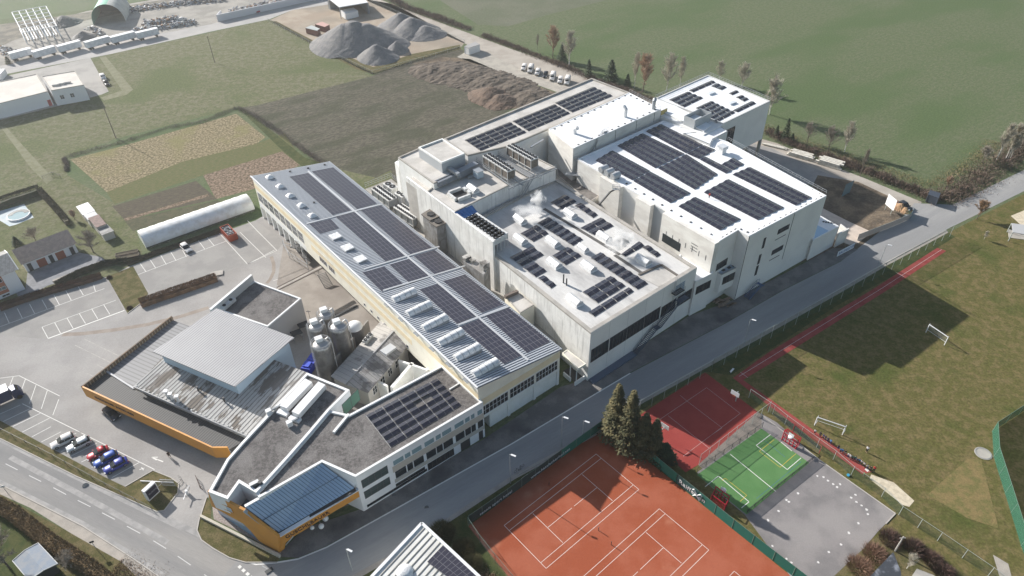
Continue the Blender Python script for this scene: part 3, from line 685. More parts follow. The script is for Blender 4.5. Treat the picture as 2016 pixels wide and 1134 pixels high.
 # eave gutters
mb=MB();mb.bar(hNW+Vector((0,0,.05)),hSW+Vector((0,0,.05)),.35,.25);mb.build("gutter",WHITEM,hall)
mb=MB();mb.bar(hNE+Vector((0,0,.0)),hSE+Vector((0,0,.0)),.3,.22);mb.build("gutter",STEEL,hall)
# seams between the roof fields
mb=MB()
for a,b in((t(6,400,628),t(6,985,475)),(t(6,850,985),t(6,1440,808)),(t(10,1000,20),t(6,1640,960)),(t(10,1590,290),(1003,604)),(t(6,410,215),(1040,710))):
 mb.bar(onplane(*a,HPL)+Vector((0,0,.14)),onplane(*b,HPL)+Vector((0,0,.14)),.5,.14)
mb.build("roof_seam",mat("seam_light",(0.50,0.51,0.52),rough=.5,metal=.3),hall)
HB=[("near the far gable, right of the two rows",[t(6,440,218),t(6,608,185),t(6,950,468),t(6,795,512)]),
("near the far gable, beside the row of five small domes",[t(6,262,258),t(6,410,228),t(6,748,522),t(6,603,560)]),
("smallest one, between dome and box skylights",[t(6,418,628),t(6,590,592),t(6,655,662),t(6,505,708)]),
("second field, beside the three box skylights",[t(6,625,572),t(6,785,538),t(6,1170,880),t(6,1020,925)]),
("second field, along the eave facing the outdoor chillers",[t(6,820,520),t(6,985,485),t(6,1385,818),t(6,1215,868)]),
("third field, nearest the yard eave",[t(6,835,1010),t(6,1010,965),t(6,1170,1112),t(6,990,1162)]),
("third field, in the middle of three",[t(6,1050,950),t(6,1215,900),t(6,1385,1045),t(6,1210,1098)]),
("third field, on the side of the stained white wall",[t(6,1240,882),t(6,1405,835),t(6,1590,980),t(6,1415,1035)]),
("fourth field, beside the first barrel skylights",[(826.7,571.5),(862,560),(938.6,621.9),(899.8,638)]),
("fourth field, on the side of the stained white wall",[(872,554),(915.5,541.4),(991,600.6),(948.6,616.9)]),
("last field, beside the last barrel skylights above the street",[(906,644.4),(944.9,628.1),(1028,700.8),(992.5,717.8)]),
("last field, at the street corner next to the flat-roofed wing",[(954.9,621.9),(1002.5,608),(1083.2,673.2),(1038,695.8)])]
for txt,q in HB:
 solar("array on the long hall, "+txt,[onplane(x,y,HPL)for x,y in q],kind='flush',lift=.16,group="solar arrays on the long hall")
 # skylights: five domes, three box lights, six barrel lights
SKY_W=mat("skylight_plastic",(0.78,0.78,0.77),c2=(0.60,0.60,0.60),scale=1.5,rough=.35,spec=.5)
rzh=math.atan2(eW.y,eW.x)
def small_dome(x,y,lab,w=2.0,l=2.2,flat=False):
 c=onplane(x,y,HPL);r=thing("roof_skylight",lab,"skylight",tuple(c),rzh,"skylights along the hall roof")
 mb=MB();mb.box((0,0,-.1),(l,w,.45));part0(mb,"curb",ALU,r)
 mb=MB()
 if flat:mb.box((0,0,.35),(l*1.02,w*1.02,.28))
 else:
  n=6;pts=[]
  for i in range(n+1):
   for j in range(n+1):
    u,v=i/n*2-1,j/n*2-1
    mb.v.append(Vector((u*l/2,v*w/2,.35+.75*(1-abs(u)**2.5)*(1-abs(v)**2.5))))
  for i in range(n):
   for j in range(n):mb.f.append((i*(n+1)+j,(i+1)*(n+1)+j,(i+1)*(n+1)+j+1,i*(n+1)+j+1));mb.m.append(0)
 part0(mb,"dome",SKY_W,r,smooth=not flat)
 mb=MB();mb.bar((-l/2-.5,-w/2,.1),(-l/2-.1,-w/2,.2),.2);mb.bar((-l/2-.5,w/2,.1),(-l/2-.1,w/2,.2),.2);part0(mb,"hinge",DARK,r)
 return r
ordn=["first","second","third","fourth","fifth","sixth"]
for i,(X,Y)in enumerate(((110,268),(192,340),(272,414),(360,490),(445,570))):
 small_dome(*t(6,X,Y),"small white dome skylight, %s in the row of five from the far gable"%ordn[i])
for i,(X,Y)in enumerate(((625,735),(720,823),(822,913))):
 small_dome(*t(6,X,Y),"flat white box skylight on the ribbed hall roof, %s of three from the far gable"%ordn[i],2.4,2.4,True)
def barrel(x0,y0,x1,y1,lab):
 a=onplane(x0,y0,HPL);b=onplane(x1,y1,HPL);c=(a+b)/2;L_=(b-a).length;d=(b-a)
 r=thing("barrel_skylight",lab,"skylight",tuple(c),math.atan2(d.y,d.x),"barrel skylights on the hall roof")
 sl=-d.z/2;mb=MB();mb.box((0,0,-.35),(L_,2.1,.75));part0(mb,"curb",ALU,r)
 mb=MB();n=10;w_=1.0
 for i in range(n+1):
  an=math.pi*i/n;mb.v+=[Vector((-L_/2,-w_*math.cos(an),.4+.95*math.sin(an))),Vector((L_/2,-w_*math.cos(an),.4+.95*math.sin(an)))]
 for i in range(n):mb.f.append((2*i,2*i+1,2*i+3,2*i+2));mb.m.append(0)
 mb.f.append(tuple(range(0,2*n+2,2))[::-1]);mb.m.append(0);mb.f.append(tuple(range(1,2*n+2,2)));mb.m.append(0)
 o=part0(mb,"barrel_dome",SKY_W,r)
 for xx in(-L_/4,0,L_/4):
  mb=MB()
  for i in range(n):
   a1,a2=math.pi*i/n,math.pi*(i+1)/n
   mb.bar((xx,-1.15*math.cos(a1),.4+.98*math.sin(a1)),(xx,-1.15*math.cos(a2),.4+.98*math.sin(a2)),.10,.05)
  part0(mb,"hoop",ALU,r)
 mb=MB();mb.box((-L_/2-1.3,0,.0),(1.3,1.6,.12));mb.box((-L_/2-1.3,0,.1),(.35,.35,.35));part0(mb,"smoke_vent_flap",STEEL,r)
 return r
for i,q in enumerate((((1078,95),(1250,42)),((1190,205),(1370,145)),((1312,318),(1495,250)),((1435,435),(1622,362)),((1565,555),(1752,480)),((1705,680),(1895,600)))):
 barrel(*t(10,*q[0]),*t(10,*q[1]),"long white barrel skylight on the ribbed hall roof, %s of six counted towards the street"%ordn[i])
for k,(X,Y)in enumerate(((410,192),(540,165),(268,218),(458,462))):
 c=onplane(*t(6,X,Y),HPL);mb=MB();mb.box((c.x,c.y,c.z),(.5,.5,.35));o=mb.build("roof_vent",DARK);tag(o,"tiny dark vent on the ribbed hall roof, "+("in the middle of the far gable edge","nearest the far right roof corner","closest to the first small dome","between the narrow solar array and the domes")[k],"vent","tiny vents at the far end of the hall roof")
 # ================================================================ FLAT-ROOFED WING (street side)
ZW=14.2
wFL,wFR,wBR=P(1163,655,ZW),P(1372.5,526,ZW),P(1094.4,351,ZW)
wBL=P(895,430,ZW)
ptsL=[wFL,wFR,wBR,P(965,385,ZW),P(880,440,ZW)]
wing=thing("factory_wing","low white factory wing with a grey flat roof full of solar arrays and white skylights","factory wing",(((wFL.x+wBR.x)/2),((wFL.y+wBR.y)/2),0))
bld(wing,[wFL,wFR,wBR,P(985,405,ZW),P(905,448,ZW)],ZW,W_STAIN,R_GREY,par=.45,pw=.9,parM=CONC)
wc=Vector(wing.location)
A3,B3=wFL,wFR;e3,n3=wall_frame(A3,B3,wc)
band(wing,A3,B3,wc,0.02,(B3-A3).length-.02,0,ZW-.02,W_PANEL,o=.05,name="facade_panel")
cw=crop(1120,600,6.3)
A3p=A3+n3*.05;B3p=B3+n3*.05
for q in((cw(275,600),cw(495,470)),(cw(508,440),cw(718,330)),(cw(725,300),cw(933,190)),(cw(940,165),cw(1130,70))):
 s0,_=wallpt(*q[0],A3p,B3p);s1,_=wallpt(*q[1],A3p,B3p)
 window(wing,A3p,B3p,wc,s0,s1,5.2,9.0,nx=5,ny=1,FM=FRAME_D,fw=.10)
window(wing,A3p,B3p,wc,wallpt(*cw(1110,300),A3p,B3p)[0],wallpt(*cw(1290,160),A3p,B3p)[0],5.2,8.4,nx=4,FM=FRAME_D)
window(wing,A3p,B3p,wc,wallpt(*cw(1310,160),A3p,B3p)[0],wallpt(*cw(1480,60),A3p,B3p)[0],5.2,8.4,nx=4,FM=FRAME_D)
s_m=wallpt(*cw(1335,20),A3p,B3p)[0]
window(wing,A3p,B3p,wc,s_m-1.6,s_m+1.7,9.2,12.4,nx=3,ny=6,G=mat("louvre_blue",(0.22,0.30,0.38),rough=.4),FM=FRAME_W,fw=.07)
for i in range(1,6):
 s=(B3-A3).length*i/6;band(wing,A3p,B3p,wc,s,s+.06,.1,ZW-.1,mat("joint_grey",(0.40,0.40,0.39),rough=.9),o=.006,name="panel_joint")
 # external steel stair on the facade
def stair(name,label,pts,width,n_out,root=None,steps=True,cat="stair",M=None,rail=True):
 """pts: 3D polyline of one stringer; n_out: horizontal vector across the stair"""
 M=M or STEEL
 r=thing(name,label,cat,(pts[0][0],pts[0][1],min(p[2]for p in pts)))
 w_=Vector(n_out)*width
 mb=MB()
 for a,b in zip(pts[:-1],pts[1:]):
  a=Vector(a);b=Vector(b);mb.bar(a,b,.08,.25);mb.bar(a+w_,b+w_,.08,.25)
 mb.build("stringer",M,r)
 mb=MB()
 for a,b in zip(pts[:-1],pts[1:]):
  a=Vector(a);b=Vector(b)
  if abs(b.z-a.z)>.3:
   n=max(2,int(abs(b.z-a.z)/.22));d=(b-a)/n;h=Vector((d.x,d.y,0)).normalized()*.13
   for i in range(n):
    p=a+d*(i+.5);mb.quad(p-h,p+h,p+h+w_,p-h+w_)
  else:
   mb.quad(a,b,b+w_,a+w_)
 mb.build("step",M,r)
 if rail:
  mb=MB();up=Vector((0,0,1.05))
  for a,b in zip(pts[:-1],pts[1:]):
   a=Vector(a);b=Vector(b)
   for o in(Vector((0,0,0)),w_):
    mb.bar(a+o+up,b+o+up,.05);mb.bar(a+o+up*.5,b+o+up*.5,.035)
    n=max(1,int((b-a).length/1.4))
    for i in range(n+1):p=a.lerp(b,i/n)+o;mb.bar(p,p+up,.045)
  mb.build("handrail",M,r)
 return r
sA=wallpt(*cw(780,610),A3p,B3p)[0];sB=wallpt(*cw(1400,20),A3p,B3p)[0]
q3=lambda s,z:tuple(A3+e3*s+n3*.35-Vector((0,0,A3.z))+Vector((0,0,z)))
Lst=sB-sA
stair("steel_stair","blue-grey steel escape stair climbing the street facade of the white wing",[q3(sA,0.1),q3(sA+Lst*.36,4.0),q3(sA+Lst*.46,4.0),q3(sA+Lst*.80,8.0),q3(sB,8.0)],1.2,n3,M=mat("stair_blue_grey",(0.09,0.12,0.17),rough=.5,metal=.3))
# ladder and small balcony by the louvre
r=thing("access_ladder","caged steel ladder with a small balcony at the right end of the street facade","ladder",tuple(A3+e3*(s_m-2.2)-Vector((0,0,A3.z))))
mb=MB();b0=A3+e3*(s_m-2.2)+n3*.3;b0.z=0
for o in(-.25,.25):mb.bar(b0+e3*o+Vector((0,0,8.2)),b0+e3*o+Vector((0,0,ZW+1)),.05)
for k in range(20):mb.bar(b0-e3*.25+Vector((0,0,8.3+k*.32)),b0+e3*.25+Vector((0,0,8.3+k*.32)),.03)
mb.build("ladder_rungs",STEEL,r)
mb=MB();pb=b0+n3*.6+e3*.6;mb.box((pb.x,pb.y,11.2),(3.2,1.3,.12),math.atan2(e3.y,e3.x))
mb.build("balcony_floor",DARK,r)
mb=MB();c4=[pb+e3*a+n3*b for a,b in((-1.6,-.6),(-1.6,.6),(1.6,.6),(1.6,-.6))]
for a,b in zip(c4[:-1],c4[1:]):
 for h in(11.8,12.3):mb.bar(Vector((a.x,a.y,h)),Vector((b.x,b.y,h)),.05)
for a in c4:mb.bar(Vector((a.x,a.y,11.2)),Vector((a.x,a.y,12.3)),.05)
mb.build("railing",STEEL,r)
# low basement ramp strip in front
mb=MB();a=A3+n3*.1;a.z=0
pr=[a+e3*.3,a+e3*14,a+e3*14+n3*1.6,a+e3*.3+n3*1.6];mb.prism([(v.x,v.y)for v in pr],.02,.35)
tag(mb.build("light_well_cover",mat("well_blue",(0.10,0.13,0.18),rough=.4)),"long low blue-grey light well cover at the foot of the white wing","light well cover")
# arrays on the wing
c5,c6,c7=crop(960,360,6.3),crop(960,480,6.3),crop(1180,420,5.67)
ZWR=ZW-.40
WA=[("in the shade below the steam plume, farthest from the street",[c5(775,245),c5(950,150),c5(1110,240),c5(925,335)]),
("narrow one behind the skylight nearest the tall concrete wall",[c5(1075,285),c5(1150,250),c5(1370,405),c5(1310,445)]),
("wide one just before the second steam cloud",[c5(1145,560),c5(1400,430),c5(1570,540),c5(1330,660)]),
("long five-field one beside the dark roof channel",[c5(610,500),c5(750,425),c5(1190,710),c5(1060,790)]),
("between the two skylights near the roof chillers",[c5(400,630),c5(600,525),c5(760,635),c5(570,740)]),
("half in the shadow of the chiller wall",[c6(265,170),c6(545,30),c6(705,145),c6(430,290)]),
("two fields, stepping down beside the parapet over the long hall",[c6(430,295),c6(570,220),c6(740,345),c6(600,425)]),
("smallest one, last step beside the parapet over the long hall",[c6(615,425),c6(690,390),c6(855,520),c6(790,565)]),
("in the middle of four white skylights",[c5(795,905),c5(985,795),c5(1170,915),c5(970,1030)]),
("long diagonal one ending at the beige corner terrace",[(1161.6,507.8),(1182,496.5),(1277,559.3),(1255.8,571.7)]),
("two-row one nearest the street edge",[c6(1170,600),c6(1520,400),c6(1715,530),c6(1370,745)]),
("single row along the street edge",[c6(1240,850),c6(1745,540),c6(1814,600),c6(1330,915)]),
("behind the second steam cloud, by the last skylight",[c7(235,460),c7(440,310),c7(510,370),c7(290,490)]),
("little one between the last skylight and the tall concrete wall",[c7(470,380),c7(540,355),c7(690,470),c7(640,500)])]
for txt,q in WA:
 solar("array on the grey wing, "+txt,roofq(q,ZWR),group="solar arrays on the wing roof")
def gable_sky(x,y,rz,lab,z,L_=4.6,W_=2.4):
 c=P(x,y,z);r=thing("ridge_skylight",lab,"skylight",tuple(c),rz,"white ridge skylights on the wing roof")
 mb=MB();mb.box((0,0,0),(L_,W_,.45));part0(mb,"curb",WHITEM,r)
 mb=MB();l,w_=L_/2*.96,W_/2*.94;pr=[(-w_,.45),(-w_*.95,.95),(0,1.55),(w_*.95,.95),(w_,.45)]
 for s in(-1,1):
  pts=[Vector((s*l,a,b))for a,b in pr];mb.poly(pts if s>0 else pts[::-1],mi=1)
 for(a,b),(c_2,d)in zip(pr[:-1],pr[1:]):mb.quad((-l,a,b),(l,a,b),(l,c_2,d),(-l,c_2,d),mi=0)
 part0(mb,"glazing",[SKY_W,mat("gable_grey",(0.45,0.46,0.48),rough=.4)],r);return r
rzw=math.atan2((wBR-wFR).y,(wBR-wFR).x)
SK=[(c5(400,480),"nearest the first steam plume, beside the chillers"),(c5(405,725),"beside the right-hand end of the roof chillers"),(c5(808,755),"in the centre of the wing roof"),(c5(825,1020),"south of the four-field array by the parapet"),(c5(1250,1060),"between parapet arrays and the long diagonal array"),(c5(1020,405),"on the strip beside the steel stair, next to a dark pipe"),(c5(1440,690),"just left of the second steam cloud"),(c6(1075,725),"closest to the street corner of the wing"),(c7(485,545),"closest to the beige corner terrace"),(c5(1180,835),"low one between two arrays in the centre")]
for(xy,txt)in SK:
 low_=txt.startswith("low");gable_sky(*xy,rzw,"white ridge skylight, "+txt,ZWR,3.0 if low_ else 3.9,1.6 if low_ else 2.1)
 # dark channel and terrace on the wing roof
mb=MB();mb.bar(P(*c5(700,320),ZWR+.03),P(*c5(1640,890),ZWR+.03),.9,.05);mb.bar(P(*c7(170,465),ZWR+.03),P(*c7(470,665),ZWR+.03),.9,.05);mb.build("roof_channel",mat("channel_dark",(0.10,0.095,0.09),rough=.9),wing)
mb=MB()
for a,b in((c7(440,685),c7(690,575)),(c7(690,575),c7(880,700))):mb.bar(P(*a,ZWR+.15),P(*b,ZWR+.15),.55,.3)
mb.build("terrace_upstand",mat("upstand_dark",(0.14,0.125,0.11),rough=.9),wing)
mb=MB();pts=[P(*c7(*q),0)for q in((455,690),(690,590),(865,710),(560,800))]
mb.prism([P(*c7(*q),ZWR+.07)[:2]for q in((440,700),(690,588),(870,708),(660,820))],ZWR+.05,ZWR+.09);mb.build("terrace_floor",R_BEIGE,wing)
for i,(X,Y)in enumerate(((940,425),(978,455))):
 c=P(*c6(X,Y+60),ZWR);mb=MB();mb.tube(c,c+Vector((0,0,2.4-i*.5)),.16,n=8);tag(mb.build("exhaust_pipe",DARK),"slim dark exhaust pipe on the grey wing roof, %s of the pair"%("taller" if i==0 else "shorter"),"exhaust pipe","pair of exhaust pipes on the wing roof")
 # ================================================================ PLANT BLOCK (raised roofs, chillers)
ZC=18.3
cp=crop(760,270,7.09)
c1_fl=P(969.9,477,ZC)
plant=thing("plant_block","tall stained white plant block with stepped concrete roofs behind the long hall","plant building",tuple(P(890,380,0)))
pc=Vector(plant.location)
# raised roof C2
C2=[P(839.7,376.7,ZC),P(894.8,416.8,ZC),P(998.7,365.4,ZC),P(1094.4,329,ZC),P(1000,281,ZC),P(920,312,ZC)]
bld(plant,C2,ZC,W_STAIN,R_BEIGE,par=.35,pw=.35,parM=CONC)
# long tall wall running to the street side of the chillers
mb=MB();a=P(798.3,349,ZC);b=c1_fl;d=(b-a);d.z=0;d.normalize();nn=Vector((-d.y,d.x,0))*.55
if nn.x<0:nn=-nn
mb.prism([(v.x,v.y)for v in(a,b,b+nn,a+nn)],0,ZC+.1);mb.build("screen_wall",W_STAIN,plant)
mb=MB();a2=P(798.3,349,ZC);mb.prism([v[:2]for v in(P(798.3,349.5,ZC),P(835,376,ZC),P(862,362,ZC),P(822,336,ZC))],0,ZC-1.2);mb.build("wall",R_BEIGE,plant)
# C3a and C3b boxes
ZA,ZB=20.0,22.8
C3a=[P(783.3,309.5,ZA),P(853.8,360.3,ZA),P(897,340.5,ZA),P(880,300,ZA),P(830,290,ZA)]
r3=bld(plant,[P(783.3,309.5,ZA),P(853.8,360.3,ZA),P(899,339.5,ZA),P(826,290.5,ZA)],ZA,W_WHITE,R_BEIGE,par=.4,pw=.4,parM=CONC)
bld(plant,[P(823.5,289.7,ZB),P(869.3,320,ZB),P(915,301.7,ZB),P(870.7,272,ZB)],ZB,mat("blue_grey_wall",(0.42,0.44,0.46),fine=.04),R_BEIGE,par=.45,pw=.4,parM=W_WHITE)
mb=MB();mb.prism([v[:2]for v in(P(776.9,319.4,17),P(783,316,17),P(790,322,17),P(784,326,17))],0,17);mb.build("buttress",W_WHITE,plant)
# duct along the boxes
r=thing("air_duct","long blue-grey air duct beside the boxed plant rooms","air duct",tuple(P(905,345,ZC)))
mb=MB();mb.bar(P(860,362,ZC+1.0),P(902,343,ZC+1.0),1.6,1.4);mb.bar(P(902,343,ZC+1.2),P(938,326,ZC+1.2),1.9,1.9);mb.build("duct_body",mat("duct_grey",(0.22,0.24,0.27),rough=.5,metal=.3),r)
mb=MB();mb.bar(P(882,330,ZC+2.2),P(903,344,ZC+2.2),1.0,.8);mb.bar(P(903,344,ZC+2.0),P(903,350,ZC+.3),1.0);mb.build("duct_branch",STEEL,r)
# chillers (rows of fans)
CH_W=mat("chiller_white",(0.66,0.66,0.64),c2=(0.56,0.55,0.53),scale=1,rough=.5)
CH_B=mat("chiller_coil",(0.20,0.17,0.14),c2=(0.13,0.11,0.095),scale=2,rough=.7)
def chiller(label,a,b,wd,z,h=2.6,rows=2,nf=None,legs=.6,side=None,group="rooftop and yard chillers"):
 """a,b: measured end points of the top centre line; z: height of the unit's foot"""
 ztop=z+legs+h
 A=P(*a,ztop);B=P(*b,ztop);d=B-A;L_=d.length;rz=math.atan2(d.y,d.x);c=(A+B)/2
 r=thing("chiller_unit",label,"chiller",(c.x,c.y,z),rz,group)
 mb=MB();mb.box((0,0,legs+h-.35),(L_,wd,.35));part0(mb,"fan_deck",CH_W,r)
 mb=MB();mb.box((0,0,legs),(L_-.2,wd-.3,h-.35));part0(mb,"coil_body",side or CH_B,r)
 mb=MB();n=max(2,int(L_/2.4))
 for i in range(n+1):
  x=-L_/2+.08+(L_-.16)*i/n
  for y in(-wd/2+.07,wd/2-.07):mb.bar((x,y,0),(x,y,legs+h-.35),.12)
 for y in(-wd/2+.07,wd/2-.07):mb.bar((-L_/2,y,legs),(L_/2,y,legs),.12)
 part0(mb,"support_frame",CH_W,r)
 nf=nf or max(1,round(L_/1.35));rf=min(L_/nf,wd/rows)*.40
 for i in range(nf):
  for j in range(rows):
   x=-L_/2+L_*(i+.5)/nf;y=-wd/2+wd*(j+.5)/rows
   mb=MB();mb.tube((x,y,legs+h-.01),(x,y,legs+h+.16),rf,rf*1.06,12,mi=0,cap=False);mb.poly([Vector((x+rf*.97*math.cos(k*math.pi/6),y+rf*.97*math.sin(k*math.pi/6),legs+h+.05))for k in range(12)],mi=0)
   mb.tube((x,y,legs+h+.06),(x,y,legs+h+.12),rf*.25,n=6,mi=1)
   part0(mb,"fan",[BLACK,ALU],r)
 return r
c9=crop(940,260,6.3);c3b=crop(700,320,6.3)
chiller("long brown-sided chiller on the steel deck, the one nearer the plant rooms",c9(110,275),c9(420,470),2.6,ZC,2.6,2,9,1.0)
chiller("long brown-sided chiller on the steel deck, the one nearer the white upper roof",c9(400,155),c9(710,330),2.6,ZC,2.6,2,9,1.0)
chiller("long white chiller between hall and plant block, farthest from the street",c3b(245,300),c3b(460,455),3.0,4.0,2.4,2,8,1.0,side=STEEL)
chiller("long white chiller between hall and plant block, nearer the grey chimneys",c3b(520,525),c3b(760,680),3.0,4.0,2.4,2,9,1.0,side=STEEL)
chiller("short two-fan chiller against the wall, the far one",c3b(375,245),c3b(485,315),2.2,4.0,2.8,1,2,1.2,side=CH_W)
chiller("short two-fan chiller against the wall, the near one",c3b(515,360),c3b(610,415),2.2,4.0,2.8,1,2,1.2,side=CH_W)
# white condenser bank on the wing roof
cd=crop(820,430,5.97)
rr_=[]
bankA,bankB=P(897,428,ZC-.2),P(985,474,ZC-.2)
chiller("wide white condenser bank behind the tall stained wall, row next to the wall",(918,428.5),(979,470.5),2.3,ZW,1.6,1,9,2.2,side=CH_W,group="white condenser bank on the wing roof")
chiller("wide white condenser bank behind the tall stained wall, middle row",(925,425),(986,466),2.3,ZW,1.6,1,9,2.2,side=CH_W,group="white condenser bank on the wing roof")
chiller("wide white condenser bank behind the tall stained wall, row facing the skylights",(932,421.5),(993,462),2.3,ZW,1.6,1,9,2.2,side=CH_W,group="white condenser bank on the wing roof")
BLUE=mat("blue_tarp",(0.035,0.13,0.36),c2=(0.05,0.17,0.42),scale=1,rough=.5,bump=.05,bscale=3)
mb=MB();q=[P(*t(6,*v),z)for v,z in(((1560,535),ZC+.3),((1695,480),ZC+.3),((1740,535),ZC-1.2),((1640,590),ZC-1.2))]
mb.quad(q[0],q[3],q[2],q[1]);mb.quad(*[v-Vector((0,0,.06))for v in(q[0],q[1],q[2],q[3])])
for k in range(6):mb.bar(q[0].lerp(q[1],k/5)+Vector((0,0,.04)),q[3].lerp(q[2],k/5)+Vector((0,0,.04)),.12,.08)
tag(mb.build("blue_canopy",BLUE),"bright blue sloping canopy above the white condenser bank","canopy")
# items on the raised roof
gable_sky(*t(6,1705,365),rzw,"white ridge skylight on the raised concrete roof beside the open pit",ZC-.3,3.6,2.0)
r=thing("vent_box","pale blue ventilation box on the raised concrete roof","ventilation unit",tuple(P(*t(6,1748,262),ZC-.3)),rzw)
mb=MB();mb.box((0,0,.3),(2.2,1.9,1.9));part0(mb,"casing",mat("pale_blue_metal",(0.50,0.58,0.64),rough=.4),r)
mb=MB();mb.box((0,0,2.2),(2.4,2.1,.12));mb.bar((1,1.2,.4),(1.2,2.6,.4),.7,.5);part0(mb,"lid",ALU,r)
r=thing("roof_pit","square dark pit with upright vent hoods in the raised concrete roof","roof opening",tuple(P(*t(6,1600,405),ZC-.3)),rzw)
mb=MB();mb.box((0,0,.04),(4.6,4.6,.05));part0(mb,"pit_floor",BLACK,r)
for k,(x,y)in enumerate(((-2.2,0),(2.2,0),(0,2.3))):
 mb=MB();mb.box((x,y,.05),(.6 if k<2 else 3.6,3.6 if k<2 else.6,.9));part0(mb,"vent_hood",CH_W,r)
mb=MB();mb.box((-.9,-2.4,.05),(1.2,.8,.9));mb.box((1.1,-2.4,.05),(1.2,.8,.9));part0(mb,"vent_hood",CH_W,r)
# grey stacks between hall and plant block
W_GREYC=mat("weathered_cladding",(0.34,0.33,0.32),c2=(0.24,0.225,0.21),scale=.5,fine=.08,rough=.8,streak=(2,(0.15,0.13,0.12)))
for nm,q,zt,lab in(("ventilation_shaft",[c3b(830,650),c3b(930,590),c3b(1050,665),c3b(925,720)],13.6,"weathered grey shaft with a round fan, beside the tall stained wall"),("ventilation_shaft",[c3b(925,745),c3b(1050,690),c3b(1135,745),c3b(1005,800)],13.2,"weathered grey shaft with a flat lid, nearer the street of the two")):
 pts=[P(*v,zt)for v in q];cen=sum(pts,Vector())/4;r=thing(nm,lab,"shaft",(cen.x,cen.y,0),0,"grey shafts beside the long hall")
 mb=MB();mb.prism([v[:2]for v in pts],0,zt);mb.build("shaft_wall",W_GREYC,r)
 mb=MB();mb.prism(inset([v[:2]for v in pts],-.25),zt,zt+.3);mb.build("lid",mat("lid_dark",(0.16,0.14,0.12),rough=.8),r)
 mb=MB();mb.tube((cen.x,cen.y,zt+.3),(cen.x,cen.y,zt+.6),1.0,n=14);mb.build("fan",BLACK,r)
 # low box by the stained wall
pts=[P(*cd(*v),11.5)for v in((540,490),(640,450),(862,560),(790,665))]
r=thing("plant_cabinet","long weathered concrete cabinet wedged between the ribbed roof and the stained wall","plant cabinet",tuple(P(*cd(700,600),0)))
mb=MB();mb.prism([v[:2]for v in pts],0,11.5);mb.build("cabinet_wall",W_GREYC,r)
mb=MB();p=P(*cd(590,480),11.5);mb.box((p.x,p.y,11.5),(1.8,1.4,.9),.7);p=P(*cd(655,510),11.5);mb.box((p.x,p.y,11.5),(1.2,1.2,.7),.7);p=P(*cd(800,590),11.5);mb.box((p.x,p.y,11.5),(1.8,1.8,1.9),.7);mb.build("exhaust_box",mat("exhaust_mixed",(0.45,0.43,0.40),c2=(0.12,0.11,0.10),scale=.6,rough=.6),r)
# low link roofs between hall and wing
lk=thing("link_building","beige flat-roofed link between the long hall and the white wing","link building",tuple(P(1030,605,0)))
bld(lk,[P(*cd(1035,905),10),P(*cd(1180,850),10),P(*cd(1385,1010),10),P(*cd(1215,1110),10)],10,W_CREAM,R_BEIGE,par=.2,pw=.25,parM=CONC)
mb=MB();mb.bar(P(*cd(1040,925),10.4),P(*cd(1190,860),10.4),.7,.8);mb.build("roof_kerb",mat("kerb_dark",(0.16,0.13,0.11),rough=.9),lk)
pts=[P(x,y,4)for x,y in((719,372),(770,352),(835,405),(1000,560),(1060,610),(1100,660),(1085,690),(980,600),(850,480))]
pd=thing("yard_platform","grey service platform carrying the yard chillers","platform",tuple(P(860,440,0)))
mb=MB();mb.prism([v[:2]for v in pts],0,4.0);mb.build("deck",CONC,pd)
mb=MB()
for a,b in(((719,369),(770,349)),((770,349),(800,372))):
 A=P(*a,4.1);B=P(*b,4.1)
 for h in(.3,.9,1.5):mb.bar(A+Vector((0,0,h)),B+Vector((0,0,h)),.06)
 for k in range(9):p=A.lerp(B,k/8);mb.bar(p,p+Vector((0,0,1.6)),.06)
mb.build("railing",STEEL,pd)
# entrance canopy between hall and wing at the street
en=thing("entrance_porch","small cream flat porch roof in the gap between long hall and wing","porch",tuple(P(1125,740,0)))
g=crop(1060,620,7.083)
bld(en,[P(*g(330,530),5.5),P(*g(400,480),5.5),P(*g(665,680),5.5),P(*g(540,755),5.5)],5.5,W_CREAM,R_BEIGE,z0=4.9,par=.15,pw=.2,parM=W_CREAM)
mb=MB();p=P(*g(525,940),0);mb.tube(p,p+Vector((0,0,5)),.12);p=P(*g(440,860),0);mb.tube(p,p+Vector((0,0,5)),.12);mb.build("post",WHITEM,en)
mb=MB()
for a,b in(((505,965),(660,860)),((350,820),(450,905))):mb.bar(P(*g(*a),.55),P(*g(*b),.55),.3,1.1)
mb.build("side_wall",W_WHITE,en)
mb=MB();mb.prism([P(*g(*v),0)[:2]for v in((340,780),(450,730),(640,860),(500,940))],.02,.06);mb.build("porch_floor",DARK,en)
# ================================================================ UPPER ROOFS: solar strip hall D, white roof E1
ZD,ZE=21.0,21.9
dh=thing("rear_hall","rear production hall with a beige roof carrying three solar arrays","factory hall",tuple(P(1050,240,0)))
D_=[P(873,273,ZD),P(1164.7,153.5,ZD),P(1239.6,181.5,ZD),P(1080,253,ZD),P(975,299,ZD),P(921,305,ZD)]
bld(dh,[D_[0],D_[1],D_[2],D_[3],P(1000,287,ZD),D_[5]],ZD,W_WHITE,R_BEIGE,par=.5,pw=.5,parM=CONC)
ZDR=ZD-.45;c8=crop(1080,150,5.67)
for txt,q in(("farthest from the plant rooms, above the parked vans",[c8(65,300),c8(495,120),c8(720,225),c8(265,410)]),("in the middle of three",[(1008,239),(1090.7,205.4),(1123,224),(1040.6,259.3)]),("nearest the boxed plant rooms",[(914,276),(1003,240.5),(1037,261.5),(946,298)])):
 solar("array on the beige rear roof, "+txt,roofq(q,ZDR),nv=4,group="solar arrays on the rear hall")
eh=thing("upper_storey","raised block with a bright white membrane roof between rear hall and tall hall","factory block",tuple(P(1190,240,0)))
E1p=[P(1080,254,ZE),P(1239,182,ZE),P(1301.6,214.5,ZE),P(1128.5,292,ZE)]
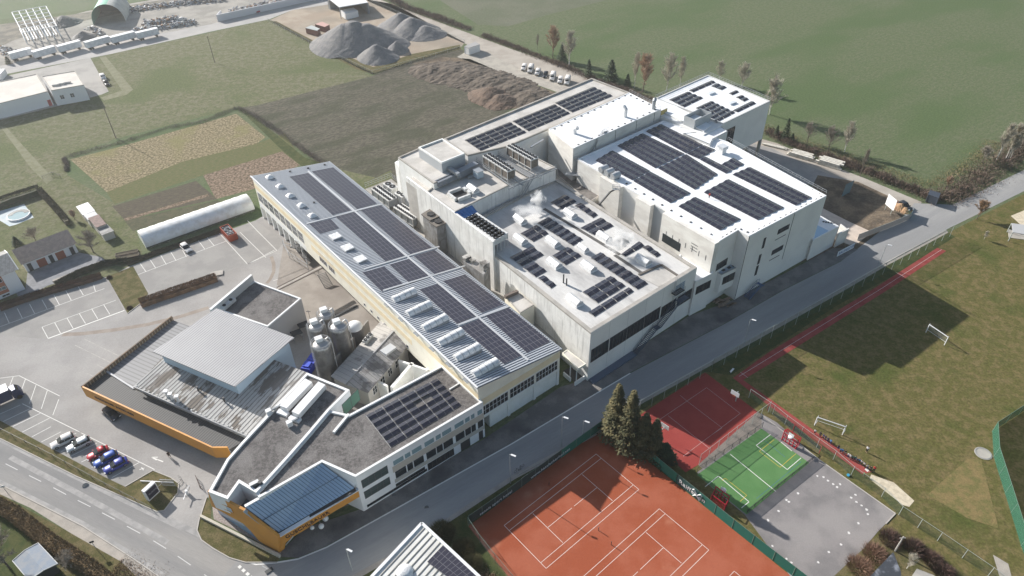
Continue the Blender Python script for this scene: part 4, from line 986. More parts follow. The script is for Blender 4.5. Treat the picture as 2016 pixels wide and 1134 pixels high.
bld(eh,E1p,ZE,W_CONC,R_WHITE,par=.15,pw=.3,parM=R_WHITE)
ec=Vector(eh.location)
for i,s in enumerate((9,17,26,34)):
 A,B=E1p[3],E1p[2];band(eh,A,B,ec,s,s+.12,18.6,ZE-.3,DARK,o=.05,name="panel_joint")
window(eh,E1p[3],E1p[2],ec,37,40,19.4,21.3,nx=1,G=mat("yellow_panel",(0.42,0.34,0.12),rough=.6),FM=DARK)
mb=MB();a,b=P(1239,181.5,ZE),P(1301,214,ZE)
for h in(.5,1.0):mb.bar(a+Vector((0,0,h)),b+Vector((0,0,h)),.05)
for k in range(12):p=a.lerp(b,k/11);mb.bar(p,p+Vector((0,0,1)),.05)
mb.build("railing",ALU,eh)
def studs(label,pts,z,n_each,group,k=0):
 """row of small dark fixing pads along a roof edge: one thing each is too fine, they are one edge fixture"""
 r=thing("edge_fixing_row",label,"edge fixings",tuple(P(*pts[0],z)),0,group);mb=MB()
 for(a,b),n in zip(zip(pts[:-1],pts[1:]),n_each):
  A=P(*a,z);B=P(*b,z)
  for i in range(n):p=A.lerp(B,(i+.5)/n);mb.box((p.x,p.y,z),(.55,.35,.14),.6)
 o=mb.build("fixing_pad",mat("pad_dark",(0.07,0.07,0.07),rough=.8),r);o["kind"]="stuff";return r
studs("row of dark fixing pads round the bright white raised roof",[(1085,257),(1236,186),(1296,214),(1132,288)],ZE-.08,(12,5,13),"edge fixings")
def gooseneck(label,x,y,z,h=2.0,rz=0.0,M=None):
 c=P(x,y,z);r=thing("roof_vent_pipe",label,"vent",tuple(c),rz)
 mb=MB();mb.tube((0,0,0),(0,0,h),.55,n=12);part0(mb,"pipe",M or WHITEM,r)
 mb=MB();mb.tube((0,0,h-.2),(.9,0,h+.35),.55,.6,n=12);mb.tube((.9,0,h+.35),(1.0,0,h+.36),.5,n=12);part0(mb,"hood",M or WHITEM,r);return r
gooseneck("bent white vent pipe on the bright white raised roof, nearer the stair",*c8(290,640),ZE-.1,1.6,-.7)
gooseneck("upright white vent pipe on the bright white raised roof, nearer the big field",*c8(855,455),ZE-.1,2.6,2.2)
gooseneck("dark curved vent at the corner where white roofs meet",*c8(1170,365),ZE-.1,2.4,1.2,STEEL)
stair("roof_stair","light steel stair leading up to the bright white raised roof",[tuple(P(*c8(470,850),18.9)),tuple(P(*c8(600,640),22.0)),tuple(P(*c8(650,625),22.0))],1.1,(.5,.8,0),M=ALU)
# ================================================================ TALL HALL F
ZF=19.15
cf=crop(1380,380,5.153)
big=thing("tall_hall","tall new pale hall with a bright white roof and nine large solar arrays","factory hall",tuple(P(1380,420,0)))
bc=P(1350,350,ZF)
F_=[P(1416.3,474.5,ZF),P(1453.4,452.2,ZF),P(1474.7,464.4,ZF),P(1627.4,384.9,ZF),P(1427,272,ZF),P(1400,282,ZF),P(1303,240,ZF),P(1140,312,ZF),P(1185,334,ZF)]
F_=[P(1416.3,474.5,ZF),P(1453.4,452.2,ZF),P(1474.7,464.4,ZF),P(1627.4,384.9,ZF),P(1432,275.5,ZF),P(1413,284,ZF),P(1306,237,ZF),P(1137,312.5,ZF),P(1180,336,ZF),P(1218,362,ZF)]
F_=[P(1416.3,474.5,ZF),P(1453.4,452.2,ZF),P(1474.7,464.4,ZF),P(1627.4,384.9,ZF),P(1432,278.5,ZF),P(1306,237,ZF),P(1137,312.5,ZF)]
bld(big,F_,ZF,W_PANEL,R_WHITE,par=.35,pw=.4,parM=R_WHITE)
# west concrete skin with vertical recesses
A,B=F_[0],F_[6];LF=(B-A).length;eF,nF=wall_frame(A,B,bc);s0,s1=0.05,LF-.05
for(a_,b_)in((0.05,16.5),(20.5,25.5),(31.5,39.0)):
 band(big,A,B,bc,a_,b_,0,ZF-.3,W_CONC,o=1.3,name="concrete_skin")
band(big,A,B,bc,16.5,20.5,0,ZF-.5,mat("recess_blue_grey",(0.34,0.36,0.38),fine=.04,rough=.9),o=.05,name="recess_wall")
band(big,A,B,bc,39,LF,0,ZF-.35,W_CONC,o=.06,name="concrete_skin")
band(big,A+nF*1.3,B+nF*1.3,bc,9.6,15.5,11.2,13.6,GLASS,o=.04,name="strip_window")
for k in range(7):
 band(big,A+nF*1.3,B+nF*1.3,bc,1.8+k*2.1,1.95+k*2.1,13.2,14.6,DARK,o=.03,name="wall_slot")
for k in range(3):band(big,A+nF*1.3,B+nF*1.3,bc,4.6,6.6,13.9+k*.8,14.05+k*.8,DARK,o=.03,name="wall_slot")
# street facade
A,B=F_[2],F_[3];LB=(B-A).length
band(big,A,B,bc,0,LB,.02,ZF-.36,W_PANEL,o=.05,name="facade_panel")
eG,nG=wall_frame(A,B,bc);Ap,Bp=A+nG*.05,B+nG*.05
for q in((cf(655,452),cf(622,562)),(cf(605,622),cf(578,722)),(cf(578,735),cf(548,835))):
 (sa,za),(sb,zb)=wallpt(*q[0],Ap,Bp),wallpt(*q[1],Ap,Bp);sm=(sa+sb)/2
 window(big,Ap,Bp,bc,sm-.45,sm+.45,min(za,zb),max(za,zb),nx=1,FM=DARK)
for q in((cf(772,420),cf(900,318)),(cf(712,628),cf(835,532))):
 (sa,za),(sb,zb)=wallpt(*q[0],Ap,Bp),wallpt(*q[1],Ap,Bp)
 z0_,z1_=(za+zb)/2-.1,(za+zb)/2+1.0
 window(big,Ap,Bp,bc,sa,sb,z0_-.6,z0_+.9,nx=2,ny=2,FM=FRAME_D)
 band(big,Ap,Bp,bc,sa-.2,sb-.6,z0_-2.2,z0_-2.0,DARK,o=.04,name="wall_slot")
for s in(0.06,wallpt(*cf(885,440),Ap,Bp)[0]):
 band(big,Ap,Bp,bc,s,s+.18,.2 if s<1 else 5,ZF-.4,DARK,o=.03,name="panel_joint")
 # bay with small blue terrace between F corners
bay=thing("stair_bay","projecting pale bay with a blue-grey terrace at the corner of the tall hall","bay",tuple(P(1425,590,0)))
z_b=9.2
b1,b2,b3=P(*cf(212,825),z_b),P(*cf(400,735),z_b),P(*cf(135,785),z_b)
b4=b2+(b3-b1)
bld(bay,[b1,b2,b4,b3],z_b,W_PANEL,mat("terrace_blue",(0.36,0.43,0.50),c2=(0.30,0.36,0.42),scale=.6,rough=.5),z0=3.6,par=.25,pw=.2,parM=ALU)
byc=(b1+b4)/2
pxwin(bay,b1,b2,byc,[cf(240,915),cf(372,800)],nx=2,FM=FRAME_D)if False else window(bay,b1,b2,byc,.8,5.2,5.6,7.9,nx=3,FM=FRAME_D)
mb=MB()
for u,v in((.3,.5),(.6,.5),(.85,.45)):
 p=b1.lerp(b2,u).lerp(b3.lerp(b4,u),v);mb.box((p.x,p.y,z_b-.18),(.9,.6,.12),.6)
mb.build("terrace_hatch",DARK,bay)
Aw,Bw=F_[0],F_[1];window(big,Aw,Bw,bc,1.0,5.2,9.9,12.0,nx=2,FM=FRAME_D)
# low link between wing and tall hall
st=thing("step_building","low pale link with a white roof between wing and tall hall","link building",tuple(P(1385,590,0)))
zs=10.6
s1_,s2_,s3_,s4_=P(*c7(1085,735),zs),P(*c7(1275,640),zs),P(*c7(1290,560),zs),P(*c7(1095,500),zs)
bld(st,[P(*c7(1075,760),zs),P(*c7(1265,665),zs),P(*c7(1275,600),zs),P(*c7(900,420),zs),P(*c7(880,560),zs)],zs,W_PANEL,R_WHITE,par=.3,pw=.3,parM=R_WHITE)
sc_=P(*c7(1180,560),zs);window(st,P(*c7(1075,760),zs),P(*c7(1265,665),zs),sc_,.7,5.6,6.2,8.6,nx=4,FM=FRAME_D)
ZFR=ZF-.30
FA=[("long row above the boom lift by the steel stair",[t(7,655,130),t(7,790,50),t(7,1085,210),t(7,945,285)]),
("large one below the light steel stair",[(1214.9,287.6),(1265.2,262.9),(1347.4,302.8),(1289.8,331.6)]),
("far corner by the boxed cooling plant",[(1271,259),(1302,245),(1384,285),(1350,302)]),
("left edge above the concrete wall, second from the stair",[t(7,950,290),t(7,1085,215),t(7,1405,385),t(7,1245,465)]),
("centre of the roof, before the white cross walkway",[t(7,1145,190),t(7,1370,80),t(7,1615,235),t(7,1435,358)]),
("far edge, beside the white vent box",[t(7,1372,74),t(7,1510,8),t(7,1600,45),t(7,1470,118)]),
("narrow strip in front of the white vent box",[t(7,1475,122),t(7,1520,98),t(7,1730,205),t(7,1680,232)]),
("small square behind the cross walkway, right of the vent box",[t(7,1645,160),t(7,1740,108),t(7,1825,158),t(7,1735,205)]),
("far right one beyond the cross walkway",[(1441.4,344.1),(1476.4,329.1),(1598,389),(1566,405)]),
("largest one beyond the cross walkway",[(1385,379.2),(1433.9,352.9),(1544,409),(1492,434)]),
("left edge beyond the cross walkway, over the street corner",[t(7,1305,490),t(7,1440,415),t(7,1800,590),t(7,1635,680)])]
for txt,q in FA:solar("array on the tall hall, "+txt,roofq([q[0],q[3],q[2],q[1]],ZFR),group="solar arrays on the tall hall roof",gap=.02)
studs("row of dark fixing pads along the street edge of the white tall hall roof",[(1419,470),(1452,449),(1478,460),(1622,385),(1440,285)],ZFR+.03,(4,2,14,14),"edge fixings")
studs("row of dark fixing pads above the concrete wall of the tall hall",[(1178,328),(1410,468)],ZFR+.03,(13,),"edge fixings")
mb=MB();a,b=P(1432,276,ZF),P(1626,382,ZF)
for h in(.5,1.0):mb.bar(a+Vector((0,0,h)),b+Vector((0,0,h)),.06)
for k in range(26):p=a.lerp(b,k/25);mb.bar(p,p+Vector((0,0,1)),.05)
mb.build("railing",ALU,big)
r=thing("roof_vent_box","white vent box on the tall hall roof near the columns of the east block","vent",tuple(P(*t(7,1648,70),ZFR)),.6)
mb=MB();mb.box((0,0,0),(1.6,1.6,1.8));part0(mb,"casing",WHITEM,r);mb=MB();mb.box((0,0,1.8),(2.1,2.1,.5));mb.box((1.2,0,1.0),(.9,1.2,.9));part0(mb,"cowl",mat("cowl_grey",(0.55,0.57,0.60),rough=.4),r)
for i,(X,Y)in enumerate(((718,215),(763,240),(812,268))):
 c=P(*t(7,X,Y),ZF);r=thing("edge_ventilator","grey cylindrical ventilator at the edge of the tall hall, %s of three"%ordn[i],"ventilator",tuple(c),math.atan2(eF.y,eF.x),"ventilators above the concrete wall")
 mb=MB();mb.tube((0,-1.2,.9),(0,1.2,.9),.85,n=14);part0(mb,"drum",mat("vent_grey",(0.46,0.47,0.48),rough=.4,metal=.3),r);mb=MB();mb.box((0,0,0),(1.2,2.0,.5));part0(mb,"base",STEEL,r)
 # annex on the right
an=thing("annex","low pale annex with a white and pale blue roof below the tall hall","annex",tuple(P(1630,490,0)))
za=6.6
a1,a2,a3,a4=P(1639.8,486.4-42,za),P(*cf(1400,335),za),P(*cf(1215,235),za),P(*cf(1140,470),za)
bld(an,[P(*cf(1138,478),za),P(*cf(1400,335),za),P(*cf(1180,210),za),P(*cf(1080,330),za)],za,W_PANEL,R_WHITE,par=.2,pw=.25,parM=R_WHITE)
mb=MB();mb.prism([P(*cf(*v),za-.1)[:2]for v in((1150,465),(1300,385),(1180,325),(1160,400))],za-.13,za-.1);mb.build("blue_membrane",mat("membrane_blue",(0.42,0.58,0.72),rough=.6),an)
studs("cluster of dark pads on the annex roof",[cf(1230,290),cf(1360,310)],za-.1,(5,),"edge fixings")
mb=MB();p1,p2,p3=P(*cf(1400,345),5.6),P(*cf(1500,380),5.2),P(*cf(1400,345),5.6)
r=thing("retaining_wall","low concrete wall stub beside the annex","wall",tuple(P(*cf(1430,480),0)))
mb.prism([P(*cf(*v),4)[:2]for v in((1395,430),(1500,375),(1490,365),(1385,420))],0,4.4);mb.prism([P(*cf(*v),4)[:2]for v in((1500,375),(1420,310),(1412,318),(1492,383))],0,4.0);mb.build("wall_body",W_CONC,r)
stair("side_stair","blue steel stair at the foot of the tall hall by the street",[tuple(P(*cf(440,1050),.1)),tuple(P(*cf(560,915),2.6)),tuple(P(*cf(590,905),2.6))],1.6,(.55,-.8,0),M=mat("stair_blue",(0.07,0.12,0.22),rough=.5))
# ================================================================ EAST BLOCK ON COLUMNS
ZQ=20.3
q_=[P(1394,147,ZQ),P(1516.8,198.6,ZQ),P(1424,243,ZQ),P(1290,193,ZQ)]
eb=thing("east_block","raised east block on tall columns with a white roof edged by solar rows","factory block",tuple(P(1450,290,0)))
xb=thing
bld(eb,[q_[0],q_[1],q_[2],q_[3]],ZQ,W_PANEL,R_WHITE,z0=7.4,par=.3,pw=.45,parM=mat("parapet_grey",(0.50,0.50,0.49),rough=.7))
ebc=P(1400,195,ZQ)
A,B=q_[2],q_[1];band(eb,A,B,ebc,0,(B-A).length,7.6,ZQ-.31,W_PANEL,o=.05,name="facade_panel")
window(eb,A,B,ebc,.8,6.6,8.5,17.5,nx=5,ny=5,FM=FRAME_D,proud=.14)
for i,(x,y)in enumerate(((1489,309),(1468,300),(1448,296))):
 mb=MB();p=P(x,y,0);mb.tube(p,p+Vector((0,0,7.4)),.55,n=12);mb.build("column",CONC,eb)
mb=MB();p=[P(1300,205,0),P(1424,252,0),P(1400,262,0),P(1290,215,0)]
eb2=[P(1290,193,ZQ-.4),P(1420,242,ZQ-.4),P(1424,262,ZQ-.4),P(1305,238,ZQ-.4)]
mb.prism([v[:2]for v in(P(1310,201,ZQ),P(1424,243,ZQ),P(1386,262,ZQ),P(1276,213,ZQ))],0,ZQ-.5);mb.build("core_wall",W_PANEL,eb)
lw=thing("low_white_roof","lower white roof with grey edge rail between east block and tall hall","roof block",tuple(P(1400,270,0)))
c6b=crop(1380,120,5.153)
bld(lw,[P(1386,258,19.6),P(*c6b(20,640),19.6),P(*c6b(110,600),19.6),P(*c6b(272,712),19.6),P(*c6b(120,790),19.6),P(1398,284,19.6),P(1345,262,19.6)],19.6,W_PANEL,R_WHITE,par=.15,pw=.2,parM=ALU)
bld(eb,[P(1290,194,ZQ-.1),P(1322,204,ZQ-.1),P(1400,246,ZQ-.1),P(1386,258,ZQ-.1),P(1300,217,ZQ-.1)],ZQ-.1,W_PANEL,R_WHITE,par=.1,pw=.2,parM=R_WHITE)
t3=lambda X,Y:t(3,X,Y)
ZQR=ZQ-.26
for txt,q in(("along the far left edge",[t3(1385,712),t3(1565,632),t3(1602,652),t3(1425,730)]),("small one at the far corner",[t3(1562,678),t3(1602,655),t3(1692,690),t3(1650,712)]),("left one facing the white raised roof",[t3(1230,785),t3(1375,722),t3(1505,775),t3(1355,848)]),("large one behind the boxed cooling plant",[t3(1440,850),t3(1560,795),t3(1757,890),t3(1610,968)]),("right one near the tall glazed opening",[t3(1730,870),t3(1880,795),t3(1922,817),t3(1778,886)]),("tiny one on the far right edge",[t3(1700,735),t3(1755,710),t3(1788,727),t3(1732,752)]),("short one leading to the right corner",[t3(1755,765),t3(1800,748),t3(1862,785),t3(1825,803)])):
 solar("array on the east block, "+txt,roofq(q,ZQR),group="solar arrays on the east block")
mb=MB()
for a,b in((q_[3],q_[0]),(q_[0],q_[1])):
 for h in(.5,1.0):mb.bar(a+Vector((0,0,h)),b+Vector((0,0,h)),.06)
 for k in range(24):p=a.lerp(b,k/23);mb.bar(p,p+Vector((0,0,1)),.05)
mb.build("railing",ALU,eb)
for i,(X,Y)in enumerate(((1565,738),(1730,815))):
 p=P(*t3(X,Y),ZQR);mb=MB();mb.box((p.x,p.y,p.z),(2.6,1.2,.5),.6);tag(mb.build("roof_hatch",mat("hatch_pale",(0.62,0.65,0.68),rough=.5)),"pale roof hatch on the east block, %s"%("nearer the far left edge" if i==0 else "nearer the right-hand array"),"roof hatch","roof hatches on the east block")
 # cooling plant box
cb=thing("cooling_enclosure","open-topped grey louvred enclosure with a cooling unit inside on the white roofs","cooling plant",tuple(P(*t3(1460,960),19.5)))
pts=[P(*t3(*v),22.6)for v in((1355,908),(1480,850),(1570,885),(1440,945))]
n=4;inn=inset([v[:2]for v in pts],.2)
for i in range(4):
 j=(i+1)%4;mb=MB();mb.prism([pts[i][:2],pts[j][:2],inn[j],inn[i]],19.3,22.6);mb.build("louvre_wall",mat("louvre_grey",(0.42,0.44,0.45),rough=.5,metal=.2,stripe=None),cb)
cen=sum(pts,Vector())/4;mb=MB();mb.box((cen.x-.8,cen.y-.4,19.4),(4.2,3.0,2.2),math.atan2((pts[1]-pts[0]).y,(pts[1]-pts[0]).x));mb.build("cooling_unit",mat("unit_pale",(0.50,0.54,0.56),rough=.5),cb)
mb=MB();mb.prism(inset([v[:2]for v in pts],.22),19.35,19.42);mb.build("pit_floor",DARK,cb)
# ================================================================ OFFICE (gravel roofs, orange front)
ORANGE=mat("orange_panel",(0.60,0.27,0.045),c2=(0.54,0.245,0.05),scale=.25,fine=.02,rough=.55)
W_OFF=mat("office_white",(0.80,0.805,0.81),c2=(0.75,0.755,0.76),scale=.3,fine=.02,rough=.8)
W_COPE=mat("coping_white",(0.74,0.74,0.73),rough=.5)
ZG,ZG2=10.3,10.6
co,cl,cr_=crop(700,780,6.3),crop(640,900,6.3),crop(380,900,4.846)
off=thing("office_building","white office building with gravel roof and window bands along the shaded street","office building",tuple(P(830,860,0)))
G1=[(870.5,718.3),(951,791),(699.4,939),(633.5,909.5),(510,980),(503.8,970),(567.8,900),(611.7,850),(648,807.2),(686.9,816)]
g1=[P(x,y,ZG)for x,y in G1]
bld(off,g1,ZG,W_OFF,R_GRAVEL,par=.45,pw=.45,parM=W_COPE)
oc=P(760,840,ZG)
A,B=g1[2],g1[1];eo,no=wall_frame(A,B,oc);LO=(B-A).length
def strip(root,A,B,cen,tl,tr,bl,**kw):
 s0,zt=wallpt(*tl,A,B);s1,zt2=wallpt(*tr,A,B);_,zb=wallpt(*bl,A,B)
 return window(root,A,B,cen,min(s0,s1),max(s0,s1),zb,(zt+zt2)/2,**kw)
def sx(cx,x,y):return wallpt(*cx(x,y),A,B)[0]
ztop=wallpt(*co(455,795),A,B)[1];zbot=wallpt(*co(462,850),A,B)[1]
topl=lambda x:795+(150-795)*(x-455)/(1570-455)
PALEW=mat("pale_blind_glass",(0.22,0.32,0.35),rough=.15,spec=.7)
for x0,x1 in((455,590),(600,675),(688,815),(845,970),(985,1055),(1065,1185),(1220,1340),(1350,1415),(1425,1475),(1505,1570)):
 window(off,A,B,oc,sx(co,x0,topl(x0)),sx(co,x1,topl(x1)),7.3,8.7,nx=max(1,(x1-x0)//70),G=PALEW,FM=W_OFF,fw=.07)
s_a,s_b=sx(co,478,900),sx(co,1585,300)
band(off,A,B,oc,s_a-.3,LO-.05,5.6,7.2,mat("office_beige",(0.50,0.45,0.39),rough=.9),o=.06)
band(off,A,B,oc,s_a-.3,LO-.05,2.6,3.5,mat("office_beige2",(0.46,0.43,0.39),rough=.9),o=.12)
xs=[480,615,705,835,870,992,1077,1200,1238,1350,1432,1490,1515,1580]
zl=lambda x:900+(300-900)*(x-478)/(1585-478)
pr=[(480,615),(630,700),(712,835),(872,990),(1000,1075),(1085,1202),(1238,1348),(1358,1428),(1436,1488),(1515,1580)]
for x0,x1 in pr:window(off,A,B,oc,sx(co,x0,zl(x0)),sx(co,x1,zl(x1)),3.6,5.5,nx=1,FM=FRAME_D,fw=.05)
gl=lambda x:1110+(470-1110)*(x-490)/(1580-490)
for x0,x1,z0_,z1_ in((500,860,1.3,2.1),(895,1220,.3,2.3)):window(off,A,B,oc,sx(co,x0,gl(x0)),sx(co,x1,gl(x1)),z0_,z1_,nx=6,FM=FRAME_D,fw=.06)
for x0,x1 in((1305,1420),(1530,1580)):band(off,A,B,oc,sx(co,x0,gl(x0)),sx(co,x1,gl(x1)),.02,2.4,DARK,o=.05,name="doorway")
sA0,sA1=0.8,s_a-1.2
for za,zb in((6.3,8.5),(3.1,5.2)):
 window(off,A,B,oc,sA0,sA1,za,zb,nx=4,ny=2,G=mat("green_glass",(0.06,0.085,0.085),rough=.1,spec=.8),FM=FRAME_D,fw=.12)
window(off,A,B,oc,sA0,s_a+6.5,.5,1.2,nx=7,G=GLASS,FM=FRAME_D,fw=.06)
# dividing parapet on the roof
mb=MB();mb.bar(P(686.9,816,ZG-.2),P(657,852,ZG-.2),.5,.5);mb.build("roof_upstand",W_COPE,off)
mb=MB();mb.bar(P(*t(10,1520,795),ZG-.3),P(*t(10,1600,745),ZG-.3),.25,.3);mb.build("roof_upstand",W_COPE,off)
solar("solar array on the gravel office roof, two gravel gaps left in its rows",roofq([(719,818),(860,745),(908.5,800),(769.5,883)],ZG-.40),nv=5,holes=[(6,2),(7,2),(6,3),(7,3),(15,6),(16,6)]if False else[(5,3),(6,3),(5,4),(6,4),(12,5),(13,5),(12,4),(13,4)],group="solar arrays on the factory roofs")
# west gravel roof
of2=thing("office_wing","gravel-roofed office wing with two long roof lights and an orange front edge","office building",tuple(P(540,880,0)))
G2=[(604.2,733.3),(688.1,767.1),(648,807.2),(611.7,850),(567.8,900),(503.8,970),(470.8,950.6),(448,982.5),(410,968),(445.9,904),(476,870),(529,813.5)]
g2=[P(x,y,ZG2)for x,y in G2]
bld(of2,g2,ZG2,W_OFF,R_GRAVEL,z0=5.9,par=.45,pw=.5,parM=W_COPE)
mb=MB();mb.prism(inset([v[:2]for v in g2[:6]+[P(470,975,ZG2),P(436,975,ZG2)]+g2[9:]],1.6),0,5.9);mb.build("ground_floor_wall",W_OFF,of2)
o2c=P(560,850,ZG2)
window(of2,g2[2],g2[1],o2c,3.2,8.2,5.6,8.9,nx=2,G=mat("green_glass2",(0.10,0.20,0.16),rough=.15),FM=FRAME_D)
mb=MB();mb.prism([P(x,y,6.6)[:2]for x,y in((470.8,950.6),(503.8,970),(483,1005),(448,982.5))],.0,6.0);mb.build("terrace_floor",mat("slate_floor",(0.20,0.21,0.24),rough=.8),of2)
for i,q in enumerate(([(385,705),(440,735),(240,940),(185,920)],[(490,730),(545,755),(335,990),(280,965)])):
 zt=ZG2+1.1;pts=[P(*t(10,*v),zt)for v in q];cen=sum(pts,Vector())/4
 r=thing("roof_light_box","long white roof light box on the gravel roof, %s"%("beside the stained sheet roof" if i==0 else "casting the long shadow"),"roof light",(cen.x,cen.y,ZG2-.4),0,"pair of roof light boxes")
 mb=MB();mb.prism([v[:2]for v in pts],ZG2-.1,zt);mb.build("casing",WHITEM,r)
 mb=MB();mb.prism(inset([v[:2]for v in pts],.15),ZG2-.42,ZG2-.1);mb.build("base",DARK,r)
 mb=MB();d=(pts[0]-pts[3]).normalized();c=(pts[2]+pts[3])/2-d*.5;mb.box((c.x,c.y,ZG2-.4),(1.0,2.4,.5),math.atan2(d.y,d.x));mb.build("end_cap",WHITEM,r)
for(X,Y,lab)in((105,985,"at the gutter corner"),(268,1075,"near the two roof light boxes")):
 c=P(*t(10,X,Y),ZG2-.3);r=thing("roof_exhaust","small white exhaust unit on the gravel roof, "+lab,"exhaust unit",tuple(c),.6)
 mb=MB();mb.box((0,0,0),(1.0,.9,1.1));part0(mb,"casing",WHITEM,r);mb=MB();mb.bar((.5,0,.7),(1.9,.4,.4),.35);mb.bar((1.9,.4,.4),(2.6,.9,.2),.3);part0(mb,"pipe",STEEL,r)
for(X,Y,lab)in((120,55,"a pair of fans near the terrace"),):
 c=P(*cr_(590,265),ZG2-.3);r=thing("roof_exhaust","small fan unit on the gravel roof beside the open terrace","exhaust unit",tuple(c),.6)
 mb=MB();mb.box((0,0,0),(1.6,.7,.7));part0(mb,"casing",ALU,r);mb=MB();mb.box((.9,-.6,0),(.6,.6,.9));part0(mb,"fan",DARK,r)
 # orange front canopy
can=thing("orange_entrance_canopy","orange angular entrance canopy with a blue glass roof and dark lettering","entrance canopy",tuple(P(580,1010,0)))
TIP=P(549.5,1088,0);LFT=P(410,968,10.0);LFT.z=0;RGT=P(706,962,6.9);RGT.z=0
def vpoly(mb,Aq,Bq,pts,thick,inward,mi=0):
 """polygon traced in the vertical plane Aq-Bq, with real thickness"""
 e=(Bq-Aq);e.z=0;e.normalize();n_=Vector((-e.y,e.x,0))
 if n_.dot(inward)<0:n_=-n_
 f=[]
 for x,y in pts:
  s,z=wallpt(x,y,Aq,Bq);f.append(Vector((Aq.x,Aq.y,0))+e*s+Vector((0,0,max(0.0,z))))
 b=[p+n_*thick for p in f];k=len(f)
 i=len(mb.v);mb.v+=f+b
 from mathutils.geometry import tessellate_polygon
 tr=tessellate_polygon([f])
 for a_,b_,c_2 in tr:mb.f+=[(i+a_,i+b_,i+c_2),(i+k+c_2,i+k+b_,i+k+a_)];mb.m+=[mi,mi]
 for j in range(k):mb.f.append((i+j,i+(j+1)%k,i+k+(j+1)%k,i+k+j));mb.m.append(mi)
 return f
inw=(P(580,990,0)-TIP)
mb=MB();top_w=[(410,968),(481,1006.5),(548,1057),(549.5,1088),(508,1064),(496,1048),(479,1030),(417,996)]
vpoly(mb,LFT,TIP,[(408.5,967),(481,1006),(547.5,1057),(549.5,1088),(529,1079),(510,1065),(494,1046),(479,1031),(417,997)],.45,inw)
mb.build("side_fascia",ORANGE,can)
mb=MB();ff=vpoly(mb,TIP,RGT,[(547.8,1056.5),(705,964),(708,978),(654,1009.5),(600,1043.5),(577,1057),(563,1068),(560,1081),(549.5,1088)],.5,inw)
mb.build("front_fascia",ORANGE,can)
# white coping of the canopy, glass roof
cq=[P(633.5,912,10.1),P(697.5,960,7.4),P(548,1047,4.9),P(482,998,9.8)]
mb=MB();tpA,tpB=P(547.8,1055.5,4.75),P(705.5,962.5,6.95)
mb.bar(tpA,tpB,.75,.16);mb.build("coping",W_COPE,can)
mb=MB();mb.bar(P(481,1005,9.45),tpA,.6,.14);mb.build("coping",mat("coping_grey",(0.35,0.38,0.38),rough=.5),can)
mb=MB();mb.bar(P(482,997,9.6),P(634,910.5,9.8),.55,.2);mb.build("coping",W_COPE,can)
BG=mat("canopy_glass",(0.38,0.50,0.64),c2=(0.42,0.54,0.67),scale=.3,rough=.35,spec=.5)  # brightness of the reflected sky is put into the pale blue base colour
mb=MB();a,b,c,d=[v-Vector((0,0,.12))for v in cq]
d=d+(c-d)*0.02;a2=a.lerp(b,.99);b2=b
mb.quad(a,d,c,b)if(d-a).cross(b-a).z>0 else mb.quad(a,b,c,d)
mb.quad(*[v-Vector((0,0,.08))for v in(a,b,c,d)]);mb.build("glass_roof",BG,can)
mb=MB()
for k in range(25):u=k/24;mb.bar(a.lerp(d,u)+Vector((0,0,.05)),b.lerp(c,u)+Vector((0,0,.05)),.07,.07)
mb.bar(a.lerp(b,.52)+Vector((0,0,.07)),d.lerp(c,.52)+Vector((0,0,.07)),.10,.10);mb.build("glazing_bar",mat("bar_grey_blue",(0.12,0.17,0.23),rough=.5),can)
mb=MB();mb.bar(b.lerp(a,-.03),c.lerp(d,-.03),.9,.12);mb.build("gutter",BLACK,can)
mb=MB();ga,gb=P(699.4,939,9.3),P(633.5,909.5,9.3);mb.poly([ga,gb,cq[0]-Vector((0,0,.3)),cq[1]-Vector((0,0,.3))]);mb.build("side_panel",W_OFF,can)
# glass below the orange side
mb=MB();gA,gB=LFT+Vector((.8,.9,0)),TIP+Vector((-2.2,1.6,0));gA=P(432,1012,0);gB=P(532,1079,0)
mb.quad(gA,gB,gB+Vector((0,0,3.4)),gA+Vector((0,0,5.6)));mb.build("lower_glazing",mat("front_glass",(0.22,0.33,0.46),rough=.15,spec=.7),can)
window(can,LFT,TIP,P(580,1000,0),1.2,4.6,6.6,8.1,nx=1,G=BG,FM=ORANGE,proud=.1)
mb=MB();mb.prism([P(x,y,0)[:2]for x,y in((432,1010),(530,1076),(640,1010),(700,990),(640,940),(480,985))],.0,.05);mb.build("entrance_floor",G_FORE,can)
# lamps (round) hanging under the canopy
for i,(x,y,r_)in enumerate(((640.5,1020.5,.55),(632.5,1036,.5),(614.5,1039,.38))):
 r=thing("globe_lamp","white globe lamp under the orange canopy, %s"%("largest and nearest the entrance","middle one","smallest one, closest to the lettering")[i],"lamp",tuple(P(x,y,3.0)),0,"globe lamps at the entrance")
 mb=MB();mb.dome((0,0,0),r_,r_,14,6);n0=len(mb.f);lo=MB();lo.dome((0,0,0),r_,-r_,14,6);mb.f+=[tuple(j+len(mb.v)for j in f)for f in lo.f];mb.v+=lo.v;mb.m+=lo.m
 part0(mb,"globe",mat("globe_white",(0.72,0.72,0.70),rough=.4),r,True)
 mb=MB();mb.bar((0,0,r_),(0,0,r_+1.6),.04);part0(mb,"cord",STEEL,r)
mb=MB();mb.bar(P(562.5,1073,.1),P(577,1056,3.2),.15);tag(mb.build("leaning_pole",WHITEM),"thin white leaning pole at the tip of the orange canopy","pole")
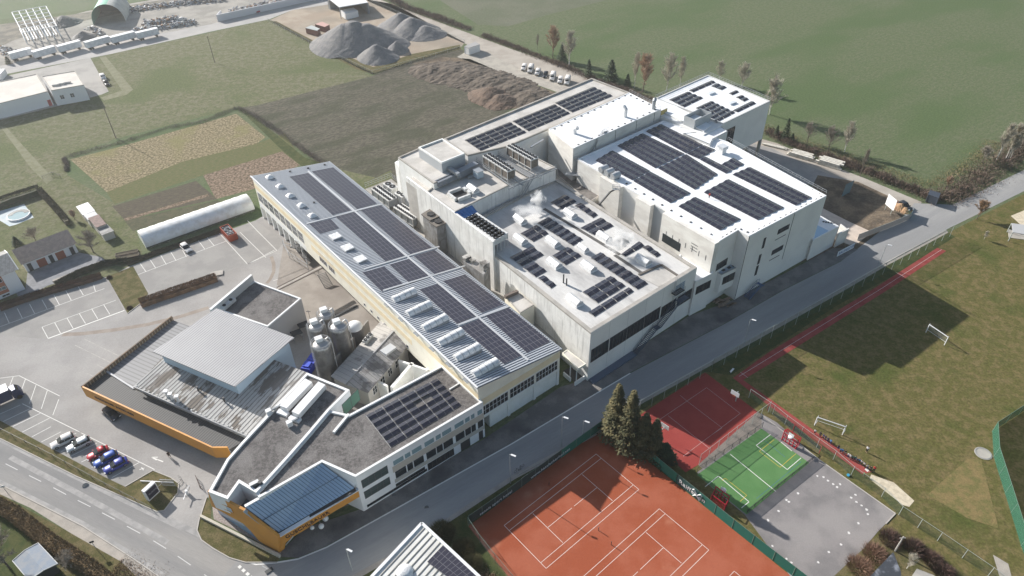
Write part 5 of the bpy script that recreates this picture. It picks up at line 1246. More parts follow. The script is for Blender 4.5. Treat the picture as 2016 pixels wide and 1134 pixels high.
def lettering(txt,Aq,Bq,s0,z0,size,M,root,out,depth=.05,name="lettering",pitch=None):
 e=(Bq-Aq);e.z=0;L_=e.length;e.normalize();n_=Vector((-e.y,e.x,0))
 if n_.dot(out)<0:n_=-n_
 zdir=Vector((0,0,1))
 if e.cross(zdir).dot(n_)<0:e2_=-e
 else:e2_=e
 if pitch is not None:tl_=(e2_+Vector((0,0,pitch*(1 if e2_==e else-1)))).normalized();zd=n_.cross(tl_)
 else:tl_,zd=e2_,zdir
 cu=bpy.data.curves.new(name,'FONT');cu.body=txt;cu.size=size;cu.extrude=depth/2;cu.align_x='LEFT';cu.space_character=1.05
 cu.materials.append(M)
 tmp=bpy.data.objects.new("tmp",cu);COL.objects.link(tmp);bpy.context.view_layer.update()
 me=bpy.data.meshes.new_from_object(tmp.evaluated_get(bpy.context.evaluated_depsgraph_get()));bpy.data.objects.remove(tmp)
 me.materials.clear();me.materials.append(M)
 o=bpy.data.objects.new(name,me);COL.objects.link(o)
 p=Vector((Aq.x,Aq.y,0))+e*s0+Vector((0,0,z0))+n_*(depth/2+.01)
 mw=Matrix((tl_,zd,n_)).transposed().to_4x4();mw.translation=p-(ORG[root.name]if root else Vector())
 o.matrix_local=mw
 if root:o.parent=root
 return o
LETM=mat("letter_brown",(0.06,0.035,0.035),rough=.5)
_s0,_z0=wallpt(563,1059.5,TIP,RGT);_s1,_z1=wallpt(617,1028,TIP,RGT)
lt_=lettering("GUSCHLBAUER",TIP,RGT,_s0,_z0-.1,1.15,LETM,can,-inw,.08,pitch=(_z1-_z0)/(_s1-_s0))
# ================================================================ WAREHOUSE WITH TIMBER-COLOURED CANOPY
R_FINE=mat("roof_fine_rib",(0.36,0.358,0.365),c2=(0.335,0.332,0.34),scale=.2,rough=.6,fine=.03,stripe=(.60,R(-27),.35,(0.215,0.212,0.22)))
R_STAINED=mat("roof_stained_sheet",(0.44,0.43,0.41),c2=(0.17,0.145,0.12),scale=.42,th=(.50,.57),c3=(0.40,0.395,0.385),scale3=.06,fine=.12,fscale=3,rough=.85,stretch=(1,.3,1),rot=R(-27))
R_DARKC=mat("roof_dark_rib",(0.085,0.083,0.082),rough=.7,fine=.06,stripe=(.55,R(-27),.35,(0.045,0.045,0.045)))  # dark sheet roof; shade of the gap beside the warehouse darkens this colour too
R_LEG=mat("roof_leg_rib",(0.18,0.18,0.186),rough=.6,fine=.05,stripe=(.9,R(63),.3,(0.11,0.11,0.115)))
W_BLUE=mat("pale_blue_wall",(0.44,0.55,0.64),rough=.7)
wh=thing("warehouse","warehouse with a fine-ribbed grey upper roof above a rust-stained sheet roof","warehouse",tuple(P(440,720,0)))
ZH=10.4
h1=[P(425.8,606.8,ZH),P(300.6,692,ZH),P(462.2,760.9,ZH),P(579.1,664.4,ZH)]
mb=MB();mb.prism([v[:2]for v in h1],ZH-.22,ZH);mb.build("roof",R_FINE,wh)
hi=inset([v[:2]for v in h1],.9);mb=MB();mb.prism(hi,0,ZH-.23);mb.build("upper_wall",W_BLUE,wh)
hA,hB=hi[1].to_3d(),hi[2].to_3d();hcn=sum(h1,Vector())/4
for k in range(9):L_=(hB-hA).length;window(wh,hA,hB,hcn,.9+k*(L_-1.4)/9,.9+k*(L_-1.4)/9+(L_-1.4)/9-.55,9.1,9.95,nx=1,fw=.05)
a_,b_,c_3=P(263,759.6,6.0),P(488,858,6.0),P(604,733,8.1);d_=a_+(c_3-b_)
a_=a_;corrugated(wh,[a_,b_,c_3,d_],R_STAINED,pitch=.85,h=.05,w=.09,name="lower_roof",RM=mat("rib_shadow",(0.17,0.16,0.15),rough=.9))  # ribs in a dark grey of their own on the stained sheet
mb=MB();mb.prism([v[:2]for v in(a_.lerp(b_,.01)+(d_-a_)*.03,b_+(c_3-b_)*.03,c_3,d_)],0,[5.75,5.75,7.8,7.8]);mb.build("wall",W_WHITE,wh)
mb=MB();mb.bar(a_+Vector((0,0,-.2)),b_+Vector((0,0,-.2)),.35,.35);mb.build("gutter",mat("gutter_grey",(0.42,0.42,0.42),rough=.5),wh)
mb=MB();L_=(b_-a_).length
for k in range(26):p=a_.lerp(b_,(k+.5)/26);q=p+(d_-a_).normalized()*.9;mb.bar(p+Vector((0,0,.05)),p.lerp(q,.4)+Vector((0,0,.08)),.45,.05)
mb.build("snow_guard",mat("guard_grey",(0.45,0.44,0.42),rough=.7),wh)
RPL=plane_of(a_,b_,c_3)
for i,(X,Y)in enumerate(((1320,850),(1355,870),(1405,890),(1560,805),(1765,890))):
 p=onplane(*t(9,X,Y),RPL);hgt=1.6 if i<3 else 1.1;mb=MB();mb.tube(p-Vector((0,0,.2)),p+Vector((0,0,hgt)),.3 if i<3 else.16,n=10);mb.box((p.x,p.y,p.z+hgt),(.8 if i<3 else.45,.8 if i<3 else.45,.15))
 tag(mb.build("roof_flue",WHITEM if i<3 else DARK),"%s flue on the rust-stained roof, %s"%("white" if i<3 else "thin dark",("left of three","middle of three","right of three","nearer the three white flues","nearer the gravel roof")[i]),"flue","flues on the stained roof")
 # gravel block behind
gb=thing("gravel_annex","flat annex with a dark gravel roof and tall white parapet behind the warehouse","annex",tuple(P(520,610,0)))
z3=7.5
bld(gb,[P(500,552.5,z3),P(592.9,586.8,z3),P(526.5,643,z3),P(419,606,z3)],z3,mat("annex_grey",(0.47,0.46,0.455),fine=.03,rough=.9),R_GRAVEL,par=.35,pw=.4,parM=W_COPE)
mb=MB();pa,pb=P(493.5,540.6,9.3),P(412,609,9.3);dn=(pb-pa).normalized();nn_=Vector((-dn.y,dn.x,0))*.5
if nn_.x<0:nn_=-nn_
mb.prism([v[:2]for v in(pa,pb,pb+nn_,pa+nn_)],0,9.3);mb.build("high_parapet",mat("parapet_pale",(0.56,0.55,0.53),rough=.9),gb)
mb=MB();mb.bar(pa+Vector((0,0,.05))+nn_/2,pb+Vector((0,0,.05))+nn_/2,.6,.1);mb.build("coping",W_COPE,gb)
r=thing("roof_cooling_unit","white cooling unit with two fans in the shade on the dark gravel annex","cooling unit",tuple(P(449,603,z3-.3)),math.atan2(dn.y,dn.x))
mb=MB();mb.box((0,0,.2),(4.4,1.3,.8));part0(mb,"casing",CH_W,r)
for x in(-1.3,.9):mb=MB();mb.tube((x,0,1.0),(x,0,1.12),.42,n=12);part0(mb,"fan",BLACK,r)
# canopy round two sides
cy=thing("loading_canopy","long loading canopy with an orange outer fascia and dark ribbed roof","canopy",tuple(P(260,790,0)))
ZK=5.3
k0,k1,k2,k3=P(337,621.9,ZK),P(159,760.9,ZK),P(417,881.5,ZK),P(447,881.3,ZK)
def fascia(a,b,M,name,zb=2.3,th=.3,inn=(1,0,0)):
 mb=MB();d=(b-a);d.z=0;d.normalize();n_=Vector((-d.y,d.x,0))*th
 if n_.dot(Vector(inn))<0:n_=-n_
 mb.prism([v[:2]for v in(a,b,b+n_,a+n_)],zb,ZK);return mb.build(name,M,cy)
W_TIMB=mat("fascia_inside",(0.19,0.125,0.075),c2=(0.11,0.09,0.07),scale=.8,rough=.8)
inn_=P(350,760,0)-P(159,761,0)
fascia(k1,k2,ORANGE,"outer_fascia",inn=inn_);fascia(k2,k3,ORANGE,"outer_fascia",inn=Vector((0,1,0)))
fascia(k0,k1,W_TIMB,"side_fascia",inn=Vector((1,-.2,0)))
mb=MB();dk=(k1-k0);nk=Vector((-dk.y,dk.x,0)).normalized()
if nk.x<0:nk=-nk
for i in range(34):
 p=k0.lerp(k1,(i+.5)/34)+nk*.42;mb.box((p.x,p.y,4.2),(.16,.12,1.0),math.atan2(dk.y,dk.x))
mb.build("fascia_slats",mat("slat_pale",(0.34,0.28,0.22),rough=.8),cy)
zk=4.3
mb=MB();mb.prism([v[:2]for v in(P(338,624,ZK),P(205,728,ZK),P(263,765,zk),P(377,643,zk))],zk-.15,zk);mb.build("roof",R_LEG,cy)
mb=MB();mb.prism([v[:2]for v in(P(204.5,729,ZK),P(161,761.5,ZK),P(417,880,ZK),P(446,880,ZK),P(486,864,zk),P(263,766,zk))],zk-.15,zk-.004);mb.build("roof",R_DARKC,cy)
mb=MB();mb.bar(P(205,728,zk+.1),P(263,765,zk+.1),.35,.3);mb.build("roof_trim",mat("trim_pale",(0.42,0.42,0.43),rough=.6),cy)
for i in range(6):
 p=k1.lerp(k2,.04+i*.18)+inn_.normalized()*4.5;mb=MB();mb.box((p.x,p.y,0),(.35,.35,zk-.2),.5);mb.build("post",STEEL,cy)
_s0,_z0=wallpt(187,782,k1,k2);_s1,_z1=wallpt(262,817,k1,k2)
lettering("GUSCHLBAUER  BACKWAREN",k1,k2,_s0,3.5,.82,LETM,cy,-inn_,.06)
# ================================================================ YARD BETWEEN: SILOS, SHED
S_ST=mat("silo_steel",(0.36,0.345,0.33),c2=(0.27,0.26,0.25),scale=.6,rough=.35,metal=.7)
def silo(label,x,y,r_,zt,rail=True,dome=None):
 c=P(x,y,zt);c.z=0;r=thing("flour_silo",label,"silo",tuple(c),0,"silo group in the yard")
 mb=MB();mb.tube((0,0,0),(0,0,zt),r_,n=24);part0(mb,"shell",S_ST if not dome else mat("tank_dark",(0.12,0.12,0.125),rough=.4),r,False)
 mb=MB();mb.dome((0,0,zt+.01),r_,.9 if not dome else 1.3,24,6);part0(mb,"top_dome",dome or mat("silo_top",(0.40,0.39,0.38),rough=.35,metal=.5),r,True)
 if rail:
  mb=MB()
  for h in(.55,1.1):
   for k in range(18):
    a,b=2*math.pi*k/18,2*math.pi*(k+1)/18;R_=r_+.12
    mb.bar((R_*math.cos(a),R_*math.sin(a),zt+h),(R_*math.cos(b),R_*math.sin(b),zt+h),.06)
  for k in range(18):a=2*math.pi*k/18;mb.bar(((r_+.12)*math.cos(a),(r_+.12)*math.sin(a),zt-.3),((r_+.12)*math.cos(a),(r_+.12)*math.sin(a),zt+1.1),.06)
  part0(mb,"guard_rail",ALU,r)
  mb=MB();mb.box((-.4,.5,zt+.7),(1.5,1.2,1.1),.5);part0(mb,"filter_box",WHITEM,r)
  mb=MB();mb.bar((.4,.3,zt+.9),(1.5,.9,zt+1.5),.22);mb.bar((1.5,.9,zt+1.5),(r_+.3,.2,zt+.8),.18);mb.bar((r_+.3,.2,zt+.8),(r_+.3,.2,.3),.16);part0(mb,"fill_pipe",mat("pipe_pale",(0.50,0.49,0.47),rough=.5),r)
  mb=MB()
  for o in(-.3,.3):mb.bar((-r_-.35,o,0),(-r_-.35,o,zt+1.1),.06)
  for k in range(int(zt/.5)):mb.bar((-r_-.35,-.3,.4+k*.5),(-r_-.35,.3,.4+k*.5),.05)
  part0(mb,"ladder",STEEL,r)
 return r
silo("steel silo with railed top, nearest the gravel office roof",632.5,680,1.95,10.6)
silo("steel silo with an open dark top ring, beside the stained shed",667,645,1.95,10.6)
silo("steel silo with railed top, on the warehouse side",622.5,645,1.7,10.6)
silo("steel silo with railed top, farthest from the office",641.5,622,1.6,10.6)
silo("short dark tank with a shiny white dome, right of the steel silos",698,644,1.85,6.2,False,mat("dome_white",(0.80,0.80,0.80),rough=.3))
ct=thing("blue_container","bright blue container with an open top at the foot of the silos","container",tuple(P(614,722,0)),math.atan2((P(628,700,0)-P(606,733,0)).y,(P(628,700,0)-P(606,733,0)).x))
mb=MB();mb.box((0,0,.2),(5.2,2.2,1.5));part0(mb,"body",mat("container_blue",(0.02,0.045,0.42),rough=.5),ct)
mb=MB()
for k in range(6):mb.box((-2.4+k*.96,0,1.7),(.2,2.1,.12))
mb.box((-1.2,.2,1.7),(1.6,1.5,.35));part0(mb,"lid",mat("container_blue2",(0.035,0.08,0.55),rough=.5),ct)
for i,(X,Y)in enumerate(((105,370),(20,470))):
 c=P(*crop(580,580,6.3)(X,Y),2.4);c.z=0;r=thing("steel_rack","small dark-topped steel rack by the grey annex wall, %s"%("nearer the silos" if i==0 else "nearer the warehouse"),"rack",tuple(c),.6,"racks by the annex wall")
 mb=MB();mb.box((0,0,2.3),(2.4,1.9,.12));part0(mb,"top",DARK,r)
 for sx_ in(-1.1,1.1):
  for sy_ in(-.85,.85):mb=MB();mb.bar((sx_,sy_,0),(sx_,sy_,2.3),.1);part0(mb,"leg",STEEL,r)
  # shed with stained roof
sh=thing("courtyard_shed","low shed with a soot-stained double-pitch roof between silos and office","shed",tuple(P(730,700,0)))
ze,zr_=5.2,6.1
R_SOOT=mat("roof_sooty",(0.30,0.29,0.28),c2=(0.16,0.15,0.145),scale=.35,th=(.45,.6),fine=.10,fscale=3,rough=.85,stripe=(1.1,R(50),.08,(0.10,0.10,0.10)))
r0,r1=P(779.5,646.9,zr_),P(679.3,755.9,zr_)
e0,e1=P(754.5,626.9,ze),P(650.5,740.8,ze);f0,f1=P(804.6,678,ze),P(724.4,773.4,ze)
mb=MB();mb.quad(e0,e1,r1,r0);mb.quad(*[v-Vector((0,0,.12))for v in(r0,r1,e1,e0)]);mb.build("roof",mat("roof_sheet_pale",(0.42,0.40,0.375),c2=(0.20,0.19,0.18),scale=.25,th=(.5,.62),fine=.1,fscale=3,rough=.85,stripe=(1.1,R(50),.08,(0.22,0.21,0.2))),sh)
mb=MB();mb.quad(r0,r1,f1,f0);mb.quad(*[v-Vector((0,0,.12))for v in(f0,f1,r1,r0)]);mb.build("roof",R_SOOT,sh)
mb=MB();ins=inset([v[:2]for v in(e0,e1,f1,f0)],.4);mb.prism(ins,0,ze-.15);mb.build("wall",mat("shed_wall",(0.44,0.42,0.39),fine=.05,rough=.9),sh)
mb=MB();mb.bar(r0+Vector((0,0,.06)),r1+Vector((0,0,.06)),.3,.1);mb.build("ridge_cap",mat("ridge_grey",(0.36,0.36,0.36),rough=.6),sh)
s_=(ins[2].to_3d(),ins[3].to_3d())
for k in range(4):window(sh,s_[0],s_[1],sum((e0,e1,f0,f1),Vector())/4,1.5+k*2.9,3.0+k*2.9,2.2,4.3,nx=2,ny=2,fw=.08)
p=P(*t(10,1040,480),5.9);mb=MB();mb.box((p.x,p.y,5.6),(3.0,2.0,.55),.85);tag(mb.build("roof_hatch",mat("hatch_alu",(0.50,0.51,0.52),rough=.5)),"pale roof hatch on the sooty shed roof","roof hatch")
chiller("small three-fan cooler lying on the shed roof beside the white dome tank",t(10,905,350),t(10,850,415),1.1,5.6,.7,1,3,.1,side=CH_W,group="coolers in the courtyard")
mb=MB();mb.bar(P(643,744,2.5),P(727,646,2.5),.35,5.0);tag(mb.build("silo_wall",mat("silo_wall_grey",(0.30,0.28,0.26),rough=.9)),"long grey wall between the silos and the stained shed","wall")
WB=[((1230,582),(1065,775),1.6,"longest, slanting across the courtyard"),((1120,562),(1345,638),1.0,"bent one under the long hall wall"),((960,728),(1030,765),1.2,"shortest one beside the shed"),((1345,638),(1362,610),.9,"tiny corner piece at the hall foot")]
for a,b,w__,lab in WB:
 A_2,B_2=P(*t(10,*a),4.6),P(*t(10,*b),4.6);mb=MB();A_2.z=B_2.z=2.35;mb.bar(A_2,B_2,.7 if w__>1.5 else.5,4.5);tag(mb.build("courtyard_wall",W_WHITE),"white courtyard wall, "+lab,"wall","white courtyard walls")
mb=MB();mb.prism([P(*t(10,*v),0)[:2]for v in((750,820),(1000,740),(1130,560),(1200,450),(1450,600),(720,1000),(640,960))],.02,.06);tag(mb.build("courtyard_floor",G_FORE),kind="structure")
sheet("hall_yard",[(560,470),(640,470),(760,640),(870,720),(760,760),(650,690),(600,620),(545,560)],mat("yard_warm",(0.275,0.245,0.215),c2=(0.33,0.295,0.26),scale=.2,c3=(0.23,0.20,0.175),scale3=.08,fine=.07,fscale=5,rough=.95),5)
mb=MB();line_on(mb,t(10,590,235),t(10,800,140),1.6,.026);tag(mb.build("drain_channel",DARK),kind="structure")
# pipe bridge
r=thing("pipe_bridge","slim grey pipe bridge from the gravel annex to the cream hall","pipe bridge",tuple(P(585,550,0)))
mb=MB();mb.bar(P(546,568.5,5.6),P(632,525,5.6),.9,.12);mb.build("deck",CONC,r)
mb=MB();mb.bar(P(545,566,6.0),P(630,523,6.0),.18);mb.bar(P(549,570,6.0),P(634,528,6.0),.25);mb.build("pipe",mat("pipe_brown",(0.16,0.13,0.11),rough=.6),r)
# yard stair
stair("yard_stair","dark steel stair with a landing at the yard side of the cream hall",[tuple(P(606,520,.1)),tuple(P(581,489,3.8)),tuple(P(571,487,3.8))],1.8,(.5,.85,0),M=mat("stair_dark",(0.10,0.10,0.10),rough=.6))
stair("yard_stair","low dark steps under the overhang of the cream hall",[tuple(P(640,567,.1)),tuple(P(625,541,2.4))],2.2,(.8,.5,0),M=mat("stair_dark",(0.10,0.10,0.10)),rail=False)
r=thing("waste_press","open steel frame enclosure round the foot of the yard stair","enclosure",tuple(P(590,510,0)))
mb=MB();fr=[P(559,486,0),P(571,509,0),P(608,533,0),P(600,500,0)]
for a in fr:mb.bar(a,a+Vector((0,0,2.2)),.1)
for a,b in zip(fr,fr[1:]+fr[:1]):
 for h in(1.1,2.15):mb.bar(a+Vector((0,0,h)),b+Vector((0,0,h)),.08)
mb.build("frame",STEEL,r)
# ================================================================ VEGETATION
def hz(base,top):
 """height of a vertical thing from its measured foot and tip"""
 B=P(*base);o=Vector((0,0,HC));d=P(*top)-o
 n=Vector((B.x,B.y,0)).normalized();k=(B-Vector((0,0,0))).dot(n)/d.dot(n)
 return(o+d*k).z
TWIG_G=mat("twig_grey",(0.34,0.30,0.25),c2=(0.26,0.23,0.19),scale=.6,rough=1)
TWIG_O=mat("twig_orange",(0.46,0.33,0.24),c2=(0.36,0.25,0.18),scale=.6,rough=1)
TWIG_P=mat("twig_pale",(0.50,0.46,0.38),c2=(0.40,0.365,0.30),scale=.6,rough=1)
TWIG_B=mat("twig_brown",(0.20,0.145,0.115),c2=(0.13,0.095,0.075),scale=.5,rough=1)
BARK=mat("bark_brown",(0.13,0.105,0.085),rough=1);BARK_W=mat("bark_birch",(0.62,0.60,0.56),c2=(0.30,0.29,0.27),scale=2.5,th=(.55,.65),rough=.9)
NEEDLE=mat("needles_dark",(0.028,0.045,0.022),c2=(0.045,0.065,0.030),scale=.8,rough=.9)
NEEDLE2=mat("needles_olive",(0.135,0.115,0.052),c2=(0.060,0.062,0.030),scale=.7,th=(.42,.6),rough=.9)
def blade(mb,p,d,L_,w_):
 u=d.cross(Vector((random.random()-.5,random.random()-.5,random.random()-.5))).normalized()*w_
 mb.tri(p-u,p+u,p+d*L_)
def bare_proto(name,h,seed,bark,twig,spread=.5,n_limb=9,n_tw=900,upright=.9,leaf=0):
 random.seed(seed);r=thing(name,"","tree",(0,0,-50));r["proto"]=1
 tr=MB();tw=MB();lean=Vector((random.uniform(-.06,.06),random.uniform(-.06,.06),1));segs=6;pts=[Vector((0,0,0))]
 for i in range(segs):pts.append(pts[-1]+(lean+Vector((random.uniform(-.06,.06),random.uniform(-.06,.06),0)))*(h*.9/segs))
 r0=h*.015
 for i in range(segs):tr.tube(pts[i],pts[i+1],r0*(1-i/segs*.85),r0*(1-(i+1)/segs*.85),6,cap=False)
 tips=[]
 for k in range(n_limb):
  f=random.uniform(.28,.95);i=min(segs-1,int(f*segs));p=pts[i].lerp(pts[i+1],f*segs-i)
  a=random.uniform(0,2*math.pi);L_=h*spread*(1.1-f)*random.uniform(.6,1.0)+h*.08;d=Vector((math.cos(a),math.sin(a),upright*random.uniform(.7,1.5))).normalized();q=p;rr=r0*.38*(1.15-f)
  for s in range(3):
   d2=(d+Vector((random.uniform(-.25,.25),random.uniform(-.25,.25),random.uniform(-.05,.3)))).normalized();q2=q+d2*L_/3;tr.tube(q,q2,rr*(1-s*.28),rr*(1-(s+1)*.28),4,cap=False);tips.append((q,q2,d2));q=q2;d=d2
 for s in range(1,segs):tips.append((pts[s],pts[s+1],lean.normalized()))
 for k in range(n_tw):
  a,b,d=random.choice(tips);p=a.lerp(b,random.random());dd=(d*.9+Vector((random.uniform(-1,1),random.uniform(-1,1),random.uniform(-.2,1)))).normalized();L_=h*random.uniform(.05,.14)
  blade(tw,p,dd,L_,.045);p2=p+dd*L_*.5
  for j in range(2):blade(tw,p2,(dd+Vector((random.uniform(-.8,.8),random.uniform(-.8,.8),random.uniform(-.3,.8)))).normalized(),L_*.6,.034)
  if leaf and random.random()<leaf:blade(tw,p2,Vector((random.uniform(-1,1),random.uniform(-1,1),random.uniform(-1,1))).normalized(),.28,.12)
 part0(tr,"trunk",bark,r);part0(tw,"crown",twig,r);return r
def conifer_proto(name,h,rad,seed,M,n=1500,sz=.42):
 random.seed(seed);r=thing(name,"","tree",(0,0,-50));tr=MB();tr.tube((0,0,0),(0,0,h*.95),h*.018,h*.004,7)
 cr2=MB()
 for k in range(n):
  f=random.random()**.85;z=h*(.06+.94*f);R_=rad*(1-f)**.8*(.72+.28*math.sin(f*38+random.random()))+.12
  a=random.uniform(0,2*math.pi);q=random.uniform(.35,1.0)**.5*R_*random.uniform(.85,1.15);p=Vector((math.cos(a)*q,math.sin(a)*q,z))
  d=Vector((math.cos(a),math.sin(a),random.uniform(-.55,.15))).normalized();s=sz*random.uniform(.6,1.25)*(1.15-f*.5);up=Vector((random.uniform(-.4,.4),random.uniform(-.4,.4),1));x=d.cross(up).normalized()*s*.5
  cr2.quad(p-x,p+d*s*.5-x*.6,p+d*s*1.1,p+x)
 for k in range(10):
  f=.1+k*.085;a=k*2.4;R_=rad*(1-f)*.9;tr.tube((0,0,h*f),(math.cos(a)*R_,math.sin(a)*R_,h*f-R_*.2),.05,.02,4)
 part0(tr,"trunk",BARK,r);part0(cr2,"crown",M,r);return r
PR={}
PR['birch']=bare_proto("birch_tree",10,3,BARK_W,TWIG_P,.40,20,1200,1.3)
PR['orange']=bare_proto("bare_tree",10,5,BARK,TWIG_O,.40,26,1500,1.3,leaf=.15)
PR['pale']=bare_proto("bare_tree",10,8,BARK_W,TWIG_P,.50,24,1200,1.2)
PR['grey']=bare_proto("bare_tree",10,11,BARK,TWIG_G,.60,24,1300,.8)
PR['leafy']=bare_proto("bare_tree",10,15,BARK,mat("dry_leaf",(0.40,0.27,0.17),c2=(0.28,0.19,0.12),scale=1.2,rough=1),.5,20,1800,.9,leaf=1.0)
PR['conifer']=conifer_proto("conifer_tree",10,2.6,21,NEEDLE,1700,.5)
PR['spruce']=conifer_proto("spruce_tree",10,2.0,22,NEEDLE2,4200,.34)
PR['spruce2']=conifer_proto("spruce_tree",10,1.9,25,NEEDLE2,4200,.34)
USED=set()
def tree(kind,base,top,label,group=None,wide=1.0,height=None):
 B=P(*base);h=height or max(1.5,hz(base,top));s=h/10
 src=PR[kind];sc_3=(s*wide,s*wide,s)
 if kind not in USED:
  USED.add(kind);o=src;o.location=B;o.scale=sc_3;o["label"]=label
  if "proto" in o:del o["proto"]
  if group:o["group"]=group
  o.rotation_euler=(0,0,random.uniform(0,6))
  return o
 return dup(src,B,random.uniform(0,6),label,group,sc_3)
GT="trees along the far edge of the factory grounds"
random.seed(5)
tree('birch',t(3,447,525),t(3,470,250),"white-stemmed birch behind the line of parked vans",GT)
tree('orange',t(3,318,450),t(3,325,200),"reddish-brown bare tree left of the birch behind the parked vans",GT)
tree('grey',t(3,200,400),t(3,198,270),"thin grey sapling farthest left in the tree line behind the parked vans",GT,.4)
tree('conifer',t(3,392,485),t(3,392,350),"dark conifer between the reddish tree and the birch",GT,1.3)
tree('conifer',t(3,600,605),t(3,595,465),"narrow dark conifer just right of the parked vans",GT)
tree('conifer',t(3,775,645),t(3,765,468),"broadest dark conifer behind the rear hall",GT,1.35)
tree('conifer',t(3,905,680),t(3,905,580),"small dark conifer right of the broadest one",GT,1.2)
tree('birch',t(3,960,690),t(3,975,415),"slim birch in front of the big reddish-brown tree",GT,.6)
tree('orange',t(3,1025,725),t(3,1040,420),"big reddish-brown tree behind the white raised roof",GT,1.2)
tree('pale',t(3,1210,720),t(3,1240,420),"pale bare tree left of the east block",GT,.9)
tree('pale',t(3,1320,680),t(3,1350,450),"pale bare tree nearest the left corner of the east block",GT,.8)
tree('pale',t(3,1630,640),t(3,1625,475),"pale bare crown showing just behind the top corner of the east block",GT)
tree('pale',t(3,1800,690),t(3,1820,490),"wide pale bare crown behind the middle of the east block",GT,1.3)
tree('pale',t(4,10,900),t(4,70,600),"pale spreading tree past the right corner of the east block",GT,1.1)
tree('conifer',t(4,60,1075),t(4,60,980),"shortest-left conifer of three beside the east block columns",GT)
tree('conifer',t(4,130,1095),t(4,150,925),"tallest conifer of three beside the east block columns",GT,.8)
tree('conifer',t(4,185,1115),t(4,182,1045),"smallest right-hand conifer of three beside the east block columns",GT,1.2)
tree('grey',t(4,305,1125),t(4,300,960),"dark round bare tree between the conifers and the timber stacks",GT,1.1)
tree('grey',t(8,470,60),t(4,480,990),"dark bare tree above the timber stacks",GT)
tree('pale',t(8,600,60),t(4,615,950),"pale fan-shaped bare tree above the timber stacks",GT,.9)
tree('grey',t(8,725,245),t(8,770,30),"bare leaning tree beside the timber stacks and the back road",GT,.35)
cB=crop(1850,230,4.536)
for b,tp,lab in(((500,400),(620,50),"leftmost and thickest"),((585,385),(680,60),"second"),((602,388),(725,60),"third"),((622,386),(745,180),"shortest, leaning")):
 tree('birch',cB(*b),cB(*tp),lab+" of four white birches where the side road meets the street","white birches by the street",.8)
tree('grey',cB(380,410),cB(360,250),"wide brown shrub tree left of the four white birches",None,1.6)
tree('orange',cB(60,640),cB(70,520),"low brown tree above the junction beside the dark trailer",None,1.4)
tree('grey',cB(700,330),cB(700,190),"tangled grey tree behind the four white birches",None,1.5)
tree('leafy',cB(330,915),cB(395,735),"small tree with dry brown leaves at the street edge of the sports ground",None,1.2)
tree('pale',cB(395,1095),cB(405,1010),"tiny bare sapling on the lawn below the dry-leaved tree",None)
# conifers at the clay courts
GS="spruces beside the clay courts"
tree('spruce',(1208,862),(1214,757),"tallest olive spruce at the corner of the clay courts",GS,1.0)
tree('spruce2',(1234,880),(1238,769),"second tall spruce, right beside the tallest one at the clay courts",GS,1.0)
tree('spruce',(1262,892),(1265,813),"third spruce at the clay courts, shorter and between two others",GS,1.15)
tree('spruce2',(1283,898),(1286,824),"shortest spruce at the clay courts, next to the red court",GS,1.1)
tree('conifer',(1306,908),(1306,872),"low dark conifer at the shaded corner of the red court",None,1.8)
# gardens, left
tree('grey',t(5,290,770),t(5,285,640),"round bare tree on the lawn behind the garages","garden trees",1.5)
tree('conifer',t(5,140,790),t(5,135,715),"dark bushy conifer behind the grey-roofed house","garden trees",1.9)
tree('grey',t(5,735,850),t(5,700,680),"large twisted bare tree at the end of the garages","garden trees",1.6)
tree('orange',t(5,590,590),t(5,580,510),"small brown tree between the hedge and the garden trailer","garden trees",1.6)
tree('grey',(20,1120),(2,1015),"old bare tree casting a branching shadow in the lower garden","garden trees",1.1)
tree('grey',(140,1115),(146,1075),"small bare bush tree beside the grey garden shed","garden trees",1.6)
tree('pale',t(16,1090,1075),t(16,1150,960),"small pruned tree with pale forked branches by the slatted pavilion","garden trees",1.0)
tree('conifer',t(1,70,500),t(1,65,440),"round dark bush at the edge of the industrial yard",None,1.8)
# brush masses
def brush(name,polys,M,n,h,wd,seed=1,kind="stuff",lab=None,bl=.05):
 random.seed(seed);mb=MB();seg=[]
 for a,b in zip(polys[:-1],polys[1:]):
  A=P(*a[:2]);B=P(*b[:2]);seg.append((A,B,(B-A).length,a[2]if len(a)>2 else wd,b[2]if len(b)>2 else wd))
 tot=sum(s[2]for s in seg)
 for k in range(n):
  r_=random.random()*tot
  for A,B,L_,wa,wb in seg:
   if r_<=L_:break
   r_-=L_
  f=r_/L_;p=A.lerp(B,f);ww=wa+(wb-wa)*f;dr=(B-A).normalized();nn=Vector((-dr.y,dr.x,0))
  g=random.gauss(0,.33);g=max(-1,min(1,g));cl=.55+.45*math.sin(p.x*.9+3*math.sin(p.y*.5));hh=h*(1-.55*abs(g))*(.45+.55*cl)*random.uniform(.5,1.1)
  p=p+nn*g*ww*1.3;p.z=random.uniform(0,hh*.55);d=Vector((random.uniform(-.9,.9),random.uniform(-.9,.9),random.uniform(.3,1.4))).normalized()
  blade(mb,p,d,hh*random.uniform(.35,.7),bl)
 o=mb.build(name,M);tag(o,lab,None,None,kind);return o
brush("scrub",[(755,-10),(800,16),(860,36),(915,56),(925,58)],TWIG_B,7000,3.2,3.5,1,bl=.09)
brush("scrub",[(950,70),(1010,92),(1060,112),(1120,135),(1180,162),(1240,182),(1300,204),(1330,212)],TWIG_B,12000,2.2,3.0,2,bl=.08)
brush("scrub",[(1510,258),(1560,285),(1620,308),(1690,332),(1750,355),(1800,376),(1850,396,5),(1900,372,6),(1950,335,7),(2020,290,7),(2120,250,6)],TWIG_B,26000,2.9,3.4,3,bl=.07)
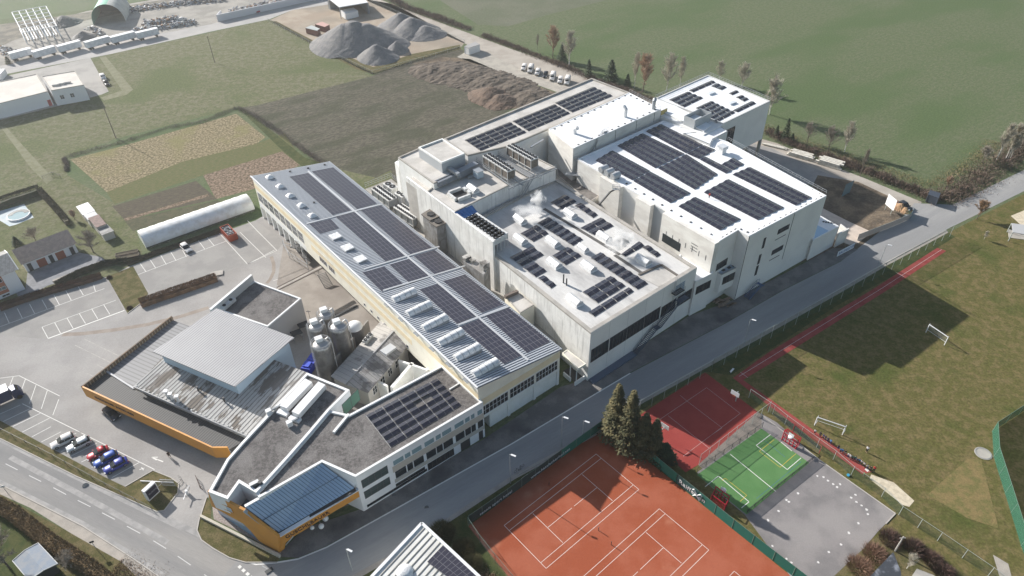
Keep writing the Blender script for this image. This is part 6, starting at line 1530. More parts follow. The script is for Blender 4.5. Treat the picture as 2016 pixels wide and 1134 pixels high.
brush("dry_grass_verge",[(1500,250),(1590,282),(1690,318),(1760,340),(1830,368),(1900,330),(1960,280)],mat("dry_straw",(0.30,0.24,0.12),c2=(0.22,0.18,0.09),scale=.5,rough=1),9000,.8,4.5,4,bl=.08)
brush("hedge_scrub",[(126,311),(180,296),(240,281),(330,252),(400,240),(465,213)],mat("twig_violet",(0.20,0.17,0.145),c2=(0.14,0.12,0.10),scale=.5,rough=1),3800,1.3,1.9,5,bl=.05)
brush("hedge_scrub",[(465,213),(500,228),(560,268),(620,312),(645,325)],mat("twig_violet",(0.155,0.125,0.11)),4200,1.5,2.0,6,bl=.05)
brush("hedge_scrub",[(126,312),(132,325),(131,338)],mat("twig_violet",(0.155,0.125,0.11)),1200,1.6,1.0,7,bl=.07)
brush("yard_weeds",[(540,44),(610,82),(700,130),(735,146),(800,126),(905,94)],mat("weed_dark",(0.10,0.095,0.06),c2=(0.06,0.055,0.04),scale=.5,rough=1),6000,.8,1.0,8,bl=.08)
brush("heap_scrub",[(830,135,5),(900,145,9),(960,165,9),(1030,190,6)],mat("heap_brown",(0.155,0.12,0.09),c2=(0.09,0.07,0.055),scale=.35,rough=1),12000,1.3,8,9,bl=.09)
HEDGE_B=mat("hedge_brown",(0.20,0.115,0.065),c2=(0.13,0.08,0.05),scale=.8,rough=1)
def hedge(label,pts,w_,h,M,n=2500,seed=1,cat="hedge",core=None):
 """clipped hedge: dense core with leaf faces over its skin, as one plant"""
 random.seed(seed);r=thing("hedge",label,cat,tuple(P(*pts[0])),0);mb=MB()
 for a,b in zip(pts[:-1],pts[1:]):A=P(*a,h*.47);B=P(*b,h*.40);A.z=h*.40;mb.bar(A,B,w_*.7,h*.8)
 mb.build("branches",core or M,r);lf=MB();tot=sum((P(*b)-P(*a)).length for a,b in zip(pts[:-1],pts[1:]))
 for a,b in zip(pts[:-1],pts[1:]):
  A=P(*a);B=P(*b);d=(B-A).normalized();nn=Vector((-d.y,d.x,0));L_=(B-A).length
  for k in range(int(1.6*n*L_/tot)):
   p=A+d*random.uniform(0,L_);s=random.choice((-1,0,1,0));
   if s==0:p=p+nn*random.uniform(-w_/2,w_/2)+Vector((0,0,h*random.uniform(.86,.97)))
   else:p=p+nn*s*w_*.45+Vector((0,0,random.uniform(.1,h)))
   blade(lf,p,Vector((random.uniform(-1,1),random.uniform(-1,1),random.uniform(.0,1.4))).normalized(),.42,.07)
 lf.build("foliage",M,r);return r
hedge("long reddish-brown clipped hedge between the parking bays and the factory yard",[(277,600),(330,582),(427,549)],2.2,1.3,HEDGE_B,3500,1)
hedge("brown clipped hedge along the footpath of the main road, lower left",[(-30,985),(30,1015),(100,1070),(180,1122),(215,1150)],2.6,1.6,mat("hedge_tan",(0.21,0.145,0.075),c2=(0.14,0.10,0.055),scale=.7,rough=1),5000,2)
HEDGE_D=mat("hedge_dark_green",(0.055,0.062,0.038),c2=(0.09,0.085,0.06),scale=.7,rough=1)
hedge("dark hedge on the long side of the pool garden",[t(5,320,380),t(5,430,500),t(5,530,620)],1.6,1.8,mat("hedge_olive",(0.13,0.115,0.075),c2=(0.09,0.08,0.055),scale=.7,rough=1),2500,3)
hedge("very dark hedge at the top of the pool garden",[t(5,-60,500),t(5,130,430),t(5,320,370)],1.5,2.2,HEDGE_D,2500,4)
hedge("dark hedge between the garages' court and the parking bays",[t(5,440,1110),t(5,640,1010),t(5,830,945),t(5,1000,920)],1.6,.8,HEDGE_D,4000,5)
hedge("low brown hedge along the railing above the parking bays",[t(5,1000,945),t(5,1250,850),t(5,1500,765),t(5,1740,680)],1.2,.6,mat("hedge_dull",(0.085,0.075,0.05),c2=(0.06,0.055,0.04),scale=.7,rough=1),3000,6)
hedge("red-brown hedge below the house, above the left parking bays",[t(9,0,160),t(9,200,90),t(9,420,20),t(5,640,1090),t(5,800,1040)],1.4,1.1,mat("hedge_redbrown",(0.13,0.075,0.055),c2=(0.09,0.06,0.045),scale=.7,rough=1),3500,7)
def shrub(label,x,y,r_,h,M,n=1500,seed=1,grp=None):
 random.seed(seed);c=P(x,y);r=thing("bare_shrub",label,"shrub",tuple(c),0,grp);mb=MB()
 for k in range(n):
  a=random.uniform(0,6.283);q=random.random()**.6*r_;z=h*(1-(q/r_)**2)*random.uniform(.25,1);p=Vector((q*math.cos(a)*.7,q*math.sin(a)*.7,z*.5));d=Vector((math.cos(a)*q/r_,math.sin(a)*q/r_,.9))+Vector((random.uniform(-.5,.5),random.uniform(-.5,.5),0));blade(mb,p,d.normalized(),h*random.uniform(.3,.6),.03)
 for k in range(12):a=k*.52;mb.tube((0,0,0),(r_*.6*math.cos(a),r_*.6*math.sin(a),h*.7),.05,.02,4)
 part0(mb,"twigs",M,r);return r
DKB=mat("twig_dark_red",(0.14,0.085,0.07),c2=(0.09,0.06,0.05),scale=1,rough=1);RB=mat("twig_red",(0.27,0.165,0.115),c2=(0.19,0.115,0.085),scale=1,rough=1)
for i,(x,y,r_,h,M_,lab)in enumerate(((1752,1062,2.5,2.0,DKB,"darkest, nearest the play yard corner"),(1800,1080,2.3,1.9,DKB,"second in the dark row above the pavilion"),(1835,1104,2.2,1.9,DKB,"third in the dark row above the pavilion"),(1858,1128,2.2,1.9,DKB,"lowest in the dark row above the pavilion"),(1722,1092,2.6,2.2,RB,"reddish, upper one beside the play yard"),(1692,1118,2.8,2.2,RB,"reddish, lower one beside the play yard"))):
 shrub("bare shrub, "+lab,x,y,r_,h,M_,1300,i+1,"shrubs round the pavilion")
for i,(x,y,r_,lab)in enumerate(((912,1082,2.4,"green shrub between ribbed roof and clay court fence"),(930,1112,2.2,"lower green shrub beside the brown leaf patch"),(870,1050,3.0,"dark shrub in the shade above the ribbed roof"))):
 shrub(lab,x,y,r_,2.0,mat("shrub_olive",(0.10,0.10,0.045),c2=(0.15,0.13,0.06),scale=1,rough=1),2500,i+20,"shrubs by the clay court fence")
for i,(x,y)in enumerate((t(9,1020,155),t(5,860,1050))):shrub("dark dead bush on the grass island, %s"%("lower one" if i==0 else "upper one"),x,y,.9,.8,DKB,500,40+i,"bushes on the grass island")
# earth and gravel heaps
def heap(name,label,cones,M,cat="gravel heap",rough_=.14,seed=1,grid=46,grp=None):
 random.seed(seed);C_=[(P(x,y),r_,h)for x,y,r_,h in cones]
 x0=min(c.x-r_ for c,r_,h in C_);x1=max(c.x+r_ for c,r_,h in C_);y0=min(c.y-r_ for c,r_,h in C_);y1=max(c.y+r_ for c,r_,h in C_)
 mb=MB();N=grid
 def H_(x,y):
  z=-.3
  for i,(c,r_,h)in enumerate(C_):
   a=math.atan2(y-c.y,x-c.x);d=math.hypot(x-c.x,y-c.y)/(r_*(1+.05*math.sin(a*3+i)))
   z=max(z,h*min(1-d,.92-.15*d)if d<1 else-.3)
  if z>0:z+=rough_*(math.sin(x*1.3+math.sin(y))*math.sin(y*1.1)*.5+random.uniform(-.3,.3))
  return z
 for i in range(N+1):
  for j in range(N+1):
   x=x0+(x1-x0)*i/N;y=y0+(y1-y0)*j/N;mb.v.append(Vector((x,y,H_(x,y))))
 for i in range(N):
  for j in range(N):
   f=(i*(N+1)+j,(i+1)*(N+1)+j,(i+1)*(N+1)+j+1,i*(N+1)+j+1)
   if max(mb.v[k].z for k in f)>-.25:mb.f.append(f);mb.m.append(0)
 o=mb.build(name,M,smooth=False);return tag(o,label,cat,grp)
GRV=mat("heap_gravel",(0.175,0.172,0.175),c2=(0.235,0.225,0.215),scale=.3,fine=.22,fscale=2.5,rough=1,bump=.1,bscale=3)
HG="gravel heaps in the yard"
heap("gravel_heap","largest grey gravel heap in the tan yard",[(682,88,17,10),(700,86,18,11),(725,85,17,9.5),(752,86,13,6)],GRV,grp=HG)
heap("gravel_heap","long gravel heap nearest the back road",[(790,55,12,7.5),(812,62,13,7),(838,68,10,4.5)],GRV,seed=2,grp=HG)
heap("gravel_heap","cone-shaped gravel heap in front of the largest one",[(742,113,9,6),(750,116,8,4)],GRV,seed=3,grid=30,grp=HG)
heap("gravel_heap","small round gravel heap right of the cone-shaped one",[(781,101,5.5,4.6)],GRV,seed=4,grid=24,grp=HG)
heap("gravel_heap","low half-buried gravel heap at the left foot of the cone",[(706,103,5.5,3.6)],GRV,seed=5,grid=24,grp=HG)
EB=mat("earth_heap_mat",(0.092,0.074,0.058),c2=(0.135,0.108,0.084),scale=.3,fine=.3,fscale=2,rough=1)
heap("earth_heap","long dark earth bank between fallow field and pale parking strip",[(850,140,10,2.0),(885,142,13,2.0),(925,150,13,2.2),(965,162,13,2.2),(1005,178,13,2.0),(1040,192,10,2)],EB,"earth bank",.4,6,70)
heap("earth_heap","reddish earth mound behind the rear hall",[(965,190,9,4.0),(985,200,8,3.0)],mat("earth_red",(0.165,0.115,0.085),c2=(0.12,0.088,0.068),scale=.3,fine=.25,fscale=2,rough=1),"earth mound",.3,7,34)
heap("earth_heap","dark round soil mound left of the green tent hall",[(128,46,8,4)],mat("soil_grey",(0.16,0.155,0.15),fine=.2),"soil mound",.3,8,26)
heap("earth_heap","small soil mound by the trailers",[(164,74,5.5,3)],mat("soil_grey",(0.16,0.155,0.15)),"soil mound",.3,9,22)
heap("earth_heap","excavated orange-brown soil pile on the building site",[t(8,1040,500)+(2.6,1.6),t(8,1075,520)+(2.2,1.2)],mat("soil_orange",(0.36,0.22,0.12),c2=(0.28,0.17,0.1),scale=.6,fine=.2),"soil pile",.2,10,20)
# ================================================================ VEHICLES
TYRE=mat("tyre_rubber",(0.02,0.02,0.02),rough=.8);RIMM=mat("rim_silver",(0.4,0.4,0.42),rough=.3,metal=.7)
CGL=mat("car_glass",(0.012,0.016,0.02),rough=.15,spec=.4);LAMP=mat("headlight_clear",(0.62,0.64,0.66),rough=.15);TAIL=mat("tail_red",(0.35,0.02,0.02),rough=.3)
def paint(name,col,metal=.15):return mat(name,col,rough=.42,metal=metal,spec=.35)
def loft(mb,secs,mi=0):
 """secs: list of cross sections (lists of Vectors, same length); closed skin"""
 n=len(secs[0]);i0=len(mb.v)
 for s in secs:mb.v+=s
 for a in range(len(secs)-1):
  for k in range(n):
   k2=(k+1)%n;mb.f.append((i0+a*n+k,i0+a*n+k2,i0+(a+1)*n+k2,i0+(a+1)*n+k));mb.m.append(mi)
 mb.f.append(tuple(i0+k for k in reversed(range(n))));mb.m.append(mi);mb.f.append(tuple(i0+(len(secs)-1)*n+k for k in range(n)));mb.m.append(mi)
def sec(x,w_,z0,z1,rr=.12,tuck=.0):
 h=w_/2;r2=min(rr,(z1-z0)*.45)
 return[Vector((x,y,z))for y,z in((-h+.04,z0),(h-.04,z0),(h,z0+r2*.6),(h-tuck*.3,(z0+z1)/2),(h-tuck,z1-r2),(h-tuck-r2,z1),(-h+tuck+r2,z1),(-h+tuck,z1-r2),(-h+tuck*.3,(z0+z1)/2),(-h,z0+r2*.6))]
def car_proto(name,cat,col,L_=4.4,W_=1.82,H_=1.62,kind='suv'):
 r=thing(name,"",cat,(0,0,-60));l=L_/2
 body=MB();gl=MB();rf=MB()
 if kind=='van':
  pr=[(-l,.55,.95),(-l+.05,.38,1.85),(l-1.35,.38,1.85),(l-.75,.38,1.25),(l-.12,.42,1.05),(l,.5,.85)]
  loft(body,[sec(x,W_*(.93 if i in(0,5)else 1),z0,z1,.15,.06)for i,(x,z0,z1)in enumerate([(-l,.5,1.0),(-l+.04,.35,H_-.35),(l-1.55,.35,H_-.35),(l-1.05,.35,1.42),(l-.35,.35,1.12),(l-.03,.45,.85)])])
  loft(rf,[sec(x,W_*.95,H_-.36,z,.12,.10)for x,z in((-l+.06,H_-.12),(-l+.4,H_),(l-2.1,H_),(l-1.65,H_-.1))])
  gl.quad((l-1.60,-.78,H_-.30),(l-1.02,-.80,1.45),(l-1.02,.80,1.45),(l-1.60,.78,H_-.30))
  for s in(-1,1):gl.quad(*[(x,s*(W_/2-.015),z)for x,z in((l-2.3,1.25),(l-1.25,1.25),(l-1.65,H_-.42),(l-2.3,H_-.42))][::s])
  gl.quad((-l-.006,-.7,1.2),(-l-.006,.7,1.2),(-l+.03,.66,H_-.5),(-l+.03,-.66,H_-.5))
 else:
  hb_=.98
  loft(body,[sec(x,W_*wf,z0,z1,.14,.05)for x,wf,z0,z1 in((-l,.88,.45,.80),(-l+.12,.96,.32,hb_),(-l+.9,1,.28,hb_),(0,1,.26,hb_-.02),(l-1.35,1,.26,hb_-.05),(l-.55,.98,.28,.88),(l-.12,.92,.32,.76),(l,.84,.42,.62))])
  back=-l+(.12 if kind=='suv' else.45)
  loft(gl,[sec(x,W_*wf,hb_-.08,z,.10,.16)for x,wf,z in((back,.86,hb_+.05),(back+.35,.90,H_-.09),(-.2,.92,H_-.05),(l-2.15,.90,H_-.10),(l-1.35,.88,hb_+.0))])
  loft(rf,[sec(x,W_*wf,H_-.16,z,.04,.13)for x,wf,z in((back+.28,.80,H_-.06),(back+.6,.84,H_),(-.2,.86,H_+.01),(l-2.25,.82,H_-.05))])
  for s in(-1,1):
   for xx in(back+.62,-.35):rf.bar((xx,s*(W_*.45-.03),hb_-.02),(xx+.05,s*(W_*.40),H_-.08),.09,.05)
 b=part0(body,"body",col,r,True);g=part0(gl,"windows",CGL,r,False);part0(rf,"roof",col,r,True)
 for x in(-l+.85,l-.85):
  for s in(-1,1):
   mb=MB();mb.tube((x,s*(W_/2-.22),.34),(x,s*(W_/2+.015),.34),.34,n=14);wo=part0(mb,"wheel",TYRE,r)
   mb=MB();mb.tube((x,s*(W_/2+.0),.34),(x,s*(W_/2+.03),.34),.21,n=10);part0(mb,"rim",RIMM,r,parent=wo)
 zl_=.70 if kind!='van' else.90
 for s in(-1,1):
  mb=MB();mb.box((l-.12,s*W_*.36,zl_-.09),(.22,.34,.16));part0(mb,"headlight",LAMP,r)
  mb=MB();mb.box((-l+.05,s*W_*.41,zl_),(.1,.2,.3));part0(mb,"tail_light",TAIL,r)
  mb=MB();mb.box((l-1.5,s*(W_/2+.06),hb_ if kind!='van' else 1.3),(.18,.2,.14));part0(mb,"mirror",col,r)
 mb=MB();mb.box((l-.04,0,.42),(.1,1.1,.2));part0(mb,"grille",DARK,r)
 return r
def place_car(proto,px,heading,label,group,first=[set()]):
 loc=P(*px);
 if proto.name not in first[0]:
  first[0].add(proto.name);proto.location=loc;proto.rotation_euler=(0,0,heading);proto["label"]=label;proto["group"]=group;return proto
 return dup(proto,loc,heading,label,group)
def head(a,b):d=P(*b)-P(*a);return math.atan2(d.y,d.x)
hd=head(t(13,900,190),t(13,720,280))
CW=paint("paint_white",(0.72,0.73,0.74),0);CS=paint("paint_silver",(0.46,0.49,0.50),.4);CR=paint("paint_red",(0.36,0.02,0.035));CB=paint("paint_blue",(0.02,0.07,0.30));CB2=paint("paint_indigo",(0.03,0.045,0.26));CD=paint("paint_dark",(0.03,0.035,0.045))
c_white=car_proto("parked_car","car",CW,4.5,1.85,1.62);c_silver=car_proto("parked_car","car",CS,4.5,1.85,1.62);c_red=car_proto("parked_car","car",CR,4.1,1.78,1.52,'hatch');c_blue=car_proto("parked_car","car",CB,4.6,1.86,1.64);c_ind=car_proto("parked_car","car",CB2,4.5,1.85,1.5,'hatch')
GC="cars parked beside the main road"
place_car(c_white,(126,872),hd,"white car, first in the row of five beside the main road",GC)
place_car(c_silver,(157,879),hd,"silver car parked second in the row of five",GC)
place_car(c_red,(195,896),hd,"red car in the middle of the row of five",GC)
place_car(c_blue,(211,908),hd,"bright blue car next to the red one",GC)
place_car(c_ind,(230,920),hd,"dark indigo car at the end of the row of five",GC)
place_car(c_white,(368,492),head(t(5,1425,800),t(5,1500,870)),"white hatchback parked alone below the tunnel greenhouse","cars in the upper bays")
v_white=car_proto("parked_van","van",CW,5.6,2.0,2.45,'van');v_small=car_proto("parked_van","van",CW,4.6,1.9,1.9,'van')
c_dark=car_proto("parked_car","car",CD,4.5,1.85,1.62)
vh=head(t(3,130,500),t(3,95,570));GV="vehicles parked on the pale strip behind the factory"
for pr_,X,Y,lab in((v_small,95,545,"white van, leftmost of seven vehicles behind the rear hall"),(v_white,147,560,"white van, second of seven vehicles behind the rear hall"),(v_small,202,582,"short white van just left of the dark car"),(c_dark,263,600,"dark car in the middle of the white vans"),(v_white,320,620,"tall white van just right of the dark car"),(v_small,380,645,"short white van, second from the right end"),(v_white,435,652,"white van at the right end, nearest the rear hall")):
 place_car(pr_,t(3,X,Y),vh,lab,GV)
place_car(c_dark,(222,818),head((212,806),(238,828)),"dark pickup-like car half under the orange loading canopy","vehicles at the loading canopy")
r=place_car(c_red,t(2,25,95),head(t(2,60,88),t(2,0,110)),"red car parked along the long white wall at the estate road","cars at the estate road")
place_car(v_small,t(1,1435,165),head(t(1,1400,180),t(1,1475,155)),"white van standing among the scrap heaps","vehicles in the scrap yard")
place_car(v_small,t(1,815,620),head(t(1,800,590),t(1,830,650)),"small white van on the paved lot beside the flat white building","vehicles at the flat white building")
place_car(c_dark,t(1,840,665),head(t(1,820,640),t(1,860,690)),"dark car at the edge of the paved lot beside the flat white building","vehicles at the flat white building")
place_car(c_dark,t(8,1075,500),head(t(8,1050,480),t(8,1110,520)),"dark car by the corner of the building site fence","vehicles at the building site")
# big dark delivery truck at the left edge
tk=thing("delivery_truck","dark blue delivery truck with a white roof entering at the left edge","truck",tuple(P(2,795)),head((-30,812),(30,785)))
mb=MB();mb.box((-1.2,0,.9),(7.4,2.5,2.5));part0(mb,"cargo_box",mat("truck_navy",(0.035,0.045,0.10),c2=(0.10,0.05,0.045),scale=.6,th=(.6,.7),rough=.4),tk)
mb=MB();mb.box((-1.2,0,3.4),(7.5,2.56,.12));part0(mb,"roof",WHITEM,tk)
mb=MB();loft(mb,[sec(x,2.3,z0,z1,.15,.08)for x,z0,z1 in((2.6,.5,2.6),(3.6,.5,2.7),(4.3,.5,2.0),(4.5,.5,1.3))]);part0(mb,"cab",paint("paint_navy",(0.03,0.04,0.10)),tk)
mb=MB();mb.quad((3.75,-1.0,2.62),(4.36,-1.0,1.9),(4.36,1.0,1.9),(3.75,1.0,2.62));part0(mb,"windscreen",CGL,tk)
for x in(-3.6,-.9,3.6):
 for s in(-1,1):mb=MB();mb.tube((x,s*.95,.5),(x,s*1.25,.5),.5,n=14);part0(mb,"wheel",TYRE,tk)
for s in(-1,1):mb=MB();mb.box((4.45,s*.8,.8),(.12,.3,.2));part0(mb,"headlight",LAMP,tk)
# red skip container
sk=thing("skip_container","rust-red skip container filled with grey scrap in the upper parking bays","skip",tuple(P(*t(5,1808,725))),head(t(5,1735,640),t(5,1850,765)))
RS=mat("skip_red",(0.42,0.075,0.03),c2=(0.34,0.06,0.03),scale=1,rough=.6)
for nm,c,sz in(("side_wall",(0,-1.2,.25),(6.2,.12,2.0)),("side_wall",(0,1.2,.25),(6.2,.12,2.0)),("end_wall",(-3.05,0,.25),(.12,2.3,2.0)),("end_wall",(3.05,0,.25),(.12,2.3,2.0)),("floor",(0,0,.15),(6.1,2.3,.15))):
 mb=MB();mb.box(c,sz)
 if nm=="side_wall":
  for k in range(9):mb.box((-2.8+k*.7,c[1]*1.05,.25),(.12,.12,1.95))
 part0(mb,nm,RS,sk)
random.seed(2);mb=MB()
for k in range(160):p=(random.uniform(-2.8,2.0),random.uniform(-.95,.95),random.uniform(1.2,1.95));mb.box(p,(random.uniform(.1,.5),random.uniform(.1,.4),random.uniform(.05,.25)),random.uniform(0,3))
o=part0(mb,"scrap_load",mat("scrap_grey",(0.34,0.35,0.37),c2=(0.12,0.12,0.13),scale=3,rough=.5),sk);o["kind"]="stuff"
# ---- people
def skin_obj(name,M,verts,edges,radii,root,parent=None,sub=1):
 me=bpy.data.meshes.new(name);me.from_pydata(verts,edges,[]);me.materials.append(M)
 o=bpy.data.objects.new(name,me);COL.objects.link(o);o.parent=parent or root
 md=o.modifiers.new("skin",'SKIN');
 if not me.skin_vertices:me.attributes
 for i,sv in enumerate(me.skin_vertices[0].data):
  sv.radius=(radii[i],radii[i]);sv.use_root=(i==0)
 if sub:ss=o.modifiers.new("sub",'SUBSURF');ss.levels=sub;ss.render_levels=sub
 return o
def bake(o):
 dg=bpy.context.evaluated_depsgraph_get();me=bpy.data.meshes.new_from_object(o.evaluated_get(dg));o.modifiers.clear();o.data=me;return o
SKIN=mat("skin_tone",(0.50,0.32,0.24),rough=.7);HAIRM=mat("hair_dark",(0.05,0.03,0.02),rough=.9)
def person_mesh(pose):
 k=.14 if pose=='walk' else.04;bend=.35 if pose=='bend' else 0.0
 def b(x,y,z):
  if z>.95:dz=z-.95;return(x+dz*math.sin(bend),y,.95+dz*math.cos(bend))
  return(x,y,z)
 V=[b(0,0,.95),b(0,0,1.15),b(0,0,1.36),b(0,0,1.50),b(.01,0,1.60),b(.02,0,1.72),
(0.02,.10,.88),(k*1.2,.11,.48),(k*.9-.02,.11,.08),(k*.9+.14,.11,.04),(0.02,-.10,.88),(-k*.8+.03,-.11,.48),(-k*1.6,-.11,.09),(-k*1.6+.14,-.11,.05),
b(0,.19,1.40),b(-k*.5,.25,1.14),b(k,.25,.90),b(k+.02,.25,.80),b(0,-.19,1.40),b(k*.5,-.25,1.14),b(k*1.6,-.25,.92),b(k*1.6+.03,-.25,.82)]
 E_=[(0,1),(1,2),(2,3),(3,4),(4,5),(0,6),(6,7),(7,8),(8,9),(0,10),(10,11),(11,12),(12,13),(2,14),(14,15),(15,16),(16,17),(2,18),(18,19),(19,20),(20,21)]
 Rr=[.14,.13,.15,.06,.085,.075,.095,.065,.045,.04,.095,.065,.045,.04,.06,.045,.035,.035,.06,.045,.035,.035]
 return V,E_,Rr
def person_proto(pose,shirt,trousers,bare=False):
 r=thing("person","","person",(0,0,-70));V,E_,Rr=person_mesh(pose)
 body=skin_obj("body",SKIN,V,E_,Rr,r)
 mb=MB();hx,hy,hz_=V[5];mb.dome((hx-.01,hy,hz_-.02),.105,.12,10,4);part0(mb,"hair",HAIRM,r,True)
 sv=[V[0],V[1],V[2],V[3],V[14],V[15],V[18],V[19]];s=skin_obj("shirt",shirt,sv,[(0,1),(1,2),(2,3),(2,4),(4,5),(2,6),(6,7)],[.165,.155,.175,.08,.085,.065,.085,.065],r)
 tv=[V[0],V[6],V[7],(V[8][0],V[8][1],V[8][2]+.1),V[10],V[11],(V[12][0],V[12][1],V[12][2]+.1)]
 tr=skin_obj("trousers",trousers,tv if not bare else[tv[0],tv[1],tv[2],tv[4],tv[5]],[(0,1),(1,2),(2,3),(0,4),(4,5),(5,6)]if not bare else[(0,1),(1,2),(0,3),(3,4)],[.165,.12,.085,.07,.12,.085,.07]if not bare else[.165,.12,.085,.12,.085],r)
 bpy.context.view_layer.update()
 for o in(body,s,tr):bake(o)
 return r
def cloth(n,c):return mat("cloth_"+n,c,rough=.9)
CL={n:cloth(n,c)for n,c in(("white",(.72,.72,.72)),("black",(.02,.02,.02)),("navy",(.02,.03,.12)),("blue",(.03,.22,.52)),("green",(.02,.22,.17)),("red",(.55,.02,.02)),("grey",(.2,.2,.2)),("lime",(.25,.65,.1)))}
PPR={}
def person(px,shirt,pants,pose,label,group,rz,z=0.0,hgt=1.62,bare=False):
 key=(shirt,pants,pose,bare);loc=P(*px,z);s=hgt/1.8
 if key not in PPR:
  PPR[key]=person_proto(pose,CL[shirt],CL[pants],bare);o=PPR[key];o.location=loc;o.rotation_euler=(0,0,rz);o.scale=(s,s,s);o["label"]=label
  if group:o["group"]=group
  return o
 return dup(PPR[key],loc,rz,label,group,s)
cp2=crop(1590,820,5.967);GP="children lined up along the running track"
row=[(78,205,'white','black',"child in a white top alone at the goal end of the line"),(140,235,'black','black',"child in black, second from the goal end"),(175,260,'navy','black',"child in navy beside the one in black"),(200,275,'navy','grey',"child in navy top and grey trousers near the goal"),(228,300,'navy','navy',"child all in navy in front of the goal post"),(262,322,'blue','navy',"child in a blue top just before the gap in the line"),(352,385,'black','navy',"child in a black top just after the gap"),(378,425,'blue','black',"child in bright blue with black trousers"),(400,430,'blue','grey',"child in bright blue with grey trousers"),(430,450,'black','grey',"child in black top and grey trousers mid-line"),(468,485,'white','navy',"child in white top and navy trousers mid-line"),(490,500,'white','grey',"child in white top and grey trousers mid-line"),(518,510,'green','black',"child in a green top with black trousers"),(545,520,'green','navy',"child in a green top with navy trousers"),(570,540,'navy','black',"child in navy right after the two green tops"),(597,550,'blue','black',"child in blue near the sand pit end"),(625,565,'white','black',"bending child in white near the sand pit"),(655,590,'white','black',"second bending child in white near the sand pit"),(690,615,'white','navy',"last white-clad child before the adult in black"),(725,645,'black','black',"person in black beside the red jacket at the sand pit"),(770,648,'red','black',"person in a red jacket at the head of the line")]
random.seed(9)
for X,Y,sh_,pa,lab in row:
 person(cp2(X,Y),sh_,pa,'bend' if 'bending' in lab else 'stand',lab,GP,random.uniform(3.6,4.6),hgt=1.7 if 'person' in lab else random.uniform(1.32,1.55))
person(cp2(655,700),'lime','grey','bend',"small figure in lime green crouching at the take-off board",GP,2.0,hgt=1.1)
person(cp2(688,418),'white','black','stand',"adult in white standing alone on the lawn facing the children",None,3.9,hgt=1.8)
person(t(13,1335,200),'black','black','walk',"person in black walking past the loading canopy",None,-.7,hgt=1.78)
person(t(7,1548,425),'red','black','bend',"worker in red kneeling between solar arrays on the tall hall",None,1.0,ZFR,1.6)
# ================================================================ FENCES
FPOST=mat("fence_post_green",(0.13,0.20,0.16),rough=.6);FPALE=mat("fence_post_pale",(0.34,0.37,0.35),rough=.6)
def netmat(name,col,alpha):
 M=mat(name,col,rough=.9,alpha=alpha);return M
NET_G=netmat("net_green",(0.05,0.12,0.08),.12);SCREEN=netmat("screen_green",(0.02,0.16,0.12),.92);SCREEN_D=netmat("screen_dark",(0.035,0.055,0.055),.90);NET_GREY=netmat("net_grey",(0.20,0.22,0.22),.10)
def fence(label,pts,h,panel,post=FPOST,step=3.0,posth=0.0,pw=.07,rails=True,cat="fence",z=0.0,gap=.05,lean=0.0):
 r=thing("fence",label,cat,tuple(P(*pts[0],z)),0);ps=[P(*p,z)for p in pts];mb=MB();rl=MB()
 posts=[]
 for a,b in zip(ps[:-1],ps[1:]):
  L_=(b-a).length;n=max(1,round(L_/step));mb.quad(a+Vector((0,0,gap)),b+Vector((0,0,gap)),b+Vector((0,0,h)),a+Vector((0,0,h)))
  d=(b-a).normalized();nn=Vector((-d.y,d.x,0))*.02;mb.quad(*[v+nn for v in(a+Vector((0,0,gap)),b+Vector((0,0,gap)),b+Vector((0,0,h)),a+Vector((0,0,h)))][::-1])
  posts+=[a.lerp(b,i/n)for i in range(n)]
  if rails:rl.bar(a+Vector((0,0,h)),b+Vector((0,0,h)),.05)
 posts.append(ps[-1]);mb.build("mesh_panel",panel,r)
 if rl.f:rl.build("top_rail",post,r)
 for p in posts[:100]:
  pm=MB();pm.bar(p,p+Vector((0,0,max(h,posth)+.1)),pw);pm.build("post",post,r)
 return r
fence("tall pale green mesh fence between street and running track",[(1400,732),(1517,666),(1612,613),(1737,541),(1869,466)],4.0,NET_G,FPALE,4.0)
fence("green mesh fence between street and red court",[(1258,812),(1330,772),(1400,732)],3.6,NET_G,FPALE,3.5)
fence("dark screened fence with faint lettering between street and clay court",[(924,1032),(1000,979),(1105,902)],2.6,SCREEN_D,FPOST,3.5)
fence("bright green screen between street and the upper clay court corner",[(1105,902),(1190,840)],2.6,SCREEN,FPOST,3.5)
tf=fence("long green windscreen along the right side of the clay courts",[(1192,838),(1262,893),(1330,950)],2.7,SCREEN,FPOST,4)
tf2=fence("dark green banner fence with white lettering beside the clay courts",[(1330,950),(1372,984)],2.7,netmat("screen_teal",(0.03,0.10,0.095),.95),FPOST,4)
fence("green windscreen with dark script lettering along the lower clay court",[(1372,984),(1440,1040),(1520,1103),(1600,1165)],2.7,SCREEN,FPOST,4)
fence("grey mesh fence on the lower left side of the clay courts",[(922,1036),(945,1070),(975,1108),(1010,1150),(1040,1190)],2.8,NET_GREY,FPOST,4)
out_=P(1300,1000,0)-P(1350,965,0)
A,B=P(1330,950),P(1372,984)
lettering("Raiffeisen",A,B,.6,.7,1.5,mat("letter_white",(0.70,0.72,0.72),rough=.7),tf2,out_,.04)
kk=MB();e_=(B-A).normalized();n_=Vector((-e_.y,e_.x,0));n_=n_ if n_.dot(out_)>0 else-n_
c=A+e_*((B-A).length-.2)+n_*.1
fx=thing("fence_emblem","white crossed-gable emblem on the banner fence beside the lettering","emblem",tuple(c))
for s in(-1,1):kk.bar(c+e_*(-.75*s)+Vector((0,0,.5)),c+e_*(.75*s)+Vector((0,0,2.3)),.34,.05);kk.bar(c+e_*(.75*s)+Vector((0,0,2.3)),c+e_*(1.1*s)+Vector((0,0,1.9)),.25,.05)
kk.build("emblem_bars",mat("letter_white",(0.7,0.72,0.72)),fx)
